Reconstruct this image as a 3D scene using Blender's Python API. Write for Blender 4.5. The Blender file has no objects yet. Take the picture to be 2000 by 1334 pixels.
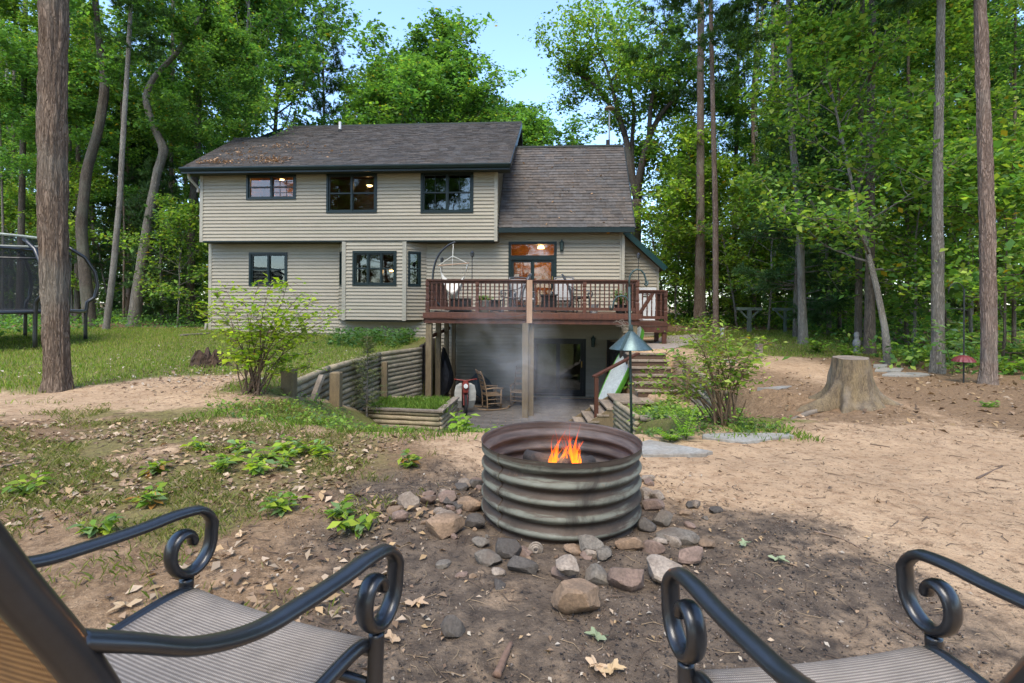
import bpy, math, random
import numpy as np
from mathutils import Vector, Matrix
random.seed(7)
RNG = np.random.default_rng(11)
SC = bpy.context.scene
COL = SC.collection

# ------------------------------------------------------------------ camera
CAM_H = 1.25
FPX, CX, CY = 1000.0, 1000.0, 596.0        # focal length in px, horizon in the 2000x1334 photograph
ROLL = 0.0065
cam = bpy.data.cameras.new('camera')
cam.sensor_width = 36.0
cam.lens = 36.0 * FPX / 2000.0
cam.shift_y = -(667.0 - CY) / 2000.0
cam.clip_start = 0.05
cam.clip_end = 3000
camo = bpy.data.objects.new('camera', cam)
COL.objects.link(camo)
camo.matrix_world = Matrix.Translation((0, 0, CAM_H)) @ Matrix.Rotation(math.pi/2, 4, 'X') @ Matrix.Rotation(ROLL, 4, 'Z')
SC.camera = camo
cam.dof.use_dof = True
cam.dof.focus_distance = 6.5
cam.dof.aperture_fstop = 8.0

# ------------------------------------------------------------------ sky, sun, exposure
SUN_EL, SUN_AZ = math.radians(57), math.radians(192)     # azimuth clockwise from +Y (ahead)
w = bpy.data.worlds.new('World'); SC.world = w; w.use_nodes = True
nt = w.node_tree; nt.nodes.clear()
out = nt.nodes.new('ShaderNodeOutputWorld'); bg = nt.nodes.new('ShaderNodeBackground')
sky = nt.nodes.new('ShaderNodeTexSky'); sky.sky_type = 'NISHITA'; sky.sun_disc = False
sky.sun_elevation = SUN_EL; sky.sun_rotation = SUN_AZ
sky.air_density = 1.0; sky.dust_density = 0.8; sky.ozone_density = 3.4; sky.altitude = 200
nt.links.new(sky.outputs[0], bg.inputs[0]); bg.inputs[1].default_value = 0.132
nt.links.new(bg.outputs[0], out.inputs[0])
sd = bpy.data.lights.new('sun', 'SUN'); sd.energy = 1.25; sd.angle = math.radians(34); sd.color = (1.0, 0.91, 0.76)
so = bpy.data.objects.new('sun', sd); COL.objects.link(so)
sdir = Vector((math.sin(SUN_AZ)*math.cos(SUN_EL), math.cos(SUN_AZ)*math.cos(SUN_EL), math.sin(SUN_EL)))
so.rotation_euler = sdir.to_track_quat('Z', 'Y').to_euler()
so.location = (0, -20, 40)
SC.view_settings.view_transform = 'Standard'; SC.view_settings.look = 'None'
SC.view_settings.gamma = 1.0; SC.view_settings.use_curve_mapping = False
SC.view_settings.exposure = 2.0
SC.cycles.max_bounces = 10; SC.cycles.transparent_max_bounces = 12
SC.cycles.diffuse_bounces = 7; SC.cycles.glossy_bounces = 3
SC.cycles.volume_bounces = 1

# ------------------------------------------------------------------ helpers
def ray(px, py):
    xc, yc = (px-CX)/FPX, (CY-py)/FPX
    c, s = math.cos(ROLL), math.sin(ROLL)
    return xc*c - yc*s, xc*s + yc*c
def P(px, py, Y):                       # pixel at depth Y -> world point
    a, b = ray(px, py); return Vector((a*Y, Y, CAM_H + b*Y))
def PZ(px, py, z):                      # pixel on the level z -> world point
    a, b = ray(px, py); t = (z-CAM_H)/b; return Vector((a*t, t, z))

def hash01(ix, iy, iz, seed):
    h = (ix.astype(np.int64)*374761393 + iy.astype(np.int64)*668265263 + iz.astype(np.int64)*2147483647 + seed*1274126177) & 0xffffffff
    h = ((h ^ (h >> 13))*1274126177) & 0xffffffff
    h = (h ^ (h >> 16)) & 0xffffffff
    return h/4294967295.0
def vnoise(x, y, z=None, seed=0):
    x = np.asarray(x, float); y = np.asarray(y, float)
    z = np.zeros_like(x) if z is None else np.asarray(z, float)
    x0, y0, z0 = np.floor(x), np.floor(y), np.floor(z)
    fx, fy, fz = x-x0, y-y0, z-z0
    fx, fy, fz = [f*f*(3-2*f) for f in (fx, fy, fz)]
    r = 0
    for dx in (0, 1):
        for dy in (0, 1):
            for dz in (0, 1):
                wgt = (fx if dx else 1-fx)*(fy if dy else 1-fy)*(fz if dz else 1-fz)
                r = r + wgt*hash01(x0+dx, y0+dy, z0+dz, seed)
    return r*2-1
def fbm(x, y, z=None, seed=0, oct=4):
    r, a, f = 0, 1.0, 1.0
    for o in range(oct):
        r = r + a*vnoise(np.asarray(x)*f, np.asarray(y)*f, None if z is None else np.asarray(z)*f, seed+o*17)
        a *= .5; f *= 2.03
    return r

class MB:
    """collects boxes, bars, tubes and faces into one mesh"""
    def __init__(s): s.v = []; s.f = []; s.c = []
    def add(s, vs, fs, col=None):
        n = len(s.v); s.v += [tuple(p) for p in vs]; s.f += [tuple(i+n for i in f) for f in fs]
        if col is not None: s.c += [col]*len(vs)
        return s
    def box(s, x0, x1, y0, y1, z0, z1, col=None):
        return s.add([(x0,y0,z0),(x1,y0,z0),(x1,y1,z0),(x0,y1,z0),(x0,y0,z1),(x1,y0,z1),(x1,y1,z1),(x0,y1,z1)],
                     [(0,3,2,1),(4,5,6,7),(0,1,5,4),(1,2,6,5),(2,3,7,6),(3,0,4,7)], col)
    def beam(s, p, q, wd, ht, up=(0,0,1), col=None):
        p, q = Vector(p), Vector(q); d = (q-p).normalized(); up = Vector(up)
        if abs(d.dot(up)) > .98: up = Vector((0,1,0))
        r = d.cross(up).normalized(); u = r.cross(d).normalized()
        vs = [e + r*(a*wd/2) + u*(b*ht/2) for e in (p, q) for a, b in ((-1,-1),(1,-1),(1,1),(-1,1))]
        return s.add(vs, [(0,3,2,1),(4,5,6,7),(0,1,5,4),(1,2,6,5),(2,3,7,6),(3,0,4,7)][:], col)
    def tube(s, pts, rad, n=8, cap=True, flat=1.0, wref=None, col=None, jit=0):
        pts = [Vector(p) for p in pts]; m = len(pts)
        if not hasattr(rad, '__len__'): rad = [rad]*m
        vs, fs = [], []; rprev = None
        for i, p in enumerate(pts):
            d = (pts[min(i+1,m-1)] - pts[max(i-1,0)])
            d = d.normalized() if d.length > 1e-9 else Vector((0,0,1))
            if wref is not None: r = Vector(wref) - d*d.dot(Vector(wref))
            elif rprev is None:
                r = d.cross(Vector((0,0,1)) if abs(d.z) < .9 else Vector((0,1,0)))
            else: r = rprev - d*d.dot(rprev)
            r.normalize(); rprev = r; u = d.cross(r)
            for k in range(n):
                a = 2*math.pi*k/n; rr = rad[i]*(1+(random.uniform(-jit,jit) if jit else 0))
                vs.append(p + r*(math.cos(a)*rr) + u*(math.sin(a)*rr*flat))
        for i in range(m-1):
            for k in range(n):
                a, b = i*n+k, i*n+(k+1)%n
                fs.append((a, b, b+n, a+n))
        if cap: fs.append(tuple(range(n-1,-1,-1))); fs.append(tuple((m-1)*n+k for k in range(n)))
        return s.add(vs, fs, col)
    def lathe(s, prof, c=(0,0,0), n=24, col=None):
        vs, fs = [], []
        for r, z in prof:
            for k in range(n):
                a = 2*math.pi*k/n; vs.append((c[0]+r*math.cos(a), c[1]+r*math.sin(a), c[2]+z))
        for i in range(len(prof)-1):
            for k in range(n):
                a, b = i*n+k, i*n+(k+1)%n; fs.append((a, b, b+n, a+n))
        return s.add(vs, fs, col)
    def prism(s, poly, z0, z1, top=None):
        n = len(poly); top = top or poly
        return s.add([(x,y,z0) for x,y in poly]+[(x,y,z1) for x,y in top],
                     [tuple(range(n-1,-1,-1)), tuple(range(n,2*n))]+[(i,(i+1)%n,n+(i+1)%n,n+i) for i in range(n)])
    def mesh(s, name, mat, smooth=False):
        me = bpy.data.meshes.new(name); me.from_pydata(s.v, [], s.f)
        if s.c and len(s.c) == len(s.v):
            at = me.color_attributes.new('Col', 'FLOAT_COLOR', 'POINT')
            at.data.foreach_set('color', np.array([tuple(c)+(1,) if len(c)==3 else c for c in s.c], dtype=np.float32).ravel())
        if smooth: me.polygons.foreach_set('use_smooth', [True]*len(me.polygons))
        if mat: me.materials.append(mat)
        me.update(); return me
    def build(s, name, mat, parent=None, smooth=False):
        return link(name, s.mesh(name, mat, smooth), parent)

def link(name, data, parent=None, loc=None, rot=None, scale=None):
    o = bpy.data.objects.new(name, data); COL.objects.link(o)
    if parent: o.parent = parent
    if loc is not None: o.location = loc
    if rot is not None: o.rotation_euler = rot
    if scale is not None: o.scale = scale if hasattr(scale,'__len__') else (scale,)*3
    return o
def np_mesh(name, V, F, mat, C=None, smooth=False):
    """V (n,3), F (m,k) all the same k"""
    me = bpy.data.meshes.new(name); V = np.asarray(V, np.float32); F = np.asarray(F, np.int32)
    m, k = F.shape
    me.vertices.add(len(V)); me.vertices.foreach_set('co', V.ravel())
    me.loops.add(m*k); me.loops.foreach_set('vertex_index', F.ravel())
    me.polygons.add(m); me.polygons.foreach_set('loop_start', np.arange(0, m*k, k, dtype=np.int32))
    if smooth: me.polygons.foreach_set('use_smooth', np.ones(m, bool))
    me.update(calc_edges=True)
    if C is not None:
        C = np.asarray(C, np.float32)
        if C.shape[1] == 3: C = np.hstack([C, np.ones((len(C),1), np.float32)])
        at = me.color_attributes.new('Col', 'FLOAT_COLOR', 'POINT'); at.data.foreach_set('color', C.ravel())
    if mat: me.materials.append(mat)
    return me
def tag(o, label=None, cat=None, group=None, kind=None):
    if label: o['label'] = label
    if cat: o['category'] = cat
    if group: o['group'] = group
    if kind: o['kind'] = kind
    return o
def thing(name, label, cat, loc=(0,0,0), rz=0, group=None):
    o = link(name, None, None, loc, (0,0,rz)); o.empty_display_size = .1
    return tag(o, label, cat, group)
def copy_tree(o, parent=None):
    c = o.copy(); COL.objects.link(c); c.parent = parent
    for ch in [x for x in bpy.data.objects if x.parent == o]: copy_tree(ch, c)
    return c

# ------------------------------------------------------------------ materials
def lin(c):
    return tuple(((v/255)/12.92 if v/255 <= .04045 else ((v/255+.055)/1.055)**2.4) for v in c)
def nd(nt, t, **kw):
    n = nt.nodes.new(t)
    for k, v in kw.items(): setattr(n, k, v)
    return n
def mixc(nt, a, b, fac, mode='MIX'):
    m = nd(nt, 'ShaderNodeMix', data_type='RGBA', blend_type=mode)
    for sock, val in ((m.inputs[0], fac), (m.inputs[6], a), (m.inputs[7], b)):
        if hasattr(val, 'is_output'): nt.links.new(val, sock)
        elif isinstance(val, (int, float)): sock.default_value = val
        else: sock.default_value = tuple(val)+(1,) if len(val) == 3 else val
    return m.outputs[2]
def ramp(nt, fac, stops):
    r = nd(nt, 'ShaderNodeValToRGB'); nt.links.new(fac, r.inputs[0])
    els = r.color_ramp.elements
    while len(els) < len(stops): els.new(.5)
    for e, (p, c) in zip(els, stops):
        e.position = p; e.color = (c,c,c,1) if isinstance(c,(int,float)) else tuple(c)+(1,)
    return r.outputs[0]
def noise(nt, vec, scale, detail=4, rough=.55, dist=0):
    n = nd(nt, 'ShaderNodeTexNoise'); n.inputs['Scale'].default_value = scale
    n.inputs['Detail'].default_value = detail; n.inputs['Roughness'].default_value = rough; n.inputs['Distortion'].default_value = dist
    if vec is not None: nt.links.new(vec, n.inputs['Vector'])
    return n.outputs[0]
def newmat(name):
    m = bpy.data.materials.new(name); m.use_nodes = True; nt = m.node_tree
    return m, nt, nt.nodes['Principled BSDF']
def coords(nt, stretch=(1,1,1), rnd=True, kind='Object'):
    tc = nd(nt, 'ShaderNodeTexCoord'); mp = nd(nt, 'ShaderNodeMapping'); mp.inputs['Scale'].default_value = stretch
    nt.links.new(tc.outputs[kind], mp.inputs[0])
    if rnd:
        oi = nd(nt, 'ShaderNodeObjectInfo'); mul = nd(nt, 'ShaderNodeMath', operation='MULTIPLY'); mul.inputs[1].default_value = 37.0
        nt.links.new(oi.outputs['Random'], mul.inputs[0]); nt.links.new(mul.outputs[0], mp.inputs['Location'])
    return mp.outputs[0]
def bumpn(nt, height, strength, dist=.01):
    b = nd(nt, 'ShaderNodeBump'); b.inputs['Strength'].default_value = strength; b.inputs['Distance'].default_value = dist
    nt.links.new(height, b.inputs['Height']); return b.outputs[0]
def M(name, c1, c2=None, rough=.75, scale=6, stretch=(1,1,1), bump=.3, bscale=None, bdist=.004, metal=0, rnd=.12, fine=.25, spec=.4, attr=False, detail=5, dirt=None, dirt_scale=1.5, coat=0):
    m, nt, b = newmat(name)
    c2 = c2 or tuple(x*.72 for x in c1)
    vec = coords(nt, stretch)
    n1 = noise(nt, vec, scale, detail, .6)
    col = mixc(nt, c1, c2, ramp(nt, n1, [(.32, 0), (.68, 1)]))
    n2 = noise(nt, vec, scale*9, 3, .6)
    col = mixc(nt, col, ramp(nt, n2, [(.3, 1-fine), (.7, 1+fine*.4)]), 1.0, 'MULTIPLY')
    if dirt is not None:
        n3 = noise(nt, coords(nt, (1,1,1)), dirt_scale, 4, .6)
        col = mixc(nt, col, dirt, ramp(nt, n3, [(.5, 0), (.75, .75)]))
    if rnd:
        oi = nd(nt, 'ShaderNodeObjectInfo'); mr = nd(nt, 'ShaderNodeMapRange')
        mr.inputs[3].default_value = 1-rnd; mr.inputs[4].default_value = 1+rnd
        nt.links.new(oi.outputs['Random'], mr.inputs[0])
        col = mixc(nt, col, mr.outputs[0], 1.0, 'MULTIPLY')
    if attr:
        a = nd(nt, 'ShaderNodeAttribute', attribute_name='Col')
        col = mixc(nt, col, a.outputs[0], 1.0, 'MULTIPLY')
    nt.links.new(col, b.inputs['Base Color'])
    b.inputs['Roughness'].default_value = rough; b.inputs['Metallic'].default_value = metal
    b.inputs['Specular IOR Level'].default_value = spec
    if coat: b.inputs['Coat Weight'].default_value = coat
    if bump:
        hb = noise(nt, vec, bscale or scale*6, 4, .65)
        nt.links.new(bumpn(nt, hb, bump, bdist), b.inputs['Normal'])
    return m
def leafmat(name, trans=.4, rough=.55, tint=(1.25,1.35,.55)):
    m, nt, b = newmat(name)
    a = nd(nt, 'ShaderNodeAttribute', attribute_name='Col')
    oi = nd(nt, 'ShaderNodeObjectInfo'); mr = nd(nt, 'ShaderNodeMapRange'); mr.inputs[3].default_value = .82; mr.inputs[4].default_value = 1.18
    nt.links.new(oi.outputs['Random'], mr.inputs[0])
    col = mixc(nt, a.outputs[0], mr.outputs[0], 1.0, 'MULTIPLY')
    nt.links.new(col, b.inputs['Base Color']); b.inputs['Roughness'].default_value = rough; b.inputs['Specular IOR Level'].default_value = .3
    t = nd(nt, 'ShaderNodeBsdfTranslucent'); nt.links.new(mixc(nt, col, tint, 1.0, 'MULTIPLY'), t.inputs[0])
    mx = nd(nt, 'ShaderNodeMixShader'); mx.inputs[0].default_value = trans
    nt.links.new(b.outputs[0], mx.inputs[1]); nt.links.new(t.outputs[0], mx.inputs[2])
    nt.links.new(mx.outputs[0], nt.nodes['Material Output'].inputs[0])
    return m
def emat(name, col, strength):
    m, nt, b = newmat(name)
    b.inputs['Base Color'].default_value = tuple(col)+(1,); b.inputs['Emission Color'].default_value = tuple(col)+(1,)
    b.inputs['Emission Strength'].default_value = strength
    return m

siding_m = M('vinyl_siding', (.305,.265,.192), (.277,.240,.173), rough=.55, scale=1.2, bump=.08, bscale=60, rnd=.05, fine=.06, dirt=(.235,.215,.145), dirt_scale=.7)
trim_m = M('vinyl_trim', (.36,.33,.255), rough=.5, scale=2, bump=0, rnd=.02, fine=.05)
green_m = M('dark_green_paint', (.0025,.0135,.0125), (.0018,.009,.0085), rough=.4, scale=3, bump=.05, rnd=.03, fine=.1)
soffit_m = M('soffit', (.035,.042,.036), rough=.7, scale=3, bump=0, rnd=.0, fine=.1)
shingle_m = M('asphalt_shingle', (.112,.098,.086), (.088,.078,.070), rough=.92, scale=1.1, bump=.5, bscale=160, bdist=.003, rnd=0, fine=.35, spec=.2, attr=True, dirt=(.085,.076,.068), dirt_scale=.45)
deckwood_m = M('stained_deck_wood', (.105,.036,.017), (.060,.021,.012), rough=.6, scale=3, stretch=(4,4,1), bump=.3, bscale=40, rnd=.2, fine=.3)
deckfloor_m = M('deck_floor_wood', (.16,.075,.042), (.10,.05,.03), rough=.7, scale=3, stretch=(1,6,6), bump=.3, rnd=.2)
postwood_m = M('weathered_post_wood', (.20,.145,.075), (.12,.088,.05), rough=.85, scale=3, stretch=(6,6,1), bump=.4, bscale=30, rnd=.12, fine=.35)
newwood_m = M('pale_new_lumber', (.42,.27,.17), (.34,.20,.12), rough=.7, scale=3, stretch=(6,6,1), bump=.2, rnd=.05)
log_m = M('weathered_landscape_log', (.36,.285,.18), (.22,.175,.115), rough=.9, scale=2.2, stretch=(3,3,3), bump=.6, bscale=26, rnd=.22, fine=.45, dirt=(.15,.15,.07), dirt_scale=2.6)
oldwood_m = M('grey_old_wood', (.26,.21,.16), (.14,.11,.08), rough=.9, scale=4, stretch=(2,2,2), bump=.5, rnd=.15, fine=.4)
black_m = M('black_powder_coat', (.016,.017,.019), (.011,.012,.014), rough=.34, scale=8, bump=.12, bscale=260, bdist=.0006, rnd=0, fine=.2, spec=.6, coat=.15)
darkmetal_m = M('dark_iron', (.02,.022,.022), rough=.5, scale=9, bump=.2, rnd=.05)
greenmetal_m = M('patina_green_metal', (.045,.075,.068), (.028,.05,.046), rough=.5, scale=10, bump=.25, bscale=90, bdist=.001, rnd=0, fine=.3, metal=.3)
white_m = M('white_plastic', (.72,.73,.72), rough=.45, scale=3, bump=0, rnd=0, fine=.04)
cotton_m = M('cotton_cloth', (.78,.74,.64), (.68,.63,.52), rough=.95, scale=12, bump=.4, bscale=220, bdist=.002, rnd=0, fine=.12)
gravelwalk_m = M('concrete_walk', (.33,.28,.24), (.25,.21,.18), rough=.95, scale=2, bump=.4, bscale=60, rnd=.05)
flag_m = M('flagstone', (.30,.285,.25), (.21,.195,.165), rough=.9, scale=4, bump=.7, bscale=14, bdist=.006, rnd=.1, fine=.3, dirt=(.22,.17,.12), dirt_scale=3)
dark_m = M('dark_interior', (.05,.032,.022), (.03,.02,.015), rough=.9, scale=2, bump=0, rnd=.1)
warmroom_m = M('warm_interior_wall', (.42,.25,.12), (.34,.19,.09), rough=.9, scale=1.5, bump=0, rnd=.05)
redpaint_m = M('red_enamel', (.19,.028,.018), rough=.35, scale=4, bump=0, rnd=0, fine=.1)
rubber_m = M('black_rubber', (.014,.014,.014), rough=.8, scale=9, bump=.1, rnd=0)
sling_grey_m = M('grey_sling', (.34,.33,.31), rough=.8, scale=30, bump=.2, rnd=.05)
stone_dark_m = M('dark_foundation', (.05,.045,.04), rough=.9, scale=3, bump=.3)

def glassmat():
    m, nt, b = newmat('window_glass'); nt.nodes.remove(b)
    g = nd(nt, 'ShaderNodeBsdfGlossy'); g.inputs['Roughness'].default_value = .02; g.inputs['Color'].default_value = (.9,.92,.9,1)
    t = nd(nt, 'ShaderNodeBsdfTransparent'); t.inputs[0].default_value = (.62,.64,.62,1)
    n = noise(nt, coords(nt, (1,1,1)), 2.2, 2, .5); lw = nd(nt, 'ShaderNodeLayerWeight'); pw = nd(nt, 'ShaderNodeMath', operation='POWER'); pw.inputs[1].default_value = 4
    fr = nd(nt, 'ShaderNodeMath', operation='MULTIPLY_ADD'); fr.inputs[1].default_value = .85; fr.inputs[2].default_value = .07
    lw.inputs[0].default_value = .5; nt.links.new(lw.outputs['Facing'], pw.inputs[0]); nt.links.new(pw.outputs[0], fr.inputs[0])
    bm = bumpn(nt, n, .05, .02); nt.links.new(bm, g.inputs['Normal'])
    mx = nd(nt, 'ShaderNodeMixShader'); nt.links.new(fr.outputs[0], mx.inputs[0])
    nt.links.new(t.outputs[0], mx.inputs[1]); nt.links.new(g.outputs[0], mx.inputs[2])
    nt.links.new(mx.outputs[0], nt.nodes['Material Output'].inputs[0]); return m
glass_m = glassmat()
LEAF = leafmat('leaf', .52)
NEEDLE = leafmat('pine_needle', .35, .6, (1.1,1.2,.6))
HERB = leafmat('herb_leaf', .45, .5)
DRY = leafmat('dry_leaf', .15, .8, (1,.9,.7))
# ------------------------------------------------------------------ terrain
def sstep(t): t = np.clip(t, 0, 1); return t*t*(3-2*t)
WALL_L = [(-3.28,7.55),(-3.40,9.4),(-3.2,12.3),(-2.45,14.05),(-2.5,20)]
WALL_R = [(3.45,8.5),(4.1,12.3),(4.15,13.4),(3.3,13.6),(3.3,20)]
def xl(y): return np.interp(y, [p[1] for p in WALL_L], [p[0] for p in WALL_L])
def xr(y): return np.interp(y, [8.5,12.3,13.4,13.6,20], [3.45,4.1,4.15,3.05,3.05])
PATIO = -1.80
def gz(x, y, rough=True):
    x = np.asarray(x, float); y = np.asarray(y, float)
    base = .012*np.clip(y-6, 0, 60)*(1+.0*x) + .16*sstep((-x-3)/8)*sstep((y-9)/8)
    base = base + .22*sstep((x-4.0)/4)*sstep((y-10.5)/5) - .10*sstep((x-3)/4)*sstep((9-y)/5)*sstep((y-2)/3)*0
    # walk-out hollow
    kx = np.clip((x+3.2)/2.2, 0, 1)
    ys, ye = 6.0 + (5.15-6.0)*kx, 15.0 + (10.8-15.0)*kx
    dep = (-PATIO)*sstep((y-ys)/(ye-ys))
    tf = np.clip((y-4.95)/6.2, 0, 1); fast = (-PATIO)*(1-(1-tf)**1.5)*sstep((y-4.85)/.5)
    dep = dep*(1-kx)+fast*kx
    dep2 = .86*sstep((y-5.15)/4.6)
    kr = sstep((x-1.75-1.25*sstep((y-9.7)/.9))/.30)
    dep = dep*(1-kr) + np.minimum(dep2, dep)*kr
    wl = np.where(y < 7.4, 1.4-1.25*sstep((y-5.6)/1.8), .10)
    wr = np.where(y < 8.4, 1.6-1.45*sstep((y-5.8)/2.6), .10)
    inl = sstep((x-(xl(y)-wl*.9))/wl); inr = sstep(((xr(y)+wr*.9)-x)/wr)
    dep = dep*inl*inr
    z = base*(1-sstep(dep/.9)) - dep
    if rough:
        near = np.exp(-((y-3)/9.0)**2)
        z = z + .020*fbm(x*.7, y*.7, seed=3, oct=3)*sstep(1-dep*.6)*near + .028*fbm(x*.35, y*.35, seed=5, oct=2)*(1-near)*sstep(1-dep*2)
        z = z + (.012*fbm(x*3.1, y*3.1, seed=9, oct=5)+.010*np.abs(fbm(x*7.3, y*7.3, seed=19, oct=3)))*near
    return z
def g1(x, y): return float(gz(np.array([x]), np.array([y]))[0])
_T = np.concatenate([np.arange(.8, 12, .03), np.arange(12, 60, .1)])
def GP(px, py):                         # pixel -> point on the ground
    a, b = ray(px, py); d = CAM_H + b*_T - gz(a*_T, _T); i = int(np.argmax(d < 0)); i = max(i, 1)
    t = _T[i-1] + (_T[i]-_T[i-1])*d[i-1]/(d[i-1]-d[i])
    return Vector((a*t, t, g1(a*t, t)))

def grow(start, stop, step, k):
    r = [start]
    while r[-1] < stop: r.append(r[-1]+step); step *= k
    return r
xs = np.array([-v for v in grow(5.0, 420, .07, 1.12)][::-1] + list(np.arange(-4.95, 4.96, .045)) + grow(5.0, 420, .07, 1.12))
ys = np.array([-v for v in grow(.2, 300, .15, 1.18)][::-1] + list(np.arange(.6, 6.0, .034)) + list(np.arange(6.0, 13.5, .07)) + grow(13.55, 520, .1, 1.09))
GX, GY = np.meshgrid(xs, ys); GZ = gz(GX, GY)
V = np.stack([GX, GY, GZ], -1).reshape(-1, 3)
ny, nx = GX.shape; idx = np.arange(ny*nx).reshape(ny, nx)
F = np.stack([idx[:-1,:-1], idx[:-1,1:], idx[1:,1:], idx[1:,:-1]], -1).reshape(-1, 4)
def masks(x, y):
    n1 = fbm(x*.55, y*.55, seed=21, oct=4); n2 = fbm(x*1.7, y*1.7, seed=31, oct=4)
    # lawn on the far side of the sandy path
    y0 = 8.1-1.6*sstep((-x-5.7)/.7)-1.2*sstep((x+4.5)/.5)
    lawn = sstep((y-y0-.6*n1)/1.2)*sstep((xl(np.maximum(y,7.6))-x+.35)/.4)
    bed = sstep((y-5.5+.25*n2)/.5)*(1-sstep((y-11.5)/.6))*sstep((x+3.3)/.3)*sstep((3.6-x)/.4)
    lawn = np.maximum(lawn, .85*bed)
    lawn = lawn*(1-.75*sstep((-x-13)/5)*0)*(1-sstep((y-17.5)/3))
    lawn2 = sstep((y-11.0-.6*n1)/1.3)*sstep((x-4.4+.3*n2)/.7)*(1-sstep((x-9.4-.08*(y-12))/1.2))*(1-sstep((y-18.5)/2))
    moss = sstep((-x-.45+.5*n1)/1.2)*(1-sstep((y-5.0-1.1*n1+.22*(x+2))/1.3))*sstep(.62+.9*n2+.4*n1)
    grass = np.clip(np.maximum(np.maximum(lawn, lawn2), moss*.55), 0, 1)
    r = np.hypot((x-.28)/1.15, (y-2.75))
    ash = sstep((1.75+.40*n1+.30*n2-r)/1.1)
    ash = np.maximum(ash, .62*sstep((1.0+.7*n2-np.hypot((x-1.35)/.9, (y-2.2)/.8))))
    # forest litter
    lit = np.maximum(sstep((x-4.7-.45*n1-.22*(y-7))/1.6)*sstep((y-4.4-.5*n1)/1.2), sstep((y-16.6-.5*n1)/2.2))
    lit = np.maximum(lit, sstep((-x-11.5-.25*n1)/2.5)*sstep((y-11)/2))
    lit = np.maximum(lit, .9*sstep((-x-.1+.4*n1)/.9)*(1-sstep((y-4.3-1.0*n1+.25*(x+2))/1.4))*sstep(.95+.6*n2))
    lit = np.maximum(lit, .66*sstep((-x-.55)/.5)*(1-sstep((y-3.3-.4*n1)/.9)))
    lit = np.maximum(lit, .75*sstep((x-2.6-.4*n2)/.8)*sstep((y-5.3-.4*n1)/.8)*(1-sstep((y-9.5)/1.5))*(1-sstep((x-4.6)/1.0)))
    return np.clip(grass,0,1), np.clip(ash,0,1), np.clip(lit,0,1)
mg, ma, ml = masks(GX.ravel(), GY.ravel())
C = np.stack([mg, ma, ml, np.ones_like(mg)], -1)

def groundmat():
    m, nt, b = newmat('yard_soil')
    at = nd(nt, 'ShaderNodeAttribute', attribute_name='Col'); sp = nd(nt, 'ShaderNodeSeparateColor'); nt.links.new(at.outputs[0], sp.inputs[0])
    vec = coords(nt, (1,1,1), rnd=False)
    nA = noise(nt, vec, 1.3, 6, .62); nB = noise(nt, vec, 9, 6, .65); nC = noise(nt, vec, 70, 4, .7); nD = noise(nt, vec, 28, 5, .7, .6)
    sand = mixc(nt, (.49,.338,.205), (.38,.254,.150), ramp(nt, nA, [(.35,0),(.65,1)]))
    sand = mixc(nt, sand, (.27,.165,.092), ramp(nt, nB, [(.46,0),(.68,.8)]))
    sand = mixc(nt, sand, (.10,.064,.036), ramp(nt, nD, [(.55,0),(.63,.75)]))
    nE = noise(nt, vec, .55, 5, .65, .4); sand = mixc(nt, sand, (.21,.14,.085), ramp(nt, nE, [(.50,0),(.72,.5)]))
    sand = mixc(nt, sand, (.56,.40,.26), ramp(nt, nC, [(.60,0),(.72,.55)]))
    ashc = mixc(nt, (.170,.125,.086), (.068,.051,.038), ramp(nt, nB, [(.35,0),(.65,1)]))
    ashc = mixc(nt, ashc, (.022,.020,.019), ramp(nt, nD, [(.56,0),(.66,.9)]))
    ashc = mixc(nt, ashc, (.30,.25,.20), ramp(nt, nC, [(.62,0),(.74,.7)]))
    grs = mixc(nt, (.135,.155,.034), (.20,.175,.058), ramp(nt, nB, [(.35,0),(.65,1)]))
    grs = mixc(nt, grs, (.085,.072,.030), ramp(nt, nD, [(.45,0),(.66,.85)]))
    litc = mixc(nt, (.25,.158,.085), (.12,.074,.042), ramp(nt, nD, [(.35,0),(.65,1)]))
    litc = mixc(nt, litc, (.40,.285,.17), ramp(nt, nC, [(.56,0),(.68,.75)]))
    def fac(ch, width=.25):
        mth = nd(nt, 'ShaderNodeMath', operation='ADD'); nt.links.new(sp.outputs[ch], mth.inputs[0])
        ms = nd(nt, 'ShaderNodeMath', operation='MULTIPLY_ADD'); nt.links.new(nB, ms.inputs[0]); ms.inputs[1].default_value = .9; ms.inputs[2].default_value = -.45
        nt.links.new(ms.outputs[0], mth.inputs[1])
        return ramp(nt, mth.outputs[0], [(.5-width,0),(.5+width,1)])
    col = mixc(nt, sand, litc, fac(2)); col = mixc(nt, col, grs, fac(0)); col = mixc(nt, col, ashc, fac(1, .32))
    nt.links.new(col, b.inputs['Base Color']); b.inputs['Roughness'].default_value = .95; b.inputs['Specular IOR Level'].default_value = .15
    hm = mixc(nt, nD, nC, .45)
    nt.links.new(bumpn(nt, hm, 1.0, .03), b.inputs['Normal'])
    return m
ground = link('ground', np_mesh('ground', V, F, groundmat(), C, smooth=True)); tag(ground, kind='structure')
print('ground verts', len(V))

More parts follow.
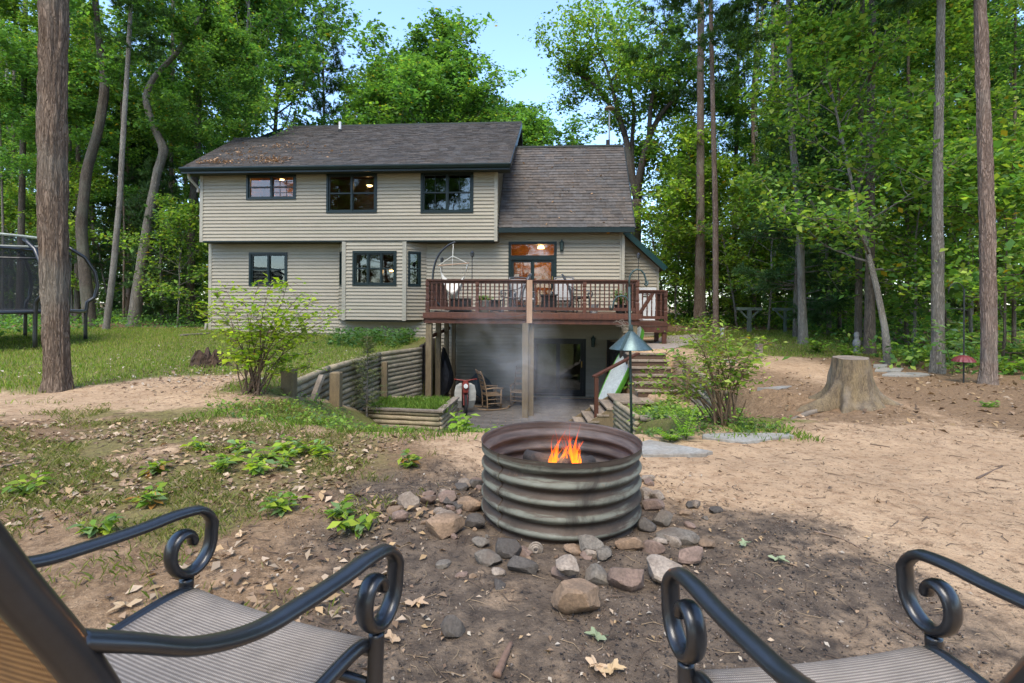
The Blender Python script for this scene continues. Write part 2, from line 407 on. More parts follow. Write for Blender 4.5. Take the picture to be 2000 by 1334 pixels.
# a generic leaf-shaped face set: positions, directions, sizes -> quads
def leafset(pos, size, tilt, rng, col, aspect=.55, fold=.12, up=None, dirs=None):
    n = len(pos)
    az = rng.uniform(0, 2*np.pi, n)
    d = np.stack([np.cos(az), np.sin(az), rng.normal(0, tilt, n)], -1) if dirs is None else dirs
    d /= np.linalg.norm(d, axis=1, keepdims=True)
    nrm = np.stack([rng.normal(0, tilt, n), rng.normal(0, tilt, n), np.ones(n)], -1)
    s = np.cross(d, nrm); s /= np.linalg.norm(s, axis=1, keepdims=True)+1e-9
    nn = np.cross(s, d)
    size = np.broadcast_to(np.asarray(size, float), (n,))[:, None]
    a = pos; c = pos + d*size; mid = pos + d*size*.48 + nn*size*fold
    l = mid + s*size*aspect*.5; r = mid - s*size*aspect*.5
    Vv = np.stack([a, r, c, l], 1).reshape(-1, 3)
    Ff = np.arange(4*n).reshape(n, 4)
    Cc = np.repeat(col, 4, axis=0)
    return Vv, Ff, Cc
# ------------------------------------------------------------------ house
TH = 0.0733; HY = 16.6
CT, ST = math.cos(TH), math.sin(TH)
def hp(px, py, v):                      # pixel on the house plane at depth v -> (u, z)
    a, b = ray(px, py); t = (v + HY*CT)/(a*ST + CT)
    return a*t*CT - (t-HY)*ST, CAM_H + b*t
def hu(px, v, py=560): return hp(px, py, v)[0]
def hz(py, v, px=1000): return hp(px, py, v)[1]
def h2w(u, v, z): return Vector((u*CT + v*ST, HY - u*ST + v*CT, z))
def hplane(px, py, p0, n):              # pixel ray with a plane given in house coordinates
    a, b = ray(px, py)
    o = Vector((0*CT-(0-HY)*ST, (0-HY)*CT, CAM_H)); d = Vector((a*CT-ST, a*ST+CT, b))
    p0, n = Vector(p0), Vector(n); t = (p0-o).dot(n)/d.dot(n); return o + d*t
house = thing('house', 'beige sided two-storey house with brown shingle roof and green trim', 'house', (0, HY, 0), -TH)
VL = .47
UL = hu(392, 0, 400); UR = hu(972, 0, 400)
Z_OV = hz(471, 0, 680); Z_EAVE = 5.73; Z_SOF = 5.60
U_END = hu(1216, VL, 520)
Z_GRADE = .18

def wallbox(name, A, B, z0, z1, th=.12, mat=None, parent=None):
    A, B = Vector((A[0],A[1],0)), Vector((B[0],B[1],0)); d = (B-A).normalized(); n = Vector((d.y,-d.x,0))
    vs = [p + n*(-o) + Vector((0,0,z)) for z in (z0, z1) for p, o in ((A,0),(B,0),(B,th),(A,th))]
    m = MB(); m.add(vs, [(0,3,2,1),(4,5,6,7),(0,1,5,4),(1,2,6,5),(2,3,7,6),(3,0,4,7)])
    return m.build(name, mat or siding_m, parent or house)
def cut_wall(A, B, z0, z1, holes, th=.12, mat=None):
    """wall sheathing with real openings (holes in s, z), one part"""
    A, B = Vector((A[0],A[1],0)), Vector((B[0],B[1],0)); L = (B-A).length; d = (B-A)/L; n = Vector((d.y,-d.x,0))
    ss = sorted({0, L, *[h[0] for h in holes], *[h[1] for h in holes]}); zz = sorted({z0, z1, *[h[2] for h in holes], *[h[3] for h in holes]})
    m = MB()
    for i in range(len(ss)-1):
        for j in range(len(zz)-1):
            cs, cz = (ss[i]+ss[i+1])/2, (zz[j]+zz[j+1])/2
            if any(h[0] < cs < h[1] and h[2] < cz < h[3] for h in holes): continue
            vs = [A + d*s_ - n*o + Vector((0,0,z)) for z in (zz[j], zz[j+1]) for s_, o in ((ss[i],.004),(ss[i+1],.004),(ss[i+1],th),(ss[i],th))]
            m.add(vs, [(0,3,2,1),(4,5,6,7),(0,1,5,4),(1,2,6,5),(2,3,7,6),(3,0,4,7)])
    return m.build('wall', mat or siding_m, house)
def siding(A, B, z0, z1, holes=(), e=.117, clip=None, parent=None, mat=None):
    """lapped siding courses, each course (or run of it beside an opening) its own board"""
    A, B = Vector((A[0],A[1],0)), Vector((B[0],B[1],0)); L = (B-A).length; d = (B-A)/L; n = Vector((d.y,-d.x,0))
    def board(s0, s1, a, b):
        if s1-s0 < .02 or b-a < .012: return
        m = MB(); h = b-a
        prof = [(a,.0),(a,.032),(a+.012,.032),(a+min(h*.5,.06),.017),(b+.004,.005),(b+.004,.0)]
        vs = [A + d*s_ + n*o + Vector((0,0,z)) for s_ in (s0, s1) for z, o in prof]; k = len(prof)
        m.add(vs, [tuple(range(k)), tuple(range(2*k-1,k-1,-1))]+[(i,i+k,(i+1)%k+k,(i+1)%k) for i in range(k)])
        m.build('siding_board', mat or siding_m, parent or house)
    z = z0
    while z < z1-.015:
        zt = min(z+e, z1); c0, c1 = (0, L) if clip is None else clip((z+zt)/2, L)
        act = sorted([h for h in holes if h[2] < zt-1e-4 and h[3] > z+1e-4]); s = c0
        for h in act:
            board(s, min(h[0], c1), z, zt)
            if h[2] > z: board(max(h[0],c0), min(h[1],c1), z, min(h[2], zt))
            if h[3] < zt: board(max(h[0],c0), min(h[1],c1), max(h[3], z), zt)
            s = h[1]
        board(s, c1, z, zt); z += e
def window(A, B, s0, s1, z0, z1, cols=2, rails=(.5,), fw=.07, mun=None, room=(1.3, dark_m), sash=.05, label=None, lights=()):
    """framed window set in the wall line A-B: frame > pane, sash, grille"""
    A, B = Vector((A[0],A[1],0)), Vector((B[0],B[1],0)); d = (B-A).normalized(); n = Vector((d.y,-d.x,0))
    def pt(s_, o, z): return A + d*s_ + n*o + Vector((0,0,z))
    def bx(m, a, b, c, e_, o0, o1):
        vs = [pt(s_, o, z) for z in (c, e_) for s_, o in ((a,o1),(b,o1),(b,o0),(a,o0))]
        m.add(vs, [(0,3,2,1),(4,5,6,7),(0,1,5,4),(1,2,6,5),(2,3,7,6),(3,0,4,7)])
    f = MB()
    bx(f, s0, s1, z1-fw, z1, -.10, .040); bx(f, s0, s1, z0, z0+fw*.8, -.10, .046)
    bx(f, s0, s0+fw, z0+fw*.8, z1-fw, -.10, .040); bx(f, s1-fw, s1, z0+fw*.8, z1-fw, -.10, .040)
    wfr = f.build('window', green_m, house)
    if label: wfr['label'] = label
    w_ = (s1-s0-2*fw)/cols
    za, zb = z0+fw*.8, z1-fw
    for c in range(cols):
        a, b = s0+fw+c*w_, s0+fw+(c+1)*w_
        q = MB()
        if c > 0: bx(q, a-.025, a+.025, za, zb, -.08, .026)
        for (x0,x1,y0,y1) in ((a,b,zb-sash,zb),(a,b,za,za+sash),(a,a+sash,za+sash,zb-sash),(b-sash,b,za+sash,zb-sash)):
            bx(q, x0+.002, x1-.002, y0+.001, y1-.001, -.06, .006)
        for r in rails:
            zc = za+(zb-za)*r; bx(q, a+sash, b-sash, zc-.022, zc+.022, -.055, .004)
        q.build('sash', green_m, wfr)
        p = MB(); bx(p, a+sash*.6, b-sash*.6, za+sash*.6, zb-sash*.6, -.040, -.034); p.build('pane', glass_m, wfr)
        if mun and c in mun[2]:
            g = MB()
            for i in range(1, mun[0]): x = a+sash+(b-a-2*sash)*i/mun[0]; bx(g, x-.008, x+.008, za+sash, zb-sash, -.031, -.022)
            for j in range(1, mun[1]): zc = za+(zb-za)*j/mun[1]; bx(g, a+sash, b-sash, zc-.008, zc+.008, -.030, -.021)
            g.build('grille', green_m, wfr)
    if room:
        dp, rm = room; r = MB(); e = .25
        a, b, c0, c1 = s0-e*1.5, s1+e*1.5, z0-.5, z1+.22
        for quad in (((a,-dp,c0),(b,-dp,c0),(b,-dp,c1),(a,-dp,c1)), ((a,-.14,c0),(a,-dp,c0),(a,-dp,c1),(a,-.14,c1)), ((b,-.14,c0),(b,-.14,c1),(b,-dp,c1),(b,-dp,c0)),
                     ((a,-.14,c1),(a,-dp,c1),(b,-dp,c1),(b,-.14,c1)), ((a,-.14,c0),(b,-.14,c0),(b,-dp,c0),(a,-dp,c0))):
            r.add([pt(*q) for q in quad], [(0,1,2,3)])
        # the room is closed towards the outside round the opening
        for (x0,x1,y0,y1) in ((a,s0,c0,c1),(s1,b,c0,c1),(s0,s1,c0,z0),(s0,s1,z1,c1)):
            r.add([pt(x0,-.14,y0),pt(x1,-.14,y0),pt(x1,-.14,y1),pt(x0,-.14,y1)], [(0,1,2,3)])
        r.build('room_interior', rm, house)
    return wfr
warmlamp_m = emat('warm_lamp_glow', (1.0,.58,.22), 6.0)
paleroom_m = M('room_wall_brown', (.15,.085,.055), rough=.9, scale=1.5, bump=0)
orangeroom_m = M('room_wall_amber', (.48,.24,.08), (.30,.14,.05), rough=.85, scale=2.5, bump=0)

# upper storey
A0, B0 = (UL, 0), (UR, 0)
def hole(x0, x1, y0, y1, v, A):         # pixel box -> hole in (s, z)
    cx = (x0+x1)/2
    return (hu(x0, v, (y0+y1)/2)-A[0], hu(x1, v, (y0+y1)/2)-A[0], hz(y1, v, cx), hz(y0, v, cx))
w1 = hole(482,579,340,390,0,A0); w2 = hole(638,737,338,416,0,A0); w3 = hole(822,925,335,416,0,A0)
cut_wall(A0, B0, Z_OV, Z_SOF, [w1,w2,w3])
siding((UL+.10,0), (UR-.10,0), Z_OV+.02, Z_SOF, [(h[0]-.10,h[1]-.10,h[2],h[3]) for h in (w1,w2,w3)])
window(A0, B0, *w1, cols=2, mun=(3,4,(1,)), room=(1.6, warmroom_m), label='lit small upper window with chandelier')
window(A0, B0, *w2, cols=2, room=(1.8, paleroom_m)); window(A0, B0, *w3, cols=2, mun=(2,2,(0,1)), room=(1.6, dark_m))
for px, py, v, s_ in ((551,351,.8,.05),(722,363,1.0,.07),(765,529,.55,.06)):
    u, z = hp(px, py, v); m = MB()
    m.lathe([(.001,-s_*.6),(s_*1.1,-s_*.3),(s_*1.5,s_*.25),(s_*.5,s_*.45),(.001,s_*.5)], (u,v,z), 14); lp = m.build('ceiling_lamp', warmlamp_m, house, True)
    Lg = bpy.data.lights.new('lamp_glow','POINT'); Lg.energy = 9 if px < 600 else 2.0; Lg.color = (1,.55,.22); Lg.shadow_soft_size = .06; lo = bpy.data.objects.new('lamp_glow', Lg); COL.objects.link(lo); lo.parent = lp; lo.location = (u,v-.12,z-.05)
# corner trims of the upper storey
for u in (UL, UR-.10):
    m = MB(); m.box(u-.012, u+.10, -.036, .11, Z_OV-.02, Z_SOF-.03); m.build('corner_trim', trim_m, house)
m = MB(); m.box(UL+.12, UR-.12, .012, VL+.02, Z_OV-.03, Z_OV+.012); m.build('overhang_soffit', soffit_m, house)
m = MB(); m.box(UL+.1, UR-.1, -.036, .012, Z_OV-.018, Z_OV+.018); m.build('starter_trim', green_m, house)

# lower storey (left), deck wall and basement: one plane at v = VL
AL, BL = (UL, VL), (U_END, VL)
BU0, BU1 = hu(672, 0), hu(790, 0)      # bay front corners
BZ0 = hz(625, 0, 730)
BLu, BRu = BU0-.36, BU1+.62
w4 = hole(487,562,493,558,VL,AL)
d1 = hole(993,1087,472,600,VL,AL); Z_DECK = 1.04; d1 = (d1[0], d1[1], Z_DECK+.02, d1[3])
bd = hole(1036,1144,661,775,VL,AL); bd = (bd[0], bd[1], PATIO+.06, bd[3])
bayh = (BLu-UL, BRu-UL, BZ0, Z_OV)
Z_RS = 3.66                             # soffit of the lower roof
cut_wall(AL, BL, PATIO, Z_OV, [w4, d1, bd, bayh])
cut_wall((UR+.02,VL), BL, Z_OV, Z_RS+.1, [])
sh = .10
def shift(h, k): return (h[0]-k, h[1]-k, h[2], h[3])
siding((UL+sh,VL), (BLu,VL), Z_GRADE-.05, Z_OV-.03, [shift(w4, sh)])
DKL = hu(850, VL)-UL
siding((BLu,VL), (UL+DKL,VL), Z_GRADE-.3, BZ0-.02, [])
siding((BRu,VL), (U_END-.10,VL), Z_DECK+.02, Z_OV-.02, [shift(d1, BRu-UL)])
siding((UR+.02,VL), (U_END-.10,VL), Z_OV-.02+.0, Z_RS, [shift(d1, UR+.02-UL)])
siding((UL+DKL,VL), (U_END-.02,VL), PATIO+.05, Z_DECK-.3, [shift(bd, DKL)])
m = MB(); m.box(UL-.012, UL+.10, VL-.036, VL+.1, Z_GRADE-.1, Z_OV-.035); m.build('corner_trim', trim_m, house)
m = MB(); m.box(U_END-.10, U_END+.012, VL-.036, VL+.1, PATIO, Z_RS); m.build('corner_trim', trim_m, house)
m = MB(); m.box(U_END-.04, U_END+.05, VL-.11, VL-.038, .4, Z_RS-.1); m.build('downspout', trim_m, house)
m = MB(); m.box(UL+.02, BRu+.6, VL-.010, VL+.1, -.6, Z_GRADE-.052); m.build('foundation', stone_dark_m, house)
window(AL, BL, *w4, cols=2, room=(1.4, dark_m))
# bay: front and two slanted cheeks
wb = (hu(689,0,524)-BU0, hu(775,0,524)-BU0, hz(558,0,730), hz(490,0,730))
cut_wall((BU0,0),(BU1,0), BZ0, Z_OV, [wb]); siding((BU0+.07,0),(BU1-.07,0), BZ0+.01, Z_OV, [shift(wb,.07)])
window((BU0,0),(BU1,0), *wb, cols=3, room=(1.5, M('room_wall_red', (.10,.03,.02), rough=.9, bump=0)))
lr = math.hypot(BRu-BU1, VL); ll = math.hypot(BU0-BLu, VL)
wr_ = (lr*.14, lr*.72, wb[2], wb[3]); wl_ = (ll*.24, ll*.80, wb[2], wb[3])
cut_wall((BU1,0),(BRu,VL), BZ0, Z_OV-.04, [wr_], th=.08); siding((BU1,0),(BRu,VL), BZ0+.01, Z_OV-.05, [wr_])
cut_wall((BLu,VL),(BU0,0), BZ0, Z_OV-.04, [wl_], th=.08); siding((BLu,VL),(BU0,0), BZ0+.01, Z_OV-.05, [wl_])
window((BU1,0),(BRu,VL), *wr_, cols=1, room=None, fw=.05, sash=.04); window((BLu,VL),(BU0,0), *wl_, cols=1, room=None, fw=.05, sash=.04)
for u in (BU0, BU1):
    m = MB(); m.box(u-.065, u+.065, -.040, .045, BZ0-.015, Z_OV-.02); m.build('corner_trim', trim_m, house)
m = MB(); m.prism([(BLu+.03,VL+.1),(BU0,.03),(BU1,.03),(BRu-.03,VL+.1)], BZ0-.05, BZ0-.004); m.build('bay_soffit', soffit_m, house)

# deck door with transom
def slider(Aw, h, transom, parent_label, room, door_mat=green_m):
    s0, s1, z0, z1 = h
    root = MB(); fwd = .09
    def bx(m, a, b, c, e_, o0, o1): m.box(Aw[0]+a, Aw[0]+b, VL-o1, VL-o0, c, e_)
    bx(root, s0, s0+fwd, z0, z1, -.1, .04); bx(root, s1-fwd, s1, z0, z1, -.1, .04); bx(root, s0+fwd, s1-fwd, z1-.09, z1, -.1, .04); bx(root, s0+fwd, s1-fwd, z0, z0+.06, -.1, .05)
    zt = z1-.09
    if transom:
        bx(root, s0+fwd, s1-fwd, z1-.60, z1-.46, -.1, .038)
    dr = root.build('sliding_door', door_mat, house); dr['label'] = parent_label
    if transom:
        p = MB(); bx(p, s0+fwd-.01, s1-fwd+.01, z1-.47, z1-.08, -.046, -.040); p.build('pane', glass_m, dr); zt = z1-.60
    mid = (s0+s1)/2
    for a, b, o in ((s0+fwd, mid+.03, -.03), (mid-.03, s1-fwd, .0)):
        q = MB(); st = .09
        bx(q, a, a+st, z0+.06, zt, o-.04, o); bx(q, b-st, b, z0+.06, zt, o-.04, o); bx(q, a+st, b-st, zt-st, zt, o-.04, o); bx(q, a+st, b-st, z0+.06, z0+.06+st*1.6, o-.04, o)
        q.build('door_panel', door_mat, dr)
        p = MB(); bx(p, a+st*.8, b-st*.8, z0+.06+st, zt-st*.8, o-.024, o-.018); p.build('pane', glass_m, dr)
    hd = MB(); bx(hd, s1-fwd-.06, s1-fwd-.03, z0+.95, z0+1.15, .0, .03); hd.build('handle', M('brass', (.5,.33,.1), rough=.3, metal=.9, bump=0), dr)
    dp, rm = room; r = MB(); a, b, c, e = Aw[0]+s0-.6, Aw[0]+s1+.6, z0-.05, z1+.25; y0, y1 = VL+.14, VL+dp
    r.add([(a,y1,c),(b,y1,c),(b,y1,e),(a,y1,e)],[(0,1,2,3)]); r.add([(a,y0,c),(a,y1,c),(a,y1,e),(a,y0,e)],[(0,1,2,3)]); r.add([(b,y0,c),(b,y0,e),(b,y1,e),(b,y1,c)],[(0,1,2,3)])
    r.add([(a,y0,e),(a,y1,e),(b,y1,e),(b,y0,e)],[(0,1,2,3)]); r.add([(a,y0,c),(b,y0,c),(b,y1,c),(a,y1,c)],[(0,1,2,3)])
    for (x0,x1,zz0,zz1) in ((a,Aw[0]+s0,c,e),(Aw[0]+s1,b,c,e),(Aw[0]+s0,Aw[0]+s1,z1,e)):
        r.add([(x0,y0,zz0),(x1,y0,zz0),(x1,y0,zz1),(x0,y0,zz1)],[(0,1,2,3)])
    r.build('room_interior', rm, house)
    return dr
slider(AL, d1, True, 'glazed deck door with amber lit transom', (2.4, orangeroom_m))
ud = (hu(993,VL)+hu(1087,VL))/2
m = MB(); m.lathe([(.001,.12),(.10,.10),(.13,0),(.001,-.01)], (ud+.25, VL+1.3, 3.28), 12); lp = m.build('ceiling_lamp', emat('added_amber_glow', (1,.55,.18), 5.0), house)  # lamp and point light added indoors to give the door its amber glow
Lg = bpy.data.lights.new('lamp_glow','POINT'); Lg.energy = 26; Lg.color = (1,.5,.17); Lg.shadow_soft_size = .1; lo = bpy.data.objects.new('lamp_glow', Lg); COL.objects.link(lo); lo.parent = lp; lo.location = (ud+.25, VL+1.2, 2.85)
slider(AL, bd, False, 'dark framed basement patio door', (2.0, M('basement_room', (.42,.40,.33), rough=.9, bump=0)), M('dark_brown_door', (.02,.019,.018), rough=.5, bump=0))

# lanterns, flood light, switch box
def sconce(px, py, label=None, h=.36):
    u, z = hp(px, py, VL); m = MB(); v = VL-.12
    m.lathe([(.02,h*.62),(.025,h*.5),(.085,h*.38),(.075,h*.34),(.07,h*.3),(.05,-h*.25),(.055,-h*.28),(.02,-h*.36),(.008,-h*.48)], (u,v,z), 6)
    m.box(u-.055, u+.055, VL-.048, VL-.028, z-.16, z+.12); m.beam((u,VL-.02,z+.05),(u,v,z+.05),.02,.02)
    return m.build('wall_lantern', greenmetal_m, house)
sconce(1097,482); sconce(1158,668)
u, z = hp(1187,455,VL); m = MB(); m.lathe([(.03,0),(.07,.05),(.075,.16),(.001,.18)], (u,VL-.14,z-.05), 10); m.box(u-.05,u+.05,VL-.05,VL-.028,z+.03,z+.13); m.beam((u,VL-.03,z+.08),(u,VL-.14,z+.1),.03,.03)
m.build('flood_light', M('amber_glass', (.55,.26,.03), rough=.3, bump=0), house)
m = MB(); u, z = hp(825,613,VL); m.box(u-.07,u+.07,VL-.08,VL-.028,z-.10,z+.10); m.build('outlet_box', trim_m, house)
# downspout at the left eave and its elbow on the lawn
m = MB(); m.tube([(UL-.22,-.3,Z_EAVE-.1),(UL-.22,-.28,Z_EAVE-.3),(UL-.06,-.05,5.15),(UL-.06,-.05,5.0)], .045, 8); m.build('downspout', trim_m, house)
m = MB(); m.tube([(UL-.06,VL-.06,.55),(UL-.07,VL-.1,.32),(UL-.35,VL-.2,.27),(UL-.95,VL-.35,.22)], .045, 8); m.build('downspout', trim_m, house)

# ---------------------------------------------------------------- roofs
def shingled(corners, name='roof', e=.15, tab=.31, th=.07, seed=1):
    """corners: polygon in a plane, first edge = eave (left -> right). Slab + courses of tabs"""
    cs = [Vector(c) for c in corners]; o = cs[0]; ux = (cs[1]-cs[0]).normalized()
    nrm = ux.cross((cs[2]-cs[0])).normalized()
    if nrm.z < 0: nrm = -nrm
    uy = nrm.cross(ux).normalized()
    p2 = [((c-o).dot(ux), (c-o).dot(uy)) for c in cs]
    m = MB(); n = len(cs)
    m.add([c for c in cs]+[c-nrm*.14 for c in cs], [tuple(range(n)), tuple(range(2*n-1,n-1,-1))]+[(i,i+n,(i+1)%n+n,(i+1)%n) for i in range(n)])
    roof = m.build(name, shingle_m, house)
    roof.data.color_attributes.new('Col','FLOAT_COLOR','POINT').data.foreach_set('color', np.ones(8*n, np.float32))
    def span(y):
        xs_ = []
        for i in range(n):
            (xa,ya),(xb,yb) = p2[i], p2[(i+1)%n]
            if (ya <= y < yb) or (yb <= y < ya): xs_.append(xa+(xb-xa)*(y-ya)/(yb-ya))
        return (min(xs_), max(xs_)) if len(xs_) >= 2 else None
    ymax = max(p[1] for p in p2); rnd = random.Random(seed); t = MB(); y = 0.0; row = 0
    while y < ymax-.03:
        y1 = min(y+e, ymax-.003); s0 = span(y+.004); s1 = span(y1-.002)
        if s0 and s1:
            x = s0[0]-rnd.random()*tab; 
            while x < s0[1]:
                wd = tab*rnd.uniform(.75,1.2); xa, xb = max(x, s0[0]), min(x+wd, s0[1]); x += wd
                if xb-xa < .02: continue
                ta, tb = max(xa, s1[0]), min(xb, s1[1])
                if tb-ta < .0: ta = tb = (ta+tb)/2
                g = .004; lift = th*.32*rnd.uniform(.7,1.25); drop = rnd.uniform(0,.012)
                k = rnd.choice((.82,.9,.96,1.0,1.05,1.12)); hue = rnd.uniform(-.06,.06)
                vs = [(xa+g,y-drop,.002),(xb-g,y-drop,.002),(xb-g,y-drop,lift),(xa+g,y-drop,lift),(tb-g,y1,.004),(ta+g,y1,.004)]
                t.add([o+ux*a+uy*b+nrm*c for a,b,c in vs], [(0,1,2,3),(3,2,4,5),(0,3,5),(1,4,2)], (k*(1+hue),k,k*(1-hue)))
        y += e; row += 1
    ob = t.build('shingles', shingle_m, roof); ob['kind'] = 'stuff'
    return roof
UE0, UE1, VE = hu(354, -.45, 326), hu(996, -.45, 322), -.45
V_RIDGE, Z_RIDGE = 6.0, 9.30
sl = (Z_RIDGE-Z_EAVE)/(V_RIDGE-VE)
pn = Vector((0, -sl, 1)).normalized()
e0 = (UE0, VE, Z_EAVE)
def onroof(px, py): return hplane(px, py, e0, pn)
q1, q2, q3 = onroof(458,272), onroof(524,270), onroof(577,244)
rl = (q3.x, V_RIDGE, Z_RIDGE)
shingled([e0, (UE1,VE,Z_EAVE), (UE1,V_RIDGE,Z_RIDGE), rl, tuple(q2), tuple(q1)], seed=4)
# rear slope and ridge caps, gable wall on the right, wing behind on the left
m = MB(); m.add([rl,(UE1,V_RIDGE,Z_RIDGE),(UE1,V_RIDGE+5,Z_RIDGE-3.2),(rl[0],V_RIDGE+5,Z_RIDGE-3.2)]+[(rl[0],V_RIDGE,Z_RIDGE-.14),(UE1,V_RIDGE,Z_RIDGE-.14),(UE1,V_RIDGE+5,Z_RIDGE-3.34),(rl[0],V_RIDGE+5,Z_RIDGE-3.34)],
                [(0,1,2,3),(7,6,5,4),(1,5,6,2),(0,3,7,4),(3,2,6,7)]); m.build('rear_roof', soffit_m, house)
for a, b in ((rl,(UE1,V_RIDGE,Z_RIDGE)), (tuple(q1),tuple(q2))):
    m = MB(); m.beam(Vector(a)+Vector((0,.02,.0)), Vector(b)+Vector((0,.02,.0)), .22, .07); m.build('ridge_cap', soffit_m, house)
m = MB(); m.add([tuple(q1),tuple(q2),(q2.x,q2.y+4,q2.z-2.4),(q1.x,q1.y+4,q1.z-2.4)]+[(q1.x,q1.y,q1.z-.12),(q2.x,q2.y,q2.z-.12),(q2.x,q2.y+4,q2.z-2.52),(q1.x,q1.y+4,q1.z-2.52)], [(0,1,2,3),(7,6,5,4),(0,3,7,4),(1,5,6,2),(2,6,7,3)]); m.build('rear_roof', soffit_m, house)
# side wall of the upper storey above the lower roof (right), with siding along its length
V_LR, Z_LR, V_LE, Z_LE = 2.74, 7.20, .07, 3.78        # lower roof ridge and eave
slr = (Z_LR-Z_LE)/(V_LR-V_LE)
m = MB()
prof = [(0,Z_OV),(12,Z_OV),(12,Z_EAVE),(V_RIDGE,Z_RIDGE-.16),(0,Z_SOF)]
m.add([(UR-.012,v,z) for v,z in prof]+[(UR-.15,v,z) for v,z in prof], [(4,3,2,1,0),(5,6,7,8,9)]+[(i,(i+1)%5,5+(i+1)%5,5+i) for i in range(5)]); m.build('wall', siding_m, house)
z = Z_OV+.02
while z < 8.6:
    ztop = min(z+.117, 8.6); v0 = max(.11, V_LE+(z-Z_LE)/slr-.25) ; v1 = min(V_RIDGE*2, V_LE+(ztop-Z_LE)/slr+3)
    vmin = .11 if ztop < Z_SOF+.1 else VE+(ztop-Z_EAVE)/sl+.25
    a = max(.11, vmin)
    if ztop < Z_LR+.3: b = max(a, V_LE+(z-Z_LE)/slr+.4)
    else: b = 8.0
    if b-a > .03:
        m = MB(); m.add([(UR-.012,a,z),(UR+.018,a,z),(UR-.006,a,ztop),(UR-.012,b,z),(UR+.018,b,z),(UR-.006,b,ztop)],[(0,1,2),(3,5,4),(0,3,4,1),(1,4,5,2)]); m.build('siding_board', siding_m, house)
    z += .117
m = MB(); m.box(UR-.1, UR+.016, -.0, .10, Z_OV-.02, Z_SOF-.03)
# left gable end wall of the upper storey and left wall
m = MB()
prof = [(.0,Z_OV),(12,Z_OV),(12,Z_EAVE),(V_RIDGE,Z_RIDGE-.16),(0,Z_SOF)]
m.add([(UL+.012,v,z) for v,z in prof]+[(UL+.15,v,z) for v,z in prof], [(0,1,2,3,4),(9,8,7,6,5)]+[(i,5+i,5+(i+1)%5,(i+1)%5) for i in range(5)]); m.build('wall', siding_m, house)
m = MB(); m.box(UL+.012, UL+.12, VL+.11, 12, -.6, Z_OV); m.build('wall', siding_m, house)
m = MB(); m.box(UL+.05, U_END, 11.9, 12, -.6, Z_OV+2); m.build('wall', siding_m, house)
# eaves: fascia, gutter, soffit
m = MB(); m.box(UE0+.01, UE1-.01, VE-.028, VE+.0-.002, Z_EAVE-.20, Z_EAVE-.02); m.build('fascia', green_m, house)
m = MB(); m.add([(x,y,z) for x in (UE0,UE1) for y,z in ((VE-.030,Z_EAVE-.13),(VE-.09,Z_EAVE-.13),(VE-.125,Z_EAVE-.055),(VE-.125,Z_EAVE-.012),(VE-.112,Z_EAVE-.012),(VE-.030,Z_EAVE-.02))],
               [tuple(range(6)), tuple(range(11,5,-1))]+[(i,(i+1)%6,6+(i+1)%6,6+i) for i in range(6)]); m.build('gutter', green_m, house)
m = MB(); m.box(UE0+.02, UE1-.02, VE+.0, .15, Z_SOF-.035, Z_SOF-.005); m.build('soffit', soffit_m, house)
for u, s_ in ((UE0, -1), (UE1, 1)):      # rakes
    m = MB(); m.beam((u+s_*.012, VE, Z_EAVE-.09), (u+s_*.012, V_RIDGE, Z_RIDGE-.09), .02, .17, (0,-sl,1)); m.build('rake_board', green_m, house)
# lower roof
LU0, LU1 = UR+.02, hu(1240, V_LE, 443)
shingled([(LU0,V_LE,Z_LE),(LU1,V_LE,Z_LE),(LU1,V_LR,Z_LR),(LU0,V_LR,Z_LR)], seed=9)
m = MB(); m.add([(LU0,V_LR,Z_LR),(LU1,V_LR,Z_LR),(LU1,V_LR+5,Z_LR-2.5),(LU0,V_LR+5,Z_LR-2.5),(LU0,V_LR,Z_LR-.14),(LU1,V_LR,Z_LR-.14),(LU1,V_LR+5,Z_LR-2.64),(LU0,V_LR+5,Z_LR-2.64)],
                [(0,1,2,3),(7,6,5,4),(1,5,6,2),(0,3,7,4),(2,6,7,3)]); m.build('rear_roof', soffit_m, house)
m = MB(); m.beam((LU0,V_LR+.02,Z_LR),(LU1,V_LR+.02,Z_LR),.2,.07); m.build('ridge_cap', soffit_m, house)
m = MB(); m.box(LU0+.01, LU1-.005, V_LE-.045, V_LE-.004, Z_LE-.17, Z_LE-.012); m.build('fascia', green_m, house)
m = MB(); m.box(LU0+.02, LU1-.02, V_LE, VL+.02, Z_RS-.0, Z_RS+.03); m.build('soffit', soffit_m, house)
m = MB(); m.beam((LU1+.012,V_LE,Z_LE-.09),(LU1+.012,V_LR,Z_LR-.09),.02,.16,(0,-slr,1)); m.build('rake_board', green_m, house)
m = MB(); prof = [(VL,PATIO),(8,PATIO),(8,Z_RS),(V_LR,Z_LR-.16),(V_LE+.2,Z_RS+.1),(VL,Z_RS)]
m.add([(U_END-.006,v,z) for v,z in prof]+[(U_END-.12,v,z) for v,z in prof], [tuple(range(5,-1,-1)), tuple(range(6,12))]+[(i,(i+1)%6,6+(i+1)%6,6+i) for i in range(6)]); m.build('wall', siding_m, house)
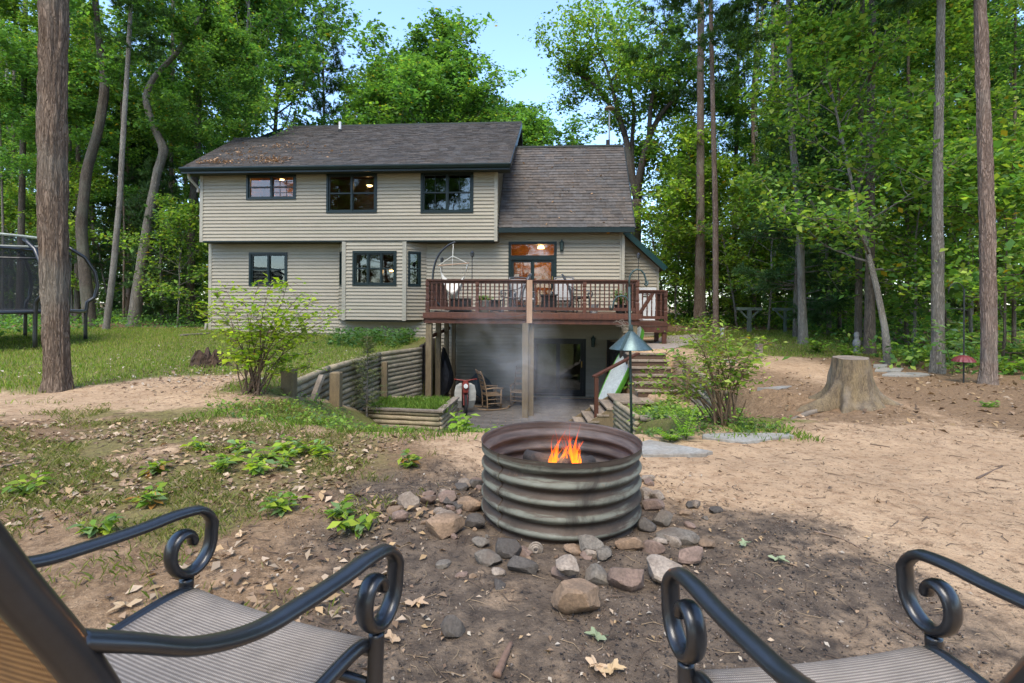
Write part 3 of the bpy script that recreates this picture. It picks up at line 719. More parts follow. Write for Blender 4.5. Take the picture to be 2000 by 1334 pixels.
# right wing, gable seen from the front
VW = 1.7
wx0, wx1 = U_END-.03, hu(1286, VW, 560)
ra = hp(1224, 449, VW-.3); rb = hp(1304, 522, VW-.3)
slw = (rb[1]-ra[1])/(rb[0]-ra[0])
def wing_top(u): return ra[1] + slw*(u-ra[0]) - .16
zlo = .0; m = MB()
m.add([(wx0,VW+.004,zlo),(wx1,VW+.004,zlo),(wx1,VW+.004,wing_top(wx1)),(wx0,VW+.004,wing_top(wx0)),(wx0,VW+5,zlo),(wx1,VW+5,zlo),(wx1,VW+5,wing_top(wx1)),(wx0,VW+5,wing_top(wx0))],
      [(0,1,2,3),(5,4,7,6),(1,5,6,2),(3,2,6,7),(0,3,7,4),(0,4,5,1)]); m.build('wall', siding_m, house)
wd0, wd1, wdz0, wdz1 = hu(1253,VW,590)-wx0, hu(1276,VW,590)-wx0, .80, hz(567,VW,1262)
siding((wx0,VW),(wx1-.06,VW), .3, wing_top(wx0), [(wd0-.1,wd1+.1,wdz0-.05,wdz1+.1)], clip=lambda z, L: (0, max(.01, min(L, (z-ra[1]+.16)/slw+ra[0]-wx0))))
m = MB(); m.box(wx1-.06, wx1+.012, VW-.04, VW+.05, .2, wing_top(wx1)-.02); m.build('corner_trim', trim_m, house)
d_ = MB(); d_.box(wx0+wd0-.1, wx0+wd0, VW-.04, VW+.0, wdz0-.05, wdz1+.1); d_.box(wx0+wd1, wx0+wd1+.1, VW-.04, VW, wdz0-.05, wdz1+.1); d_.box(wx0+wd0, wx0+wd1, VW-.04, VW, wdz1, wdz1+.1)
d_.box(wx0+wd0, wx0+wd1, VW-.015, VW, wdz0-.05, wdz0+.75)
dd = d_.build('entry_door', white_m, house)
p = MB(); p.box(wx0+wd0+.05, wx0+wd1-.05, VW-.012, VW-.006, wdz0+.75, wdz1); p.build('pane', M('dark_pane', (.02,.03,.025), rough=.05, bump=0, rnd=0, spec=.8), dd)
g = MB(); uc = wx0+(wd0+wd1)/2
g.box(uc-.012, uc+.012, VW-.02, VW-.013, wdz0+.75, wdz1)
for j in (1,2,3): zz = wdz0+.75+(wdz1-wdz0-.75)*j/4; g.box(wx0+wd0+.05, wx0+wd1-.05, VW-.021, VW-.0135, zz-.012, zz+.012)
g.build('grille', white_m, dd)
o = Vector((ra[0], VW-.3, ra[1])); o2 = Vector((rb[0], VW-.3, rb[1])); nn = Vector((-slw,0,1)).normalized()
m = MB(); vs = [o, o2, o2+Vector((0,5,0)), o+Vector((0,5,0))]; m.add(vs+[p_-nn*.16 for p_ in vs], [(0,1,2,3),(7,6,5,4),(0,4,5,1),(1,5,6,2),(2,6,7,3),(3,7,4,0)])
wr2 = m.build('roof', shingle_m, house); wr2.data.color_attributes.new('Col','FLOAT_COLOR','POINT').data.foreach_set('color', np.ones(32, np.float32))
m = MB(); m.beam(o-nn*.085+Vector((0,-.016,0)), o2-nn*.085+Vector((0,-.016,0)), .024, .18, nn); m.build('rake_board', M('teal_rake', (.004,.042,.042), rough=.35, bump=0, rnd=0), house)
# vent pipe, mast with disc
def roofpt(px, py): p_ = onroof(px, py); return p_
pv = roofpt(664, 257); m = MB(); m.tube([pv+Vector((0,0,-.1)), pv+Vector((0,0,.42))], .055, 12); vp = m.build('vent_pipe', white_m, house, False)
m = MB(); m.lathe([(.10,-.05),(.085,.03),(.062,.09),(.060,.10)], pv, 12); m.build('flashing', rubber_m, vp)
pm = hplane(1190, 284, (0,V_LE,Z_LE), Vector((0,-slr,1)).normalized()); mt = hplane(1188, 213, pm, (0,1,0))
m = MB(); m.tube([pm+Vector((0,.05,-.2)), Vector((pm.x,pm.y,mt.z))], .03, 8); mst = m.build('mast', M('galvanised_mast', (.45,.45,.44), rough=.4, metal=.6, bump=0), house)
m = MB(); m.lathe([(.001,.10),(.08,.09),(.20,.03),(.19,.0),(.05,-.03),(.001,-.03)], (pm.x,pm.y,mt.z), 16); m.build('antenna_disc', M('antenna_tan', (.42,.32,.22), rough=.5, bump=0), mst)
m = MB(); m.box(pm.x-.12, pm.x+.02, pm.y-.04, pm.y+.04, Z_LR-.02, Z_LR+.24); m.build('vent_cap', rubber_m, house)
# leaves lying on the upper roof
def roof_leaves():
    r = np.random.default_rng(5); pos = []
    for px, py, sx, sy, n in ((420,318,55,6,170),(530,314,40,8,230),(525,292,60,9,60),(560,284,50,8,60),(470,300,40,12,90),(610,300,120,18,40)):
        for k in range(n):
            x, y = r.normal(px, sx*.5), r.normal(py, sy*.5)
            p_ = onroof(x, min(y, 320.5))
            if p_.x > UE0+.1 and p_.y > VE+.02: pos.append(p_+pn*.035)
    for k in range(70):
        p_ = hplane(r.uniform(1000,1230), r.uniform(300,440), (0,V_LE,Z_LE), Vector((0,-slr,1)).normalized())
        if LU0+.1 < p_.x < LU1-.1 and p_.z < Z_LR-.2: pos.append(p_+Vector((0,-slr,1)).normalized()*.03)
    pos = np.array([tuple(p_) for p_ in pos]); n = len(pos)
    col = np.array([(.36,.22,.12)])*r.uniform(.6,1.3,(n,1))
    Vv, Ff, Cc = leafset(pos, r.uniform(.05,.12,n), .5, r, col, .6)
    o_ = link('fallen_leaves', np_mesh('fallen_leaves', Vv, Ff, DRY, Cc), None, (0,HY,0), (0,0,-TH)); tag(o_, 'dry brown leaves lying on the shingle roof', 'leaves', kind='stuff')
roof_leaves()
# ------------------------------------------------------------------ deck
deck = thing('deck', 'red-brown stained wooden deck with baluster railing behind the house', 'deck', (0, HY, 0), -TH)
VF = -2.60
DU0, DU1 = hu(831, VF), hu(1249, VF)
ZR = 1.95
def dbuild(mb, name, mat, parent=None): return mb.build(name, mat, parent or deck)
nb = 21; bw = (VL-.03-VF)/nb
for i in range(nb):
    m = MB(); m.box(DU0, DU1, VF+i*bw+.003, VF+(i+1)*bw-.003, Z_DECK-.035, Z_DECK+random.uniform(-.002,.002)); dbuild(m, 'deck_board', deckfloor_m)
m = MB(); m.box(DU0-.06, DU1+.06, VF-.05, VF-.004, Z_DECK-.14, Z_DECK-.012); dbuild(m, 'rim_board', deckwood_m)
m = MB(); m.box(DU0-.09, DU1+.09, VF-.08, VF+.01, Z_DECK-.165, Z_DECK-.145); dbuild(m, 'rim_ledge', deckwood_m)
m = MB(); m.box(DU0, DU1, VF-.030, VF+.01, Z_DECK-.30, Z_DECK-.168); dbuild(m, 'rim_joist', deckwood_m)
for s_ in (DU0, DU1):
    m = MB(); m.box(s_-.05, s_-.004, VF+.01, VL-.03, Z_DECK-.30, Z_DECK-.037); dbuild(m, 'rim_joist', deckwood_m)
for i in range(14):
    u = DU0+.3+(DU1-DU0-.6)*i/13; m = MB(); m.box(u-.02,u+.02, VF+.02, VL-.03, Z_DECK-.24, Z_DECK-.037); dbuild(m, 'joist', deckwood_m)
def mk_post(u, v, z0, z1, s_=.10, mat=deckwood_m, shaped=True, parent=None):
    m = MB(); h = s_/2
    if shaped:
        zs = [(z0,h),(z0+.28,h),(z0+.31,h*.72),(z0+.36,h*.98),(z0+.5,h*.72),(z0+.66,h*.9),(z0+.70,h*.7),(z0+.74,h),(z1,h)]
        vs = []
        for z, r in zs: vs += [(u-r,v-r,z),(u+r,v-r,z),(u+r,v+r,z),(u-r,v+r,z)]
        fs = [(3,2,1,0)]+[(i*4+k,i*4+(k+1)%4,i*4+4+(k+1)%4,i*4+4+k) for i in range(len(zs)-1) for k in range(4)]+[tuple(len(zs)*4-4+k for k in range(4))]
        m.add(vs, fs)
    else: m.box(u-h,u+h,v-h,v+h,z0,z1)
    return m.build('railing_post' if shaped else 'post', mat, parent or deck)
_bal = {}
def baluster_mesh(h):
    k = round(h, 3)
    if k not in _bal:
        m = MB(); r = .019
        zs = [(0,r),(.16,r),(.18,r*.6),(.22,r*.95),(h*.5,r*.68),(h-.24,r*.9),(h-.2,r*.6),(h-.18,r),(h,r)]; vs = []
        for z, q in zs: vs += [(-q,-q,z),(q,-q,z),(q,q,z),(-q,q,z)]
        fs = [(3,2,1,0)]+[(i*4+j,i*4+(j+1)%4,i*4+4+(j+1)%4,i*4+4+j) for i in range(len(zs)-1) for j in range(4)]+[tuple(len(zs)*4-4+j for j in range(4))]
        m.add(vs, fs); _bal[k] = m.mesh('baluster', deckwood_m)
    return _bal[k]
def railing(a, b, zf, zt, spacing=.124, posts=(), skip=None):
    a, b = Vector((a[0],a[1],0)), Vector((b[0],b[1],0)); L = (b-a).length; d = (b-a)/L
    m = MB(); m.beam(a+Vector((0,0,zt-.02)), b+Vector((0,0,zt-.02)), .14, .038); dbuild(m, 'top_rail', deckwood_m)
    m = MB(); m.beam(a+Vector((0,0,zt-.075)), b+Vector((0,0,zt-.075)), .038, .07); dbuild(m, 'sub_rail', deckwood_m)
    m = MB(); m.beam(a+Vector((0,0,zf+.115)), b+Vector((0,0,zf+.115)), .038, .085); dbuild(m, 'bottom_rail', deckwood_m)
    n = int(L/spacing); me = baluster_mesh(zt-.11-zf-.157)
    for i in range(1, n):
        s_ = L*i/n
        if any(abs(s_-p_) < .075 for p_ in posts): continue
        p_ = a+d*s_; link('baluster', me, deck, (p_.x, p_.y, zf+.157), (0,0,math.atan2(d.y,d.x)))
pu = [hu(932, VF), hu(1142, VF)]
railing((DU0+.05,VF+.05), (DU1-.05,VF+.05), Z_DECK, ZR, posts=[p_-DU0-.05 for p_ in pu])
railing((DU0+.05,VF+.10), (DU0+.05,.05), Z_DECK, ZR); railing((DU1-.05,VF+.10), (DU1-.05,VF+1.7), Z_DECK, ZR)
for u, v in ((DU0+.05,VF+.05),(DU1-.05,VF+.05),(pu[0],VF+.05),(pu[1],VF+.05),(DU0+.05,.06),(DU1-.05,VF+1.75)): mk_post(u, v, Z_DECK+.004, ZR-.04)
# pale replacement post bolted to the front, old support posts below
u = hu(1034.5, VF-.1); m = MB(); m.box(u-.075, u+.075, VF-.15, VF-.082, hz(631,VF-.12,1034), ZR-.02); pp = dbuild(m, 'railing_post', newwood_m); pp['label'] = 'pale new board bolted to the deck front'
def gpost(px, v, w_=.14, ztop=None):
    u = hu(px, v, 700); p_ = h2w(u, v, 0); m = MB(); m.box(u-w_/2,u+w_/2,v-w_/2,v+w_/2, g1(p_.x,p_.y)-.15, ztop or Z_DECK-.305); return dbuild(m, 'support_post', postwood_m)
gpost(1026, VF-.12, .16, hz(631,VF-.12,1026)); gpost(1037, VF+.12, .15); gpost(838, VF+.08, .16); gpost(1237, VF+.08, .17)
gpost(856, VF+1.0, .14); gpost(872, VF+1.9, .13); gpost(886, VF+2.8, .12)
for z in (.35,):
    m = MB(); m.beam((DU0+.1,VF+.2,z+.0),(DU0+.1,VL-.1,z+.12),.05,.10); dbuild(m, 'brace', deckwood_m)
# side landing, half a metre lower, with its own rail
VS = VF+1.25
LU_0, LU_1 = DU1+.03, hu(1304, VS, 600); ZL = .80
for i in range(9):
    m = MB(); m.box(LU_0, LU_1, VS+i*.14+.003, VS+(i+1)*.14-.003, ZL-.035, ZL); dbuild(m, 'deck_board', deckfloor_m)
m = MB(); m.box(LU_0, LU_1+.06, VS-.05, VS-.003, ZL-.13, ZL-.012); dbuild(m, 'rim_board', deckwood_m)
m = MB(); m.box(LU_0, LU_1, VS-.03, VS+.01, ZL-.32, ZL-.135); dbuild(m, 'rim_joist', deckwood_m)
railing((LU_0+.02,VS+.05),(LU_1-.05,VS+.05), ZL, ZL+.92); railing((LU_1-.05,VS+.12),(LU_1-.05,VS+1.25), ZL, ZL+.92)
mk_post(LU_1-.05, VS+.05, ZL+.004, ZL+.88); mk_post(LU_1-.05, VS+1.25, ZL+.004, ZL+.88); mk_post(LU_0+.04, VS+.05, ZL+.004, ZL+.88)
m = MB(); m.beam((LU_1-.75,VS+.9,ZL+.05),(LU_1-.25,VS+.9,ZL+.85),.04,.5,(0,1,0)); dbuild(m, 'gate_panel', deckwood_m)
for px, v in ((1297, VS+.06), (1282, VS+1.0)):
    u = hu(px, v, 650); p_ = h2w(u,v,0); m = MB(); m.box(u-.06,u+.06,v-.06,v+.06,g1(p_.x,p_.y)-.15,ZL-.325); dbuild(m, 'support_post', deckwood_m)
# cable slung under the rim
def cat3(p, q, sag, n=14):
    p, q = Vector(p), Vector(q); return [p.lerp(q, i/n)-Vector((0,0,sag*4*(i/n)*(1-i/n))) for i in range(n+1)]
ua, za = hp(945,598,VF-.1); ub, zb = hp(1030,612,VF-.1)
m = MB(); m.tube(cat3((ua,VF-.10,za),(ub,VF-.10,zb),.17), .009, 6)
cb = m.build('cable', darkmetal_m, None); cb.location = (0,HY,0); cb.rotation_euler = (0,0,-TH); tag(cb, 'thin grey cable drooping along the deck edge', 'cable')
# retaining boards left and right below the deck
def plank_wall(name, label, p, q, z0, z1, n, mat):
    t = thing(name, label, 'wall', (p[0],p[1],z0)); L = math.hypot(q[0]-p[0], q[1]-p[1]); ang = math.atan2(q[1]-p[1], q[0]-p[0]); t.rotation_euler = (0,0,ang)
    h = (z1-z0)/n
    for i in range(n):
        m = MB(); m.box(0, L, -.04, .04, i*h+.006, (i+1)*h-.006); m.build('plank', mat, t)
    for k in range(3):
        m = MB(); x = L*(k+.5)/3; m.box(x-.05,x+.05,-.12,-.041,0,z1-z0+.05); m.build('post', mat, t)
    return t
darkplank_m = M('dark_timber', (.045,.034,.026), (.025,.02,.016), rough=.9, scale=3, bump=.4)  # very dark brown planks
plank_wall('retaining_wall', 'dark timber plank wall under the deck beside the red moped', (-2.52,14.2), (-2.62,17.0), PATIO-.05, .12, 9, darkplank_m)
plank_wall('retaining_wall', 'dark timber plank wall under the deck behind the leaning paddle board', (3.12,16.6), (3.12,13.75), PATIO-.05, .12, 9, darkplank_m)
# paved floor below the deck
pt_ = MB(); n = 0
pav_m = M('brick_paver', (.13,.115,.10), (.085,.075,.066), rough=.9, scale=5, bump=.4, rnd=.15)
patio = link('patio', None, None, (0,0,PATIO)); tag(patio, kind='structure')
pm_ = MB(); pm_.box(-.19,.19,-.095,.095,-.05,.022); pme = pm_.mesh('paver', pav_m)
for j in range(26):
    for i in range(13):
        x, y = -2.05+i*.39+(.195 if j%2 else 0)-.05, 11.95+j*.2
        if x > 2.9 or (x > 1.2 and y < 12.9): continue
        if n >= 300: break
        link('paver', pme, patio, (x, y, random.uniform(-.006,.004)), (0,0,random.uniform(-.02,.02))); n += 1
# ------------------------------------------------------------------ log walls, planters, stairs
def mk_log(p, q, r, parent, mat=log_m, seed=0, name='log'):
    rr = random.Random(seed); n = 7; pts = [Vector(p).lerp(Vector(q), i/(n-1))+Vector((rr.uniform(-.006,.006),rr.uniform(-.006,.006),rr.uniform(-.006,.006))) for i in range(n)]
    m = MB(); m.tube(pts, [r*rr.uniform(.93,1.05) for _ in pts], 9, jit=.03); return m.build(name, mat, parent, True)
def log_wall(name, label, line, ztop, r=.056, post_at=(), fall=None):
    """rows of half-buried logs along a polyline; ztop per point"""
    t = thing(name, label, 'retaining wall'); sd = 0
    for (a, za), (b, zb) in zip(zip(line[:-1], ztop[:-1]), zip(line[1:], ztop[1:])):
        d = Vector((b[0]-a[0], b[1]-a[1], 0)).normalized(); side = Vector((d.y,-d.x,0))*.10 if d.y > 0 else Vector((-d.y,d.x,0))*.10
        if name == 'log_wall' and line[0][0] > 0: side = -side
        ga = g1(a[0]+side.x*1.6, a[1]+side.y*1.6); gb = g1(b[0]+side.x*1.6, b[1]+side.y*1.6)
        z = max(za, zb); k = 0; hmax = max(za-ga, zb-gb)+.25
        while k*2*r*.97 < hmax:
            dz = -k*2*r*.97-r
            p, q = Vector((a[0],a[1],za+dz)), Vector((b[0],b[1],zb+dz))
            mk_log(p-d*.02, q+d*.02, r*random.uniform(.95,1.03), t, seed=sd); sd += 1; k += 1
    for (x, y, z0, z1, s_) in post_at:
        m = MB(); h = s_/2; m.box(x-h,x+h,y-h,y+h,z0,z1-.01); vs = [(x-h,y-h,z1-.01),(x+h,y-h,z1-.01),(x+h,y+h,z1-.01),(x-h,y+h,z1-.01)]
        m.add(vs+[(x-h*.8,y-h*.8,z1+.005),(x+h*.8,y-h*.8,z1+.012),(x+h*.8,y+h*.8,z1+.0),(x-h*.8,y+h*.8,z1+.004)], [(0,1,5,4),(1,2,6,5),(2,3,7,6),(3,0,4,7),(4,5,6,7)])
        m.build('post', postwood_m, t)
    return t
LWALL = [(-3.28,7.7),(-3.38,9.4),(-3.18,12.3),(-2.50,14.0)]
pA, pB = P(565,722,7.55), P(650,727,8.9)
log_wall('log_wall', 'long weathered log retaining wall holding up the grass beside the deck', LWALL, [.10,.12,.10,.09],
         post_at=[(pA.x,pA.y,-.6,pA.z,.17),(pB.x+.06,pB.y,-1.0,pB.z,.17),(-3.02,12.2,-1.6,-.12,.13)])
lw = [o for o in bpy.data.objects if o.name == 'log_wall'][0]
m = MB(); m.beam((-3.16,7.95,-.45),(-3.05,8.25,.10),.09,.06); m.build('loose_board', oldwood_m, lw)
rw = log_wall('log_wall', 'short grey log retaining wall to one side of the wooden steps', [(3.52,8.6),(4.12,12.2)], [-.10,-.02], post_at=[(3.42,8.5,-1.2,.10,.15),(3.86,11.2,-1.3,.02,.12)])
log_wall('log_wall', 'low log edging wall in front of the leafy shrub', [(4.35,7.9),(3.52,8.45)], [-.08,-.10])
# small post by the lawn
pp = GP(1482, 700); m = MB(); m.box(pp.x-.06,pp.x+.06,pp.y-.06,pp.y+.06,pp.z-.1,pp.z+.33); fp = m.build('wooden_post', oldwood_m); tag(fp, 'short weathered wooden post at the edge of the small lawn', 'post')
# raised planter with grass
pl = thing('planter_box', 'raised log-sided planter bed full of grass below the retaining wall', 'planter', (-1.47,10.5,0))
fl, fr_, br, bl = Vector((-3.05,10.8,-.96)), Vector((-1.47,10.5,-.955)), Vector((-1.30,12.0,-.95)), Vector((-2.95,12.3,-.95))
o_ = Vector((-1.47,10.5,0))
for k in range(6):
    dz = Vector((0,0,-.045-k*.098))
    for a, b in ((fl,fr_),(fr_,br),(br,bl)):
        if (a is br) and k > 3: continue
        mk_log(a+dz-o_, b+dz-o_, .052, pl, seed=100+k)
for a, b in ((fl,fr_),(fr_,br)):
    d = (b-a).normalized(); m = MB(); m.beam(a-d*.05+Vector((0,0,.02))-o_, b+d*.05+Vector((0,0,.02))-o_, .15, .035); m.build('cap_board', oldwood_m, pl)
m = MB(); m.add([p-o_+Vector((0,0,-.07)) for p in (fl,fr_,br,bl)]+[p-o_+Vector((0,0,-.6)) for p in (fl,fr_,br,bl)], [(0,1,2,3),(0,4,5,1),(1,5,6,2),(2,6,7,3),(3,7,4,0)]); m.build('soil', M('planter_soil', (.06,.05,.03), rough=.95, bump=.8, bscale=40), pl)

# stairs
st = thing('wooden_stairs', 'weathered wooden steps climbing from the patio to the yard', 'stairs', (2.4,12.0,PATIO))
tread_m = M('grey_tread_wood', (.30,.235,.17), (.20,.155,.11), rough=.85, scale=3, stretch=(5,1,5), bump=.5, rnd=.15, fine=.4)
riser_m = M('brown_riser_wood', (.105,.062,.035), (.07,.04,.024), rough=.8, scale=3, stretch=(1,5,5), bump=.3, rnd=.12)
S0 = Vector((2.4,12.0,PATIO))
def sbox(name, x0,x1,y0,y1,z0,z1,mat):
    m = MB(); m.box(x0-S0.x,x1-S0.x,y0-S0.y,y1-S0.y,z0-S0.z,z1-S0.z); return m.build(name, mat, st)
zt = -.93; y0s, y1s = 11.6, 12.75
for k, x in enumerate((2.40,2.19,1.97,1.75,1.53,1.31)):       # lower flight, going down to the left
    z = zt-k*.145
    if k == 0:
        for j in range(4): sbox('tread', 2.38, 3.02, y0s+j*.29+.004, y0s+(j+1)*.29-.004, z-.04, z, tread_m)
    else:
        sbox('tread', x-.02, x+.12, y0s, y1s, z-.04, z, tread_m); sbox('tread', x+.125, x+.25, y0s, y1s, z-.04, z, tread_m)
for yy in (y0s+.02, y1s-.06):
    m = MB(); m.add([(a-S0.x,b-S0.y,c-S0.z) for a,b,c in ((1.25,yy,PATIO),(1.45,yy,PATIO-.02),(2.98,yy,-1.25),(2.98,yy,-.98),(2.42,yy,-.98),(1.25,yy,-1.72))]+[(a-S0.x,b+.05-S0.y,c-S0.z) for a,b,c in ((1.25,yy,PATIO),(1.45,yy,PATIO-.02),(2.98,yy,-1.25),(2.98,yy,-.98),(2.42,yy,-.98),(1.25,yy,-1.72))],
        [tuple(range(6)), tuple(range(11,5,-1))]+[(i,(i+1)%6,6+(i+1)%6,6+i) for i in range(6)]); m.build('stringer', postwood_m, st)
for k in range(6):                                             # upper flight towards the house
    y, z = 12.25+k*.22, -.93+(k+1)*.158
    sbox('riser', 3.03, 4.02, y, y+.03, z-.158, z-.038, riser_m); sbox('tread', 3.0, 4.04, y-.03, y+.24, z-.036, z, tread_m)
sbox('landing_board', 2.98, 4.03, 11.65, 12.24, -.975, -.935, tread_m)
# hand rail
u0, u1 = P(1161,736,11.75), P(1243,690,12.6)
def sr(p): return Vector(p)-S0
m = MB(); m.beam(sr((u0.x-.02,u0.y,u0.z)), sr((u1.x+.05,u1.y,u1.z)), .10, .045); m.build('handrail', deckwood_m, st)
m = MB(); m.box(u0.x-S0.x, u0.x+.09-S0.x, u0.y-.045-S0.y, u0.y+.045-S0.y, -1.36-S0.z, u0.z-.02-S0.z); m.build('rail_post', deckwood_m, st)
# leafy bed beside the steps: loose logs
b1 = thing('log_edging', 'old grey logs edging the leafy bed beside the bird feeder', 'edging', (2.1,8.1,-.6))
def br_(p): return Vector(p)-Vector((2.1,8.1,-.6))
mk_log(br_((2.02,8.0,-.50)), br_((3.15,7.85,-.47)), .055, b1, oldwood_m, 201); mk_log(br_((2.1,7.9,-.60)), br_((3.2,7.8,-.58)), .06, b1, oldwood_m, 202); mk_log(br_((2.2,7.8,-.70)), br_((3.1,7.75,-.67)), .05, b1, oldwood_m, 203)
for k in range(6): mk_log(br_((1.98-.0*k,8.02,-.50-k*.09)), br_((1.95,9.6,-.56-k*.09)), .048, b1, log_m, 210+k)

# paved ramp at the top of the steps
wk = [(3.2,13.75),(4.3,13.7),(5.6,15.2),(6.6,17.5),(5.2,17.8),(4.4,15.6),(3.2,14.6)]
V2 = [(x,y,g1(x,y)+.02) for x,y in wk]; m = MB(); m.add(V2+[(x,y,z-.15) for x,y,z in V2], [tuple(range(7))]+[(i,7+i,7+(i+1)%7,(i+1)%7) for i in range(7)])
o = m.build('path', gravelwalk_m); tag(o, kind='structure')

# flagstones
def flag(pix, label, group=None, th=.022):
    pts = [GP(*p) for p in pix]; c = sum(pts, Vector())/len(pts); n = len(pts)*3; rr = random.Random(int(c.x*100)); poly = []
    for i in range(len(pts)):
        a, b = pts[i], pts[(i+1)%len(pts)]
        for k in range(3): q = a.lerp(b, k/3); poly.append(((q.x-c.x)*rr.uniform(.97,1.03), (q.y-c.y)*rr.uniform(.95,1.05)))
    zc = max(p.z for p in pts)
    m = MB(); m.prism(poly, -.03, th, None); vs = [(x*.985,y*.985,th+.006) for x,y in poly]; k = len(m.v)
    m.v += vs; m.f = [f for f in m.f if f != tuple(range(n,2*n))]; m.f += [(n+i,n+(i+1)%n,k+(i+1)%n,k+i) for i in range(n)]+[tuple(range(k,k+n))]
    o = m.build('flagstone', flag_m); o.location = (c.x,c.y,c.z); tag(o, label, 'stone', group or 'flagstones laid as stepping stones'); return o
flag([(1256,893),(1372,894),(1390,888),(1330,874),(1268,865),(1240,872)], 'pale flagstone lying against the back of the fire ring')
flag([(1374,858),(1452,868),(1550,857),(1540,852),(1430,850),(1370,853)], 'wide jagged flagstone below the leafy shrub on bare sand')
flag([(1478,766),(1520,762),(1548,755),(1530,755),(1490,760)], 'small flagstone between the shrub and the sawn stump')
flag([(1722,735),(1780,737),(1820,734),(1800,729),(1740,729)], 'longest flagstone behind the stump at the wood edge')
flag([(1708,727),(1760,728),(1764,720),(1712,720)], 'dark flagstone behind the stump, partly hidden by it')
flag([(1706,718),(1732,718),(1734,713),(1706,713)], 'smallest dark flagstone of the row behind the stump')
flag([(1408,709),(1440,709),(1442,704),(1410,703)], 'pale flagstone at the edge of the small lawn')

# sawn stump with flared roots
def stump():
    b = GP(1662, 785); t = thing('tree_stump', 'large sawn tree stump with flared grey roots on the sand', 'stump', (b.x,b.y,b.z-.02))
    n = 72; rows = []; H = .60; z_l = [-.06,0,.02,.04,.07,.10,.14,.18,.23,.28,.34,.40,.46,.52,.57,.60]
    roots = [(math.radians(195),1.30,.20),(math.radians(335),1.0,.22),(math.radians(262),.45,.35),(math.radians(75),.6,.3),(math.radians(130),.7,.25),(math.radians(20),.55,.3),(math.radians(230),.5,.2),(math.radians(300),.35,.25)]
    V_ = []
    for z in z_l:
        tz = max(z,0)/H
        for k in range(n):
            a = 2*math.pi*k/n; r = .205+.045*(1-tz)+.02*math.sin(5*a+1)*(1-.5*tz)
            for ra, L, w_ in roots:
                dd = math.atan2(math.sin(a-ra), math.cos(a-ra)); r += .42*L*math.exp(-(dd/w_)**2)*math.exp(-max(z,-.02)/ .13)
            r += .018*float(fbm(np.array([math.cos(a)*6+9]), np.array([math.sin(a)*6]), np.array([z*3.0]), seed=4, oct=4)[0])*(1+.8*(1-tz))
            V_.append((r*math.cos(a), r*math.sin(a), z + (.012*math.sin(a*1.0+.5) if z > .5 else 0)))
    m = MB(); fs = [(i*n+k,i*n+(k+1)%n,(i+1)*n+(k+1)%n,(i+1)*n+k) for i in range(len(z_l)-1) for k in range(n)]
    m.add(V_, fs); bark = M('stump_bark', (.225,.165,.088), (.105,.076,.047), rough=.9, scale=3, stretch=(4,4,.7), bump=.9, bscale=16, bdist=.02, rnd=0, fine=.5, dirt=(.24,.20,.15), dirt_scale=3.2)
    m.build('trunk', bark, t, True)
    m = MB(); top = V_[-n:]; m.add([(x*.985,y*.985,z+.001) for x,y,z in top]+[(0,0,.604)], [(k,(k+1)%n,n) for k in range(n)])
    m.build('cut_face', M('sawn_wood', (.26,.20,.14), (.13,.10,.075), rough=.9, scale=7, bump=.6, rnd=0), t)
    for ang, L in ((195,1.05),):
        a = math.radians(ang); pts = []
        for i in range(8):
            s_ = .3+L*i/7; x, y = s_*math.cos(a+.25*i/7), s_*math.sin(a+.25*i/7); pts.append((x,y,g1(b.x+x,b.y+y)-b.z+.012+.05*(1-i/7)))
        m = MB(); m.tube(pts, [.055-.045*i/7 for i in range(8)], 8, jit=.15); m.build('root', M('root_grey', (.21,.17,.125), (.12,.095,.07), bump=.8, bscale=20, rnd=0), t, True)
stump()
# rotten stump on the lawn
def rotten():
    b = GP(408, 716); t = thing('rotten_stump', 'dark crumbling jagged stump on the lawn behind the yellow-green shrub', 'stump', (b.x,b.y,b.z-.03))
    rr = random.Random(3); n = 40; V_ = []; hs = [.25+.14*float(vnoise(np.array([k*.45]),np.array([2.2]),seed=8)[0])+.06*rr.random() for k in range(n)]
    for i in range(6):
        for k in range(n):
            a = 2*math.pi*k/n; r = (.34-.11*i/5+.05*math.sin(3*a+1)+.03*rr.uniform(-1,1)); V_.append((r*math.cos(a)*1.05, r*math.sin(a)*.8, hs[k]*i/5))
    for i in range(3):
        for k in range(n):
            a = 2*math.pi*k/n; r = .17-.05*i; V_.append((r*math.cos(a), r*math.sin(a)*.8, hs[k]*(.8-.22*i)))
    m = MB(); m.add(V_, [(i*n+k,i*n+(k+1)%n,(i+1)*n+(k+1)%n,(i+1)*n+k) for i in range(8) for k in range(n)]+[tuple(8*n+k for k in range(n))])
    m.build('stump_shell', M('rotten_wood', (.12,.068,.038), (.045,.028,.018), rough=.95, scale=6, stretch=(2,2,.7), bump=1, bscale=18, bdist=.03, rnd=0, fine=.5), t)
rotten()

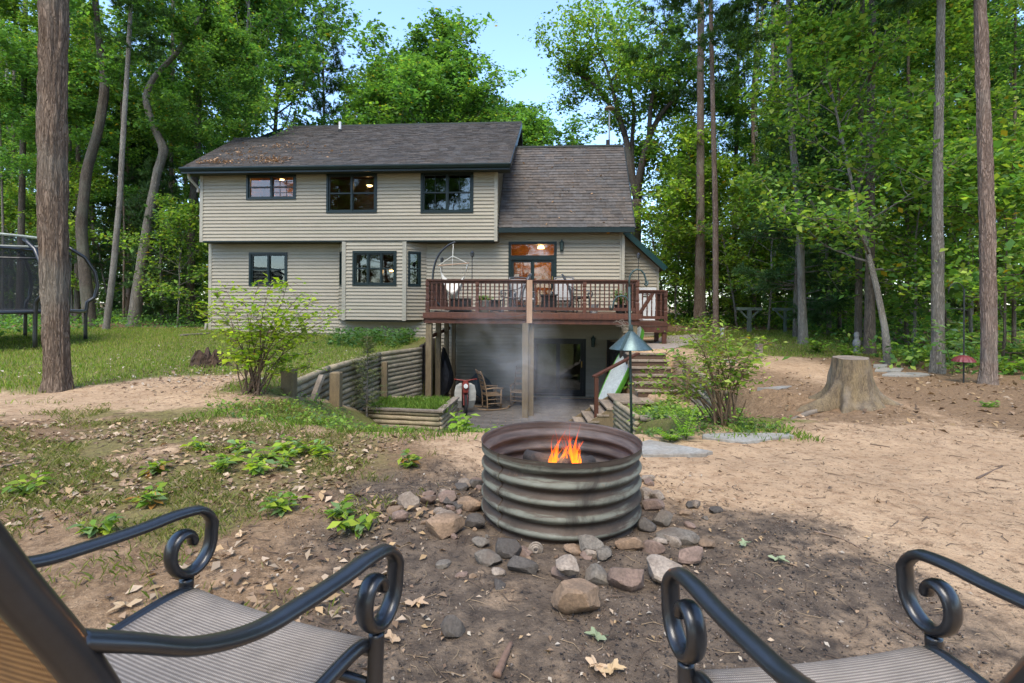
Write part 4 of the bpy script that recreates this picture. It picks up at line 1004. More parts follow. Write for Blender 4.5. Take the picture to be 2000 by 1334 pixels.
# ------------------------------------------------------------------ bird feeder pole with cone baffle
def feeder():
    b = P(1235, 838, 5.45); gzv = g1(b.x,b.y); t = thing('feeder_pole', 'green metal shepherd hook pole with cone squirrel baffle', 'bird feeder', (b.x,b.y,gzv))
    def q(px,py): p = P(px,py,5.45); return Vector((p.x-b.x, 0, p.z-gzv))
    tp = q(1229,560); m = MB(); m.tube([Vector((0,0,-.2)), q(1231,700), tp], .014, 10)
    pts = [tp]+[q(x,y) for x,y in ((1229,548),(1231,538),(1236,530),(1244,526),(1252,528),(1258,535),(1261,545),(1261.5,552),(1258,554.5))][:8]
    pts += [q(1259.5,556),q(1262,558),(q(1264.5,556)),q(1265,549)]
    m.build('pole', greenmetal_m, t, True)
    m = MB(); m.tube(pts, .010, 8); m.build('upper_hook', greenmetal_m, t, True)
    pts = [q(x,y) for x,y in ((1230,600),(1228,588),(1222,580),(1214,577.5),(1205,580),(1199,588),(1197,600),(1195,606),(1192,606),(1191.5,597))]
    m = MB(); m.tube(pts, .009, 8); m.build('lower_hook', greenmetal_m, t, True)
    c = q(1232,645); lo = q(1232,681); R = .225; h = c.z-lo.z
    n = 40; m = MB(); m.lathe([(.016,h),(.02,h*.985),(R,0),(R+.001,-.006),(R-.004,-.005),(.02,h*.97)], (c.x,0,lo.z), n)
    cone = m.build('baffle', M('galvanised_baffle', (.10,.145,.145), (.065,.10,.10), rough=.42, scale=5, bump=.15, bscale=200, bdist=.0006, metal=.55, rnd=0, fine=.3), t, True)
    a = math.radians(232); m = MB(); p0 = Vector((c.x+.018*math.cos(a),.018*math.sin(a),lo.z+h*.99)); p1 = Vector((c.x+(R+.003)*math.cos(a),(R+.003)*math.sin(a),lo.z+.003)); m.beam(p0,p1,.03,.006,Vector((math.cos(a),math.sin(a),.6))); m.build('seam', greenmetal_m, cone)
    m = MB(); m.lathe([(.02,-.02),(.03,0),(.022,.03),(.018,.06)], (c.x,0,lo.z+h), 10); m.build('collar', greenmetal_m, t, True)
    # a wisp of dry vine on the pole
    m = MB(); rr = random.Random(5)
    for k in range(9):
        p = q(1228,643)+Vector((0,rr.uniform(-.03,.03),rr.uniform(-.02,.05))); pts = [p]
        for j in range(5): p = p+Vector((-rr.uniform(.01,.045), rr.uniform(-.03,.03), rr.uniform(-.02,.035))); pts.append(p)
        m.tube(pts, .0025, 4)
    m.build('dry_vine', oldwood_m, t)
feeder()
def feeder2():
    b = GP(1882, 748); t = thing('feeder_pole', 'thin pole with dark red ribbed dome baffle between two trunks', 'bird feeder', tuple(b))
    m = MB(); m.tube([(0,0,-.1),(0,0,1.55)], .012, 8); m.build('pole', darkmetal_m, t)
    m = MB(); pts = [(0,0,1.5)]+[( -.13+.13*math.cos(a),0,1.5+.16*math.sin(a)) for a in np.linspace(.2,3.3,9)]; m.tube(pts,.008,6); m.build('hook', darkmetal_m, t, True)
    zc = P(1882,706,b.y).z-b.z; n = 36; prof = [(.012,.105),(.05,.10),(.10,.075),(.145,.03),(.158,0),(.150,-.004),(.10,.06)]; vs = []
    for r, z in prof:
        for k in range(n): a = 2*math.pi*k/n; rr = r*(1+(.035 if k%2 else -.02)); vs.append((rr*math.cos(a), rr*math.sin(a), zc+z))
    m = MB(); m.add(vs, [(i*n+k,i*n+(k+1)%n,(i+1)*n+(k+1)%n,(i+1)*n+k) for i in range(len(prof)-1) for k in range(n)]); m.build('baffle', M('dark_red_dome', (.16,.03,.032), rough=.4, bump=0, rnd=0), t)
feeder2()
# clothes-line posts
for px, py, top, lab in ((1463,660,606,'pale green T-shaped clothesline post with braced arms near the trees'),(1533,667,607,'thin clothesline post half hidden by pine boughs')):
    d = 17.5; b = P(px,py,d); z0 = g1(b.x,b.y); zt_ = P(px,top,d).z; t = thing('clothesline_post', lab, 'post', (b.x,b.y,z0), group=None)
    pm2 = M('pale_green_post', (.13,.16,.125), (.09,.115,.09), bump=.3); h = zt_-z0
    m = MB(); w_ = .11 if px < 1500 else .06; m.box(-w_/2,w_/2,-.06,.06,-.1,h); m.build('upright', pm2, t)
    m = MB(); m.box(-.42,.42,-.05,.05,h+.003,h+.10); m.build('crossarm', pm2, t)
    for s_ in (-1,1): m = MB(); m.beam((s_*.05,0,h-.28),(s_*.33,0,h-.0),.05,.05,(0,1,0)); m.build('brace', pm2, t)
# small white stake and garden figure
b = GP(1410, 660); m = MB(); m.box(-.04,.04,-.03,.03,-.05,.28); m.box(-.055,.055,-.045,.045,.282,.31); o = m.build('stake', white_m); o.location = b; tag(o, 'short white stake beside the slender pine trunk', 'stake')
b = GP(1690, 694); m = MB(); m.lathe([(.14,0),(.15,.08),(.10,.14),(.11,.3),(.15,.42),(.13,.55),(.07,.62),(.085,.70),(.10,.78),(.07,.88),(.001,.91)], (0,0,-.02), 14); o = m.build('garden_statue', M('grey_cast_stone', (.27,.265,.25), (.16,.16,.15), rough=.9, bump=.6, bscale=30, rnd=0), None, True); o.location = (b.x,b.y+.3,b.z); o.scale=(.6,.6,.6); tag(o, 'pale grey garden statue among leaves behind the stump', 'statue')

# plank lying at the house corner
a_, b_ = GP(352,657), GP(408,653); m = MB(); m.beam(a_+Vector((0,0,.03)), b_+Vector((0,0,.03)), .18, .05); o = m.build('plank', oldwood_m); tag(o, 'old plank lying on the grass by the house corner', 'plank')

# ------------------------------------------------------------------ trampoline
def trampoline():
    leg = GP(150, 682); c = Vector((leg.x-3.15, leg.y+.5, 0)); R = 2.25; t = thing('trampoline', 'large black trampoline with safety net partly behind a tree trunk', 'trampoline', (c.x,c.y,g1(c.x,c.y)))
    zb = .86; n = 48; ztop = 2.55
    net_m, nt, b = newmat('safety_net'); b.inputs['Base Color'].default_value = (.012,.014,.016,1); b.inputs['Roughness'].default_value = .8
    tr = nd(nt,'ShaderNodeBsdfTransparent'); mx = nd(nt,'ShaderNodeMixShader'); mx.inputs[0].default_value = .62
    nt.links.new(tr.outputs[0], mx.inputs[1]); nt.links.new(b.outputs[0], mx.inputs[2]); nt.links.new(mx.outputs[0], nt.nodes['Material Output'].inputs[0])
    ring = [(R*math.cos(2*math.pi*k/n), R*math.sin(2*math.pi*k/n)) for k in range(n+1)]
    m = MB(); m.tube([(x,y,zb) for x,y in ring], .035, 8, cap=False); m.build('frame', black_m, t, True)
    m = MB(); m.lathe([(R-.02,zb+.045),(R-.32,zb+.045),(R-.32,zb+.02),(R-.02,zb+.02),(R-.02,zb+.045)], (0,0,0), n); m.build('spring_pad', M('grey_pad', (.16,.17,.19), rough=.5, bump=0), t)
    m = MB(); m.add([(x*.87,y*.87,zb+.03) for x,y in ring[:-1]], [tuple(range(n))]); m.build('jump_mat', rubber_m, t)
    m = MB(); r2 = R-.3; m.add([(x*r2/R,y*r2/R,z) for z in (zb+.03,ztop-.2) for x,y in ring[:-1]], [(k,(k+1)%n,n+(k+1)%n,n+k) for k in range(n)]); m.build('net', net_m, t)
    m = MB(); m.tube([(x*r2/R,y*r2/R,ztop-.2) for x,y in ring], .03, 6, cap=False); m.build('net_band', black_m, t)
    m = MB(); m.tube([(x*(r2-.1)/R,y*(r2-.1)/R,ztop+.12) for x,y in ring], .035, 6, cap=False); m.build('top_rail', M('pale_rail', (.5,.52,.42), rough=.4, bump=0), t)
    m = MB(); m.add([(x*r2/R,y*r2/R,ztop-.2) for x,y in ring[:-1]]+[(x*(r2-.1)/R,y*(r2-.1)/R,ztop+.1) for x,y in ring[:-1]], [(k,(k+1)%n,n+(k+1)%n,n+k) for k in range(n)]); m.build('net_collar', net_m, t)
    for k in range(6):
        a = math.radians(-14+60*k); ca, sa = math.cos(a), math.sin(a)
        prof = [(R+.02,-.05),(R+.02,zb-.1),(R+.06,zb+.25),(R+.22,1.25),(R+.28,1.55),(R+.22,1.95),(R+.0,2.35),(r2-.05,2.6)]
        pts = []
        for i in range(len(prof)-1):
            for j in range(3): s_ = j/3; pts.append(tuple(prof[i][q]*(1-s_)+prof[i+1][q]*s_ for q in (0,1)))
        pts.append(prof[-1])
        m = MB(); m.tube([(r*ca,r*sa,z) for r,z in pts], .045, 8); m.build('net_pole', black_m, t, True)
trampoline()
# ------------------------------------------------------------------ patio chairs in front
def slingmat(name, c1, c2, period, axis):
    m, nt, b = newmat(name); tc = nd(nt,'ShaderNodeTexCoord'); sp = nd(nt,'ShaderNodeSeparateXYZ'); nt.links.new(tc.outputs['Object'], sp.inputs[0])
    def wave(o, per, lo, hi):
        w_ = nd(nt,'ShaderNodeMath',operation='MULTIPLY'); w_.inputs[1].default_value = 2*math.pi/per; nt.links.new(sp.outputs[o], w_.inputs[0])
        s_ = nd(nt,'ShaderNodeMath',operation='SINE'); nt.links.new(w_.outputs[0], s_.inputs[0]); return ramp(nt, s_.outputs[0], [(lo,0),(hi,1)]), s_.outputs[0]
    f, s1 = wave(axis, period, .0, .35); f2, s2 = wave(0 if axis != 0 else 1, .0045, .0, .9)
    col = mixc(nt, c1, c2, f); col = mixc(nt, col, tuple(x*.55 for x in c1), f2)
    n = noise(nt, tc.outputs['Object'], 14, 4); col = mixc(nt, col, ramp(nt, n, [(.3,.8),(.7,1.12)]), 1.0, 'MULTIPLY')
    nt.links.new(col, b.inputs['Base Color']); b.inputs['Roughness'].default_value = .75
    mm = nd(nt,'ShaderNodeMath',operation='ADD'); nt.links.new(s1,mm.inputs[0]); nt.links.new(s2,mm.inputs[1])
    nt.links.new(bumpn(nt, mm.outputs[0], .5, .0012), b.inputs['Normal']); return m
seat_sling = slingmat('woven_sling', (.19,.155,.122), (.40,.34,.275), .0085, 1)
back_sling = slingmat('lit_amber_sling', (.30,.16,.055), (.20,.10,.035), .012, 2)  # orange-brown of light falling on the backrest, put into the sling colour
def smooth_path(pts, k=5):
    out = []; pts = [Vector(p) for p in pts]; n = len(pts)
    for i in range(n-1):
        p0, p1, p2, p3 = pts[max(i-1,0)], pts[i], pts[i+1], pts[min(i+2,n-1)]
        for j in range(k):
            t = j/k; out.append(.5*((2*p1)+(p2-p0)*t+(2*p0-5*p1+4*p2-p3)*t*t+(3*p1-p0-3*p2+p3)*t**3))
    out.append(pts[-1]); return out
def patio_chair(label, loc, face, small=False, mats=None):
    """y forward, x to the sitter's right; origin on the ground below the front edge, in the middle"""
    fx, fy = face; t = thing('patio_chair', label, 'chair', loc, math.atan2(-fx, fy), 'black scroll-arm patio chairs by the fire')
    fm, sm, bm_ = mats or (black_m, seat_sling, back_sling)
    for s_ in (-1, 1):
        X = s_*.325
        # arm: rises from the back post, dips, runs forward and curls into a scroll
        arm = [(X*.92,-.59,.795),(X*.97,-.525,.755),(X,-.44,.700),(X,-.33,.658),(X,-.22,.645),(X,-.10,.638),(X,-.02,.638),(X,.03,.634)]
        cy, cz = .036, .532
        sc = []
        for i in range(1, 30):
            a = math.radians(88-i*15.2); r = .102*(1-.024*i) if i > 4 else .102
            sc.append((X, cy+ r*.80*math.cos(a)-(.0006*i), cz + r*math.sin(a)))
        pth = smooth_path(arm, 5)+[Vector(p) for p in sc]
        rad = [.024]*(len(pth)-6)+[.0235,.023,.0225,.022,.021,.017]
        m = MB(); m.tube(pth, rad, 12, flat=.55, wref=(1,0,0)); m.build('armrest', fm, t, True)
        # front leg
        m = MB(); m.tube(smooth_path([(X,.026,.445),(X,.024,.40),(X,.02,.30),(X,.03,.15),(X,.055,0)],4), .019, 12, flat=1.0); m.build('leg', fm, t, True)
        # back post runs down into the rear leg
        m = MB(); m.tube(smooth_path([(X*.92,-.755,1.10),(X*.92,-.712,1.02),(X*.92,-.655,.90),(X*.92,-.585,.76),(X*.92,-.53,.62),(X*.94,-.505,.48),(X*.96,-.49,.40)],5), .028, 14, flat=.85); m.build('back_post', fm, t, True)
        m = MB(); m.tube(smooth_path([(X*.95,-.50,.42),(X*.97,-.52,.28),(X,-.58,.12),(X*1.02,-.63,0)],4), .019, 10); m.build('leg', fm, t, True)
        m = MB(); m.tube(smooth_path([(X*.93,.035,.395),(X*.93,-.02,.425),(X*.93,-.20,.415),(X*.93,-.40,.395),(X*.93,-.53,.43)],5), .016, 10); m.build('seat_rail', fm, t, True)
    # seat: sling, sagging a little, curling over the front edge
    def sheet(prof, hw, sag, th=.006):
        m = MB(); n = 13; pr = smooth_path([(0,a,b) for a,b in prof], 4); k = len(pr); vs = []
        for off in (0, -th):
            for p in pr:
                for i in range(n):
                    u = -1+2*i/(n-1); vs.append((u*hw, p.y, p.z+off-sag*(1-u*u)))
        fs = []
        for l in (0,1):
            for i in range(k-1):
                for j in range(n-1):
                    q = l*k*n+i*n+j; f = (q,q+1,q+n+1,q+n); fs.append(f if l == 0 else f[::-1])
        for i in range(k-1): fs += [(i*n,i*n+n,k*n+i*n+n,k*n+i*n),(i*n+n-1,k*n+i*n+n-1,k*n+i*n+2*n-1,i*n+2*n-1)]
        for j in range(n-1): fs += [(j,k*n+j,k*n+j+1,j+1),((k-1)*n+j,(k-1)*n+j+1,k*n+(k-1)*n+j+1,k*n+(k-1)*n+j)]
        m.add(vs, fs); return m
    sheet([(.045,.372),(.052,.395),(.035,.418),(-.02,.432),(-.15,.428),(-.30,.412),(-.44,.408),(-.52,.44)], .302, .012).build('seat', sm, t, True)
    m = sheet([(0,0),(.05,0)], .3, 0); m = MB(); n = 13; pr = smooth_path([(0,-.51,.46),(0,-.54,.60),(0,-.59,.76),(0,-.66,.90),(0,-.74,1.06)], 4); vs = []
    for off in (0,-.006):
        for p in pr:
            for i in range(n): u = -1+2*i/(n-1); vs.append((u*.285, p.y+off-.02*(1-u*u), p.z))
    k = len(pr); fs = []
    for l in (0,1):
        for i in range(k-1):
            for j in range(n-1): q = l*k*n+i*n+j; f = (q,q+1,q+n+1,q+n); fs.append(f if l == 0 else f[::-1])
    m.add(vs, fs); m.build('backrest', bm_, t, True)
    m = MB(); m.tube(smooth_path([(-.30,-.755,1.10),(-.15,-.77,1.115),(0,-.775,1.12),(.15,-.77,1.115),(.30,-.755,1.10)],4), .02, 10); m.build('top_bar', fm, t, True)
    m = MB(); m.tube([(-.31,.01,.33),(.31,.01,.33)], .012, 8); m.build('stretcher', fm, t, True)
    return t
CH1 = patio_chair('black metal patio chair whose sling back, coloured as lit amber, is in view, by the green weeds', (-.633,1.325,0), (.36,.93))
CH2 = patio_chair('black metal patio chair standing on bare dark soil and sand', (.725,1.185,0), (-.15,.989))
for c in (CH1, CH2): c.location.z = g1(c.location.x, c.location.y-.2)

# ------------------------------------------------------------------ fire ring
RC = Vector((.302, 3.12, 0)); RR = .475
def firering():
    z0 = g1(RC.x, RC.y-.5)-.05; t = thing('fire_ring', 'rusty corrugated metal culvert fire ring with a low fire inside', 'fire pit', (RC.x,RC.y,z0))
    ztop = P(1097, 905, RC.y-RR).z; H = ztop-z0; n = 96; prof = []; steps = 70; cor = 5.6
    for i in range(steps+1):
        z = H*i/steps; r = RR-.010+.016*math.sin(2*math.pi*(z/H*cor+.15)); 
        if z > H-.03: r = RR+.006
        prof.append((r, z))
    m = MB(); inner = [(r-.004, z) for r, z in prof[::-1]]; full = prof+[(prof[-1][0]+.003,H+.004)]+inner
    m.lathe(full, (0,0,0), n)
    mt, nt, b = newmat('rusty_galvanised_steel'); vec = coords(nt,(1,1,1),False); tc = nd(nt,'ShaderNodeTexCoord'); sp = nd(nt,'ShaderNodeSeparateXYZ'); nt.links.new(tc.outputs['Object'], sp.inputs[0])
    mp = nd(nt,'ShaderNodeMapping'); mp.inputs['Scale'].default_value = (1.2,1.2,14); nt.links.new(tc.outputs['Object'], mp.inputs[0])
    nA = noise(nt, mp.outputs[0], 2.2, 6, .65); nB = noise(nt, vec, 3.2, 6, .65, .8); nC = noise(nt, vec, 40, 4, .7)
    # rust follows the valleys of the corrugation
    ml_ = nd(nt,'ShaderNodeMath',operation='MULTIPLY_ADD'); ml_.inputs[1].default_value = 2*math.pi*cor/H; ml_.inputs[2].default_value = 2*math.pi*.15; nt.links.new(sp.outputs[2], ml_.inputs[0])
    sn = nd(nt,'ShaderNodeMath',operation='SINE'); nt.links.new(ml_.outputs[0], sn.inputs[0])
    ad = nd(nt,'ShaderNodeMath',operation='MULTIPLY_ADD'); nt.links.new(sn.outputs[0], ad.inputs[0]); ad.inputs[1].default_value = -.13; nt.links.new(nA, ad.inputs[2])
    zinc = mixc(nt, (.155,.155,.118), (.092,.090,.066), ramp(nt, nB, [(.35,0),(.65,1)]))
    col = mixc(nt, zinc, (.050,.032,.020), ramp(nt, ad.outputs[0], [(.40,0),(.52,.97)]))
    col = mixc(nt, col, (.16,.09,.045), ramp(nt, nC, [(.60,0),(.72,.5)]))
    col = mixc(nt, col, (.030,.023,.017), ramp(nt, nB, [(.52,0),(.66,.85)]))
    # soot inside
    ge = nd(nt,'ShaderNodeNewGeometry'); 
    dx = nd(nt,'ShaderNodeVectorMath',operation='DOT_PRODUCT'); 
    nrm = nd(nt,'ShaderNodeVectorMath',operation='MULTIPLY'); nt.links.new(tc.outputs['Object'], nrm.inputs[0]); nrm.inputs[1].default_value = (1,1,0)
    ln = nd(nt,'ShaderNodeVectorMath',operation='LENGTH'); nt.links.new(nrm.outputs[0], ln.inputs[0])
    at = nd(nt,'ShaderNodeAttribute',attribute_name='Col'); sc_ = nd(nt,'ShaderNodeSeparateColor'); nt.links.new(at.outputs[0], sc_.inputs[0])
    soot = mixc(nt, (.035,.028,.026), (.10,.085,.078), ramp(nt, nA, [(.42,0),(.66,1)]))
    col = mixc(nt, col, soot, sc_.outputs[0])
    nt.links.new(col, b.inputs['Base Color']); b.inputs['Metallic'].default_value = .12
    nt.links.new(ramp(nt, nB, [(.3,.58),(.7,.88)]), b.inputs['Roughness'])
    nt.links.new(bumpn(nt, nC, .25, .002), b.inputs['Normal'])
    k = len(prof); m.c = [(0,0,0)]*(k*n)+[(.3,0,0)]*n+[(1,0,0)]*(len(inner)*n)
    m.build('ring_wall', mt, t, True)
    # riveted lap seam on the outside, and a drain bolt at the foot
    a = math.radians(219); m = MB(); ca, sa = math.cos(a), math.sin(a)
    m.tube([((r+.003)*ca*1.0,(r+.003)*sa,z) for r,z in prof], .004, 5); m.build('seam', mt, t)
    # bed of ash and charred logs
    za = .225
    m = MB(); m.lathe([(RR-.02,za-.03),(.3,za),(.1,za+.04),(.001,za+.05)], (0,0,0), 32); m.build('ash_bed', M('ash', (.10,.095,.09), (.04,.038,.036), rough=1, scale=12, bump=1, bscale=40, rnd=0), t)
    ch = M('charred_log', (.022,.020,.019), (.05,.045,.042), rough=.9, scale=14, bump=1, bscale=30, bdist=.01, rnd=.2)
    for k, (p, q) in enumerate((((-.24,-.10,za+.06),(.22,.16,za+.07)),((.24,-.14,za+.06),(-.2,.18,za+.1)),((-.05,-.26,za+.1),(.10,.24,za+.14)))): mk_log(p, q, .042, t, ch, 300+k, 'charred_log')
    return t, z0, za
ring, RZ0, RZA = firering()
def flames():
    t = thing('fire', 'orange and yellow flames burning inside the metal ring', 'fire', (RC.x,RC.y,RZ0+RZA))
    mt, nt, b = newmat('flame'); nt.nodes.remove(b); tc = nd(nt,'ShaderNodeTexCoord'); sp = nd(nt,'ShaderNodeSeparateXYZ'); nt.links.new(tc.outputs['Object'], sp.inputs[0])
    mr = nd(nt,'ShaderNodeMapRange'); mr.inputs[1].default_value = .02; mr.inputs[2].default_value = .42; nt.links.new(sp.outputs[2], mr.inputs[0])
    nz = noise(nt, coords(nt,(1,1,.5)), 12, 3); 
    ad = nd(nt,'ShaderNodeMath',operation='MULTIPLY_ADD'); nt.links.new(nz, ad.inputs[0]); ad.inputs[1].default_value = .5; nt.links.new(mr.outputs[0], ad.inputs[2])
    col = ramp(nt, ad.outputs[0], [(.16,(1,.46,.05)),(.42,(1,.19,.012)),(.85,(.75,.05,.004))])
    em = nd(nt,'ShaderNodeEmission'); nt.links.new(col, em.inputs[0]); em.inputs[1].default_value = 1.15
    tr = nd(nt,'ShaderNodeBsdfTransparent'); lw = nd(nt,'ShaderNodeLayerWeight'); lw.inputs[0].default_value = .35
    f1 = ramp(nt, lw.outputs['Facing'], [(.05,.55),(.72,.0)]); f2 = ramp(nt, ad.outputs[0], [(.45,1),(1.15,.15)])
    ml_ = nd(nt,'ShaderNodeMath',operation='MULTIPLY'); nt.links.new(f1, ml_.inputs[0]); nt.links.new(f2, ml_.inputs[1])
    mx = nd(nt,'ShaderNodeMixShader'); nt.links.new(ml_.outputs[0], mx.inputs[0]); nt.links.new(tr.outputs[0], mx.inputs[1]); nt.links.new(em.outputs[0], mx.inputs[2]); nt.links.new(mx.outputs[0], nt.nodes['Material Output'].inputs[0])
    rr = random.Random(12)
    for k in range(26):
        a = rr.uniform(0,6.28); q = rr.uniform(0,1)**.6*.12; x, y = q*math.cos(a)+.01, q*math.sin(a)*.8; h = (.42-1.4*q)*rr.uniform(.55,1.1)+.05; w_ = rr.uniform(.010,.026)
        n = 14; pts, rad = [], []; ph, fq = rr.uniform(0,6), rr.uniform(4,8)
        for i in range(n):
            s_ = i/(n-1); pts.append((x*(1-.3*s_)+.030*math.sin(fq*s_+ph)*s_+.035*s_, y*(1-.35*s_)+.022*math.cos(fq*.8*s_+ph)*s_, -.03+h*s_)); rad.append(max(.0012, w_*(math.sin(math.pi*min(1,(s_*.85+.2)))**1.0)*(1-s_)**.8*(1+.3*math.sin(9*s_+ph))))
        m = MB(); m.tube(pts, rad, 9); m.build('flame_tongue', mt, t, True)
    L = bpy.data.lights.new('fire_glow','POINT'); L.energy = 3; L.color = (1,.42,.12); L.shadow_soft_size = .12
    lo = bpy.data.objects.new('fire_glow', L); COL.objects.link(lo); lo.parent = t; lo.location = (0,0,.16)
flames()
# ------------------------------------------------------------------ stones round the ring
def rockmesh(seed, sx, sy, sz, ang=.35):
    rr = np.random.default_rng(seed); import bmesh
    bm = bmesh.new(); bmesh.ops.create_icosphere(bm, subdivisions=3, radius=1.0)
    co = np.array([v.co[:] for v in bm.verts])
    # cut by random planes for facets, then roughen
    for k in range(int(9+ang*12)):
        nrm = rr.normal(size=3); nrm /= np.linalg.norm(nrm); d = rr.uniform(.48,.85)
        s_ = co@nrm; over = np.maximum(s_-d, 0)*(.85+.14*ang); co -= over[:,None]*nrm
    nz = fbm(co[:,0]*1.6+seed, co[:,1]*1.6, co[:,2]*1.6, seed=seed%50, oct=3); co *= (1+.06*nz)[:,None]
    co *= np.array([sx,sy,sz])
    for v, c in zip(bm.verts, co): v.co = c
    me = bpy.data.meshes.new('rock'); bm.to_mesh(me); bm.free(); me.polygons.foreach_set('use_smooth',[True]*len(me.polygons)); me.set_sharp_from_angle(angle=math.radians(22)); return me
def rockmat(n, c1, c2, c3): return M(n, c1, c2, rough=.85, scale=9, bump=.7, bscale=38, bdist=.006, rnd=.12, fine=.4, dirt=c3, dirt_scale=9)
RM = dict(tan=rockmat('tan_rock',(.27,.175,.105),(.17,.115,.072),(.13,.09,.06)), pink=rockmat('pink_granite',(.215,.145,.108),(.145,.098,.075),(.12,.085,.06)), grey=rockmat('grey_rock',(.175,.148,.115),(.105,.088,.068),(.11,.08,.058)),
          dark=rockmat('sooty_rock',(.088,.074,.060),(.048,.041,.034),(.09,.066,.05)), pale=rockmat('pale_rock',(.29,.235,.18),(.20,.155,.115),(.12,.085,.06)))
def rock(px, py, wpx, hpx, mat, label, group=None, ang=.5, depth=1.0, rz=None, sink=.5, tilt=0):
    p = GP(px, py+hpx*.30); d = p.y; w_ = wpx/FPX*d*.57; h = hpx/FPX*d*.58
    o = link('rock', rockmesh(int(px*7+py), w_*1.05, max(w_*.72,h*.7)*depth, h*.92, ang)); o.data.materials.append(RM[mat])
    o.location = (p.x, p.y, p.z+h*.92*(1-sink)); o.rotation_euler = (0, tilt, rz if rz is not None else random.uniform(-.3,.3))
    tag(o, label, 'rock', group or 'stones ringing the fire pit'); return o
rock(1121,1170,118,80,'tan','big flat tan stone with a smaller slab resting on it',ang=.8,depth=1.05,rz=0,sink=.3)
r_ = rock(1106,1124,62,40,'pale','angular pale slab lying on the big flat tan stone',ang=.9); r_.location.z += .045
rock(865,1028,80,46,'tan','long brown stone like a loaf beside the fire ring',ang=.25,rz=.25)
rock(794,978,50,40,'pale','pale angular block at the outer edge of the stone circle',ang=.95)
rock(782,1007,40,36,'pink','dull pink broken stone below the pale angular block',ang=.8)
rock(990,1066,66,50,'dark','round sooty boulder against the foot of the ring beside the bolt',ang=.2)
rock(1025,1104,58,38,'dark','flat sooty stone buried in ash in front of the sooty boulder',ang=.3)
rock(1148,1066,52,44,'grey','squat mossy grey boulder touching the foot of the ring',ang=.45)
rock(1168,1125,54,42,'grey','dark grey smooth egg-shaped stone beside the pale slab',ang=.1,tilt=.5)
rock(1228,1128,70,60,'pink','large round pinkish boulder beside the bone-shaped rock',ang=.15)
rock(1232,1062,50,32,'tan','small knobbly tan stone at the foot of the ring',ang=.5)
rock(1300,1116,92,42,'pale','long pale tan rock shaped like a bone beyond the pinkish boulder',ang=.6,tilt=.22,sink=.35)
rock(1276,1070,40,30,'pink','low pinkish stone tucked beside the knobbly tan stone')
rock(1322,1046,70,34,'grey','long grey stone lying flat beyond the ring',ang=.3)
rock(1352,1052,36,24,'grey','small pale grey stone touching the long grey stone')
rock(1292,1012,50,36,'grey','grey stone with a sharp ridge by the ring wall',ang=.6)
rock(1272,985,44,32,'pink','rosy stone pressed against the ring wall',ang=.3)
rock(1262,960,34,22,'pale','pale flat stone pressed against the ring wall',ang=.3)
rock(1264,1026,32,34,'dark','sooty stone wedged against the ring wall',ang=.3)
rock(1348,1084,58,44,'pink','broad low pinkish slab sunk in the soil',ang=.4,sink=.45)
rock(1382,1062,28,22,'tan','small round tan pebble beyond the pinkish slab',ang=.1)
rock(876,970,46,32,'pink','pinkish cobble between the loaf stone and the ring')
rock(922,985,52,36,'tan','brown cobble pressed to the ring wall',ang=.2)
rock(866,1000,34,26,'pale','pale cobble behind the loaf stone')
rock(835,976,34,26,'pink','small pinkish cobble next to the pale angular block')
rock(928,941,30,24,'pink','half buried pink cobble behind the ring wall')
rock(925,1020,44,36,'dark','blackened stone beside the loaf stone')
rock(940,1058,36,20,'grey','flat grey stone beside the sooty boulder')
rock(880,1225,60,50,'dark','dark wedge-shaped stone with a pale flat top on the soil',group='loose stones',ang=1.0)
rr_ = random.Random(44)
for k in range(84):
    a = rr_.uniform(0, 2*math.pi); rad = RR+.03+.40*rr_.random()**1.4; x, y = RC.x+rad*math.cos(a)*1.1, RC.y+rad*math.sin(a)
    s_ = .014+.05*rr_.random()**1.3; mt = rr_.choice(('grey','dark','pink','tan','pale'))
    o = link('rock', rockmesh(900+k, s_*1.3, s_, s_*.8, .4)); o.data.materials.append(RM[mt]); o.location = (x,y,g1(x,y)+s_*.25); o.rotation_euler = (0,0,rr_.uniform(0,6))
    tag(o, 'small '+dict(grey='grey',dark='blackened',pink='pinkish',tan='tan',pale='pale')[mt]+' loose stone among the bigger stones of the fire circle', 'rock', 'small stones in the fire circle')
# coil spring / bolt end at the foot of the ring
b = GP(1046, 1078); m = MB()
for k in range(3): rdd = .032-.009*k; m.tube([(rdd*math.cos(a), -.012-.004*k, rdd*math.sin(a)+.02) for a in np.linspace(0,6.3,20)], .006, 6, cap=False)
o = m.build('metal_ring', oldwood_m, None, True); o.location = b; tag(o, 'small rusty coiled metal ring leaning at the foot of the fire ring', 'scrap')

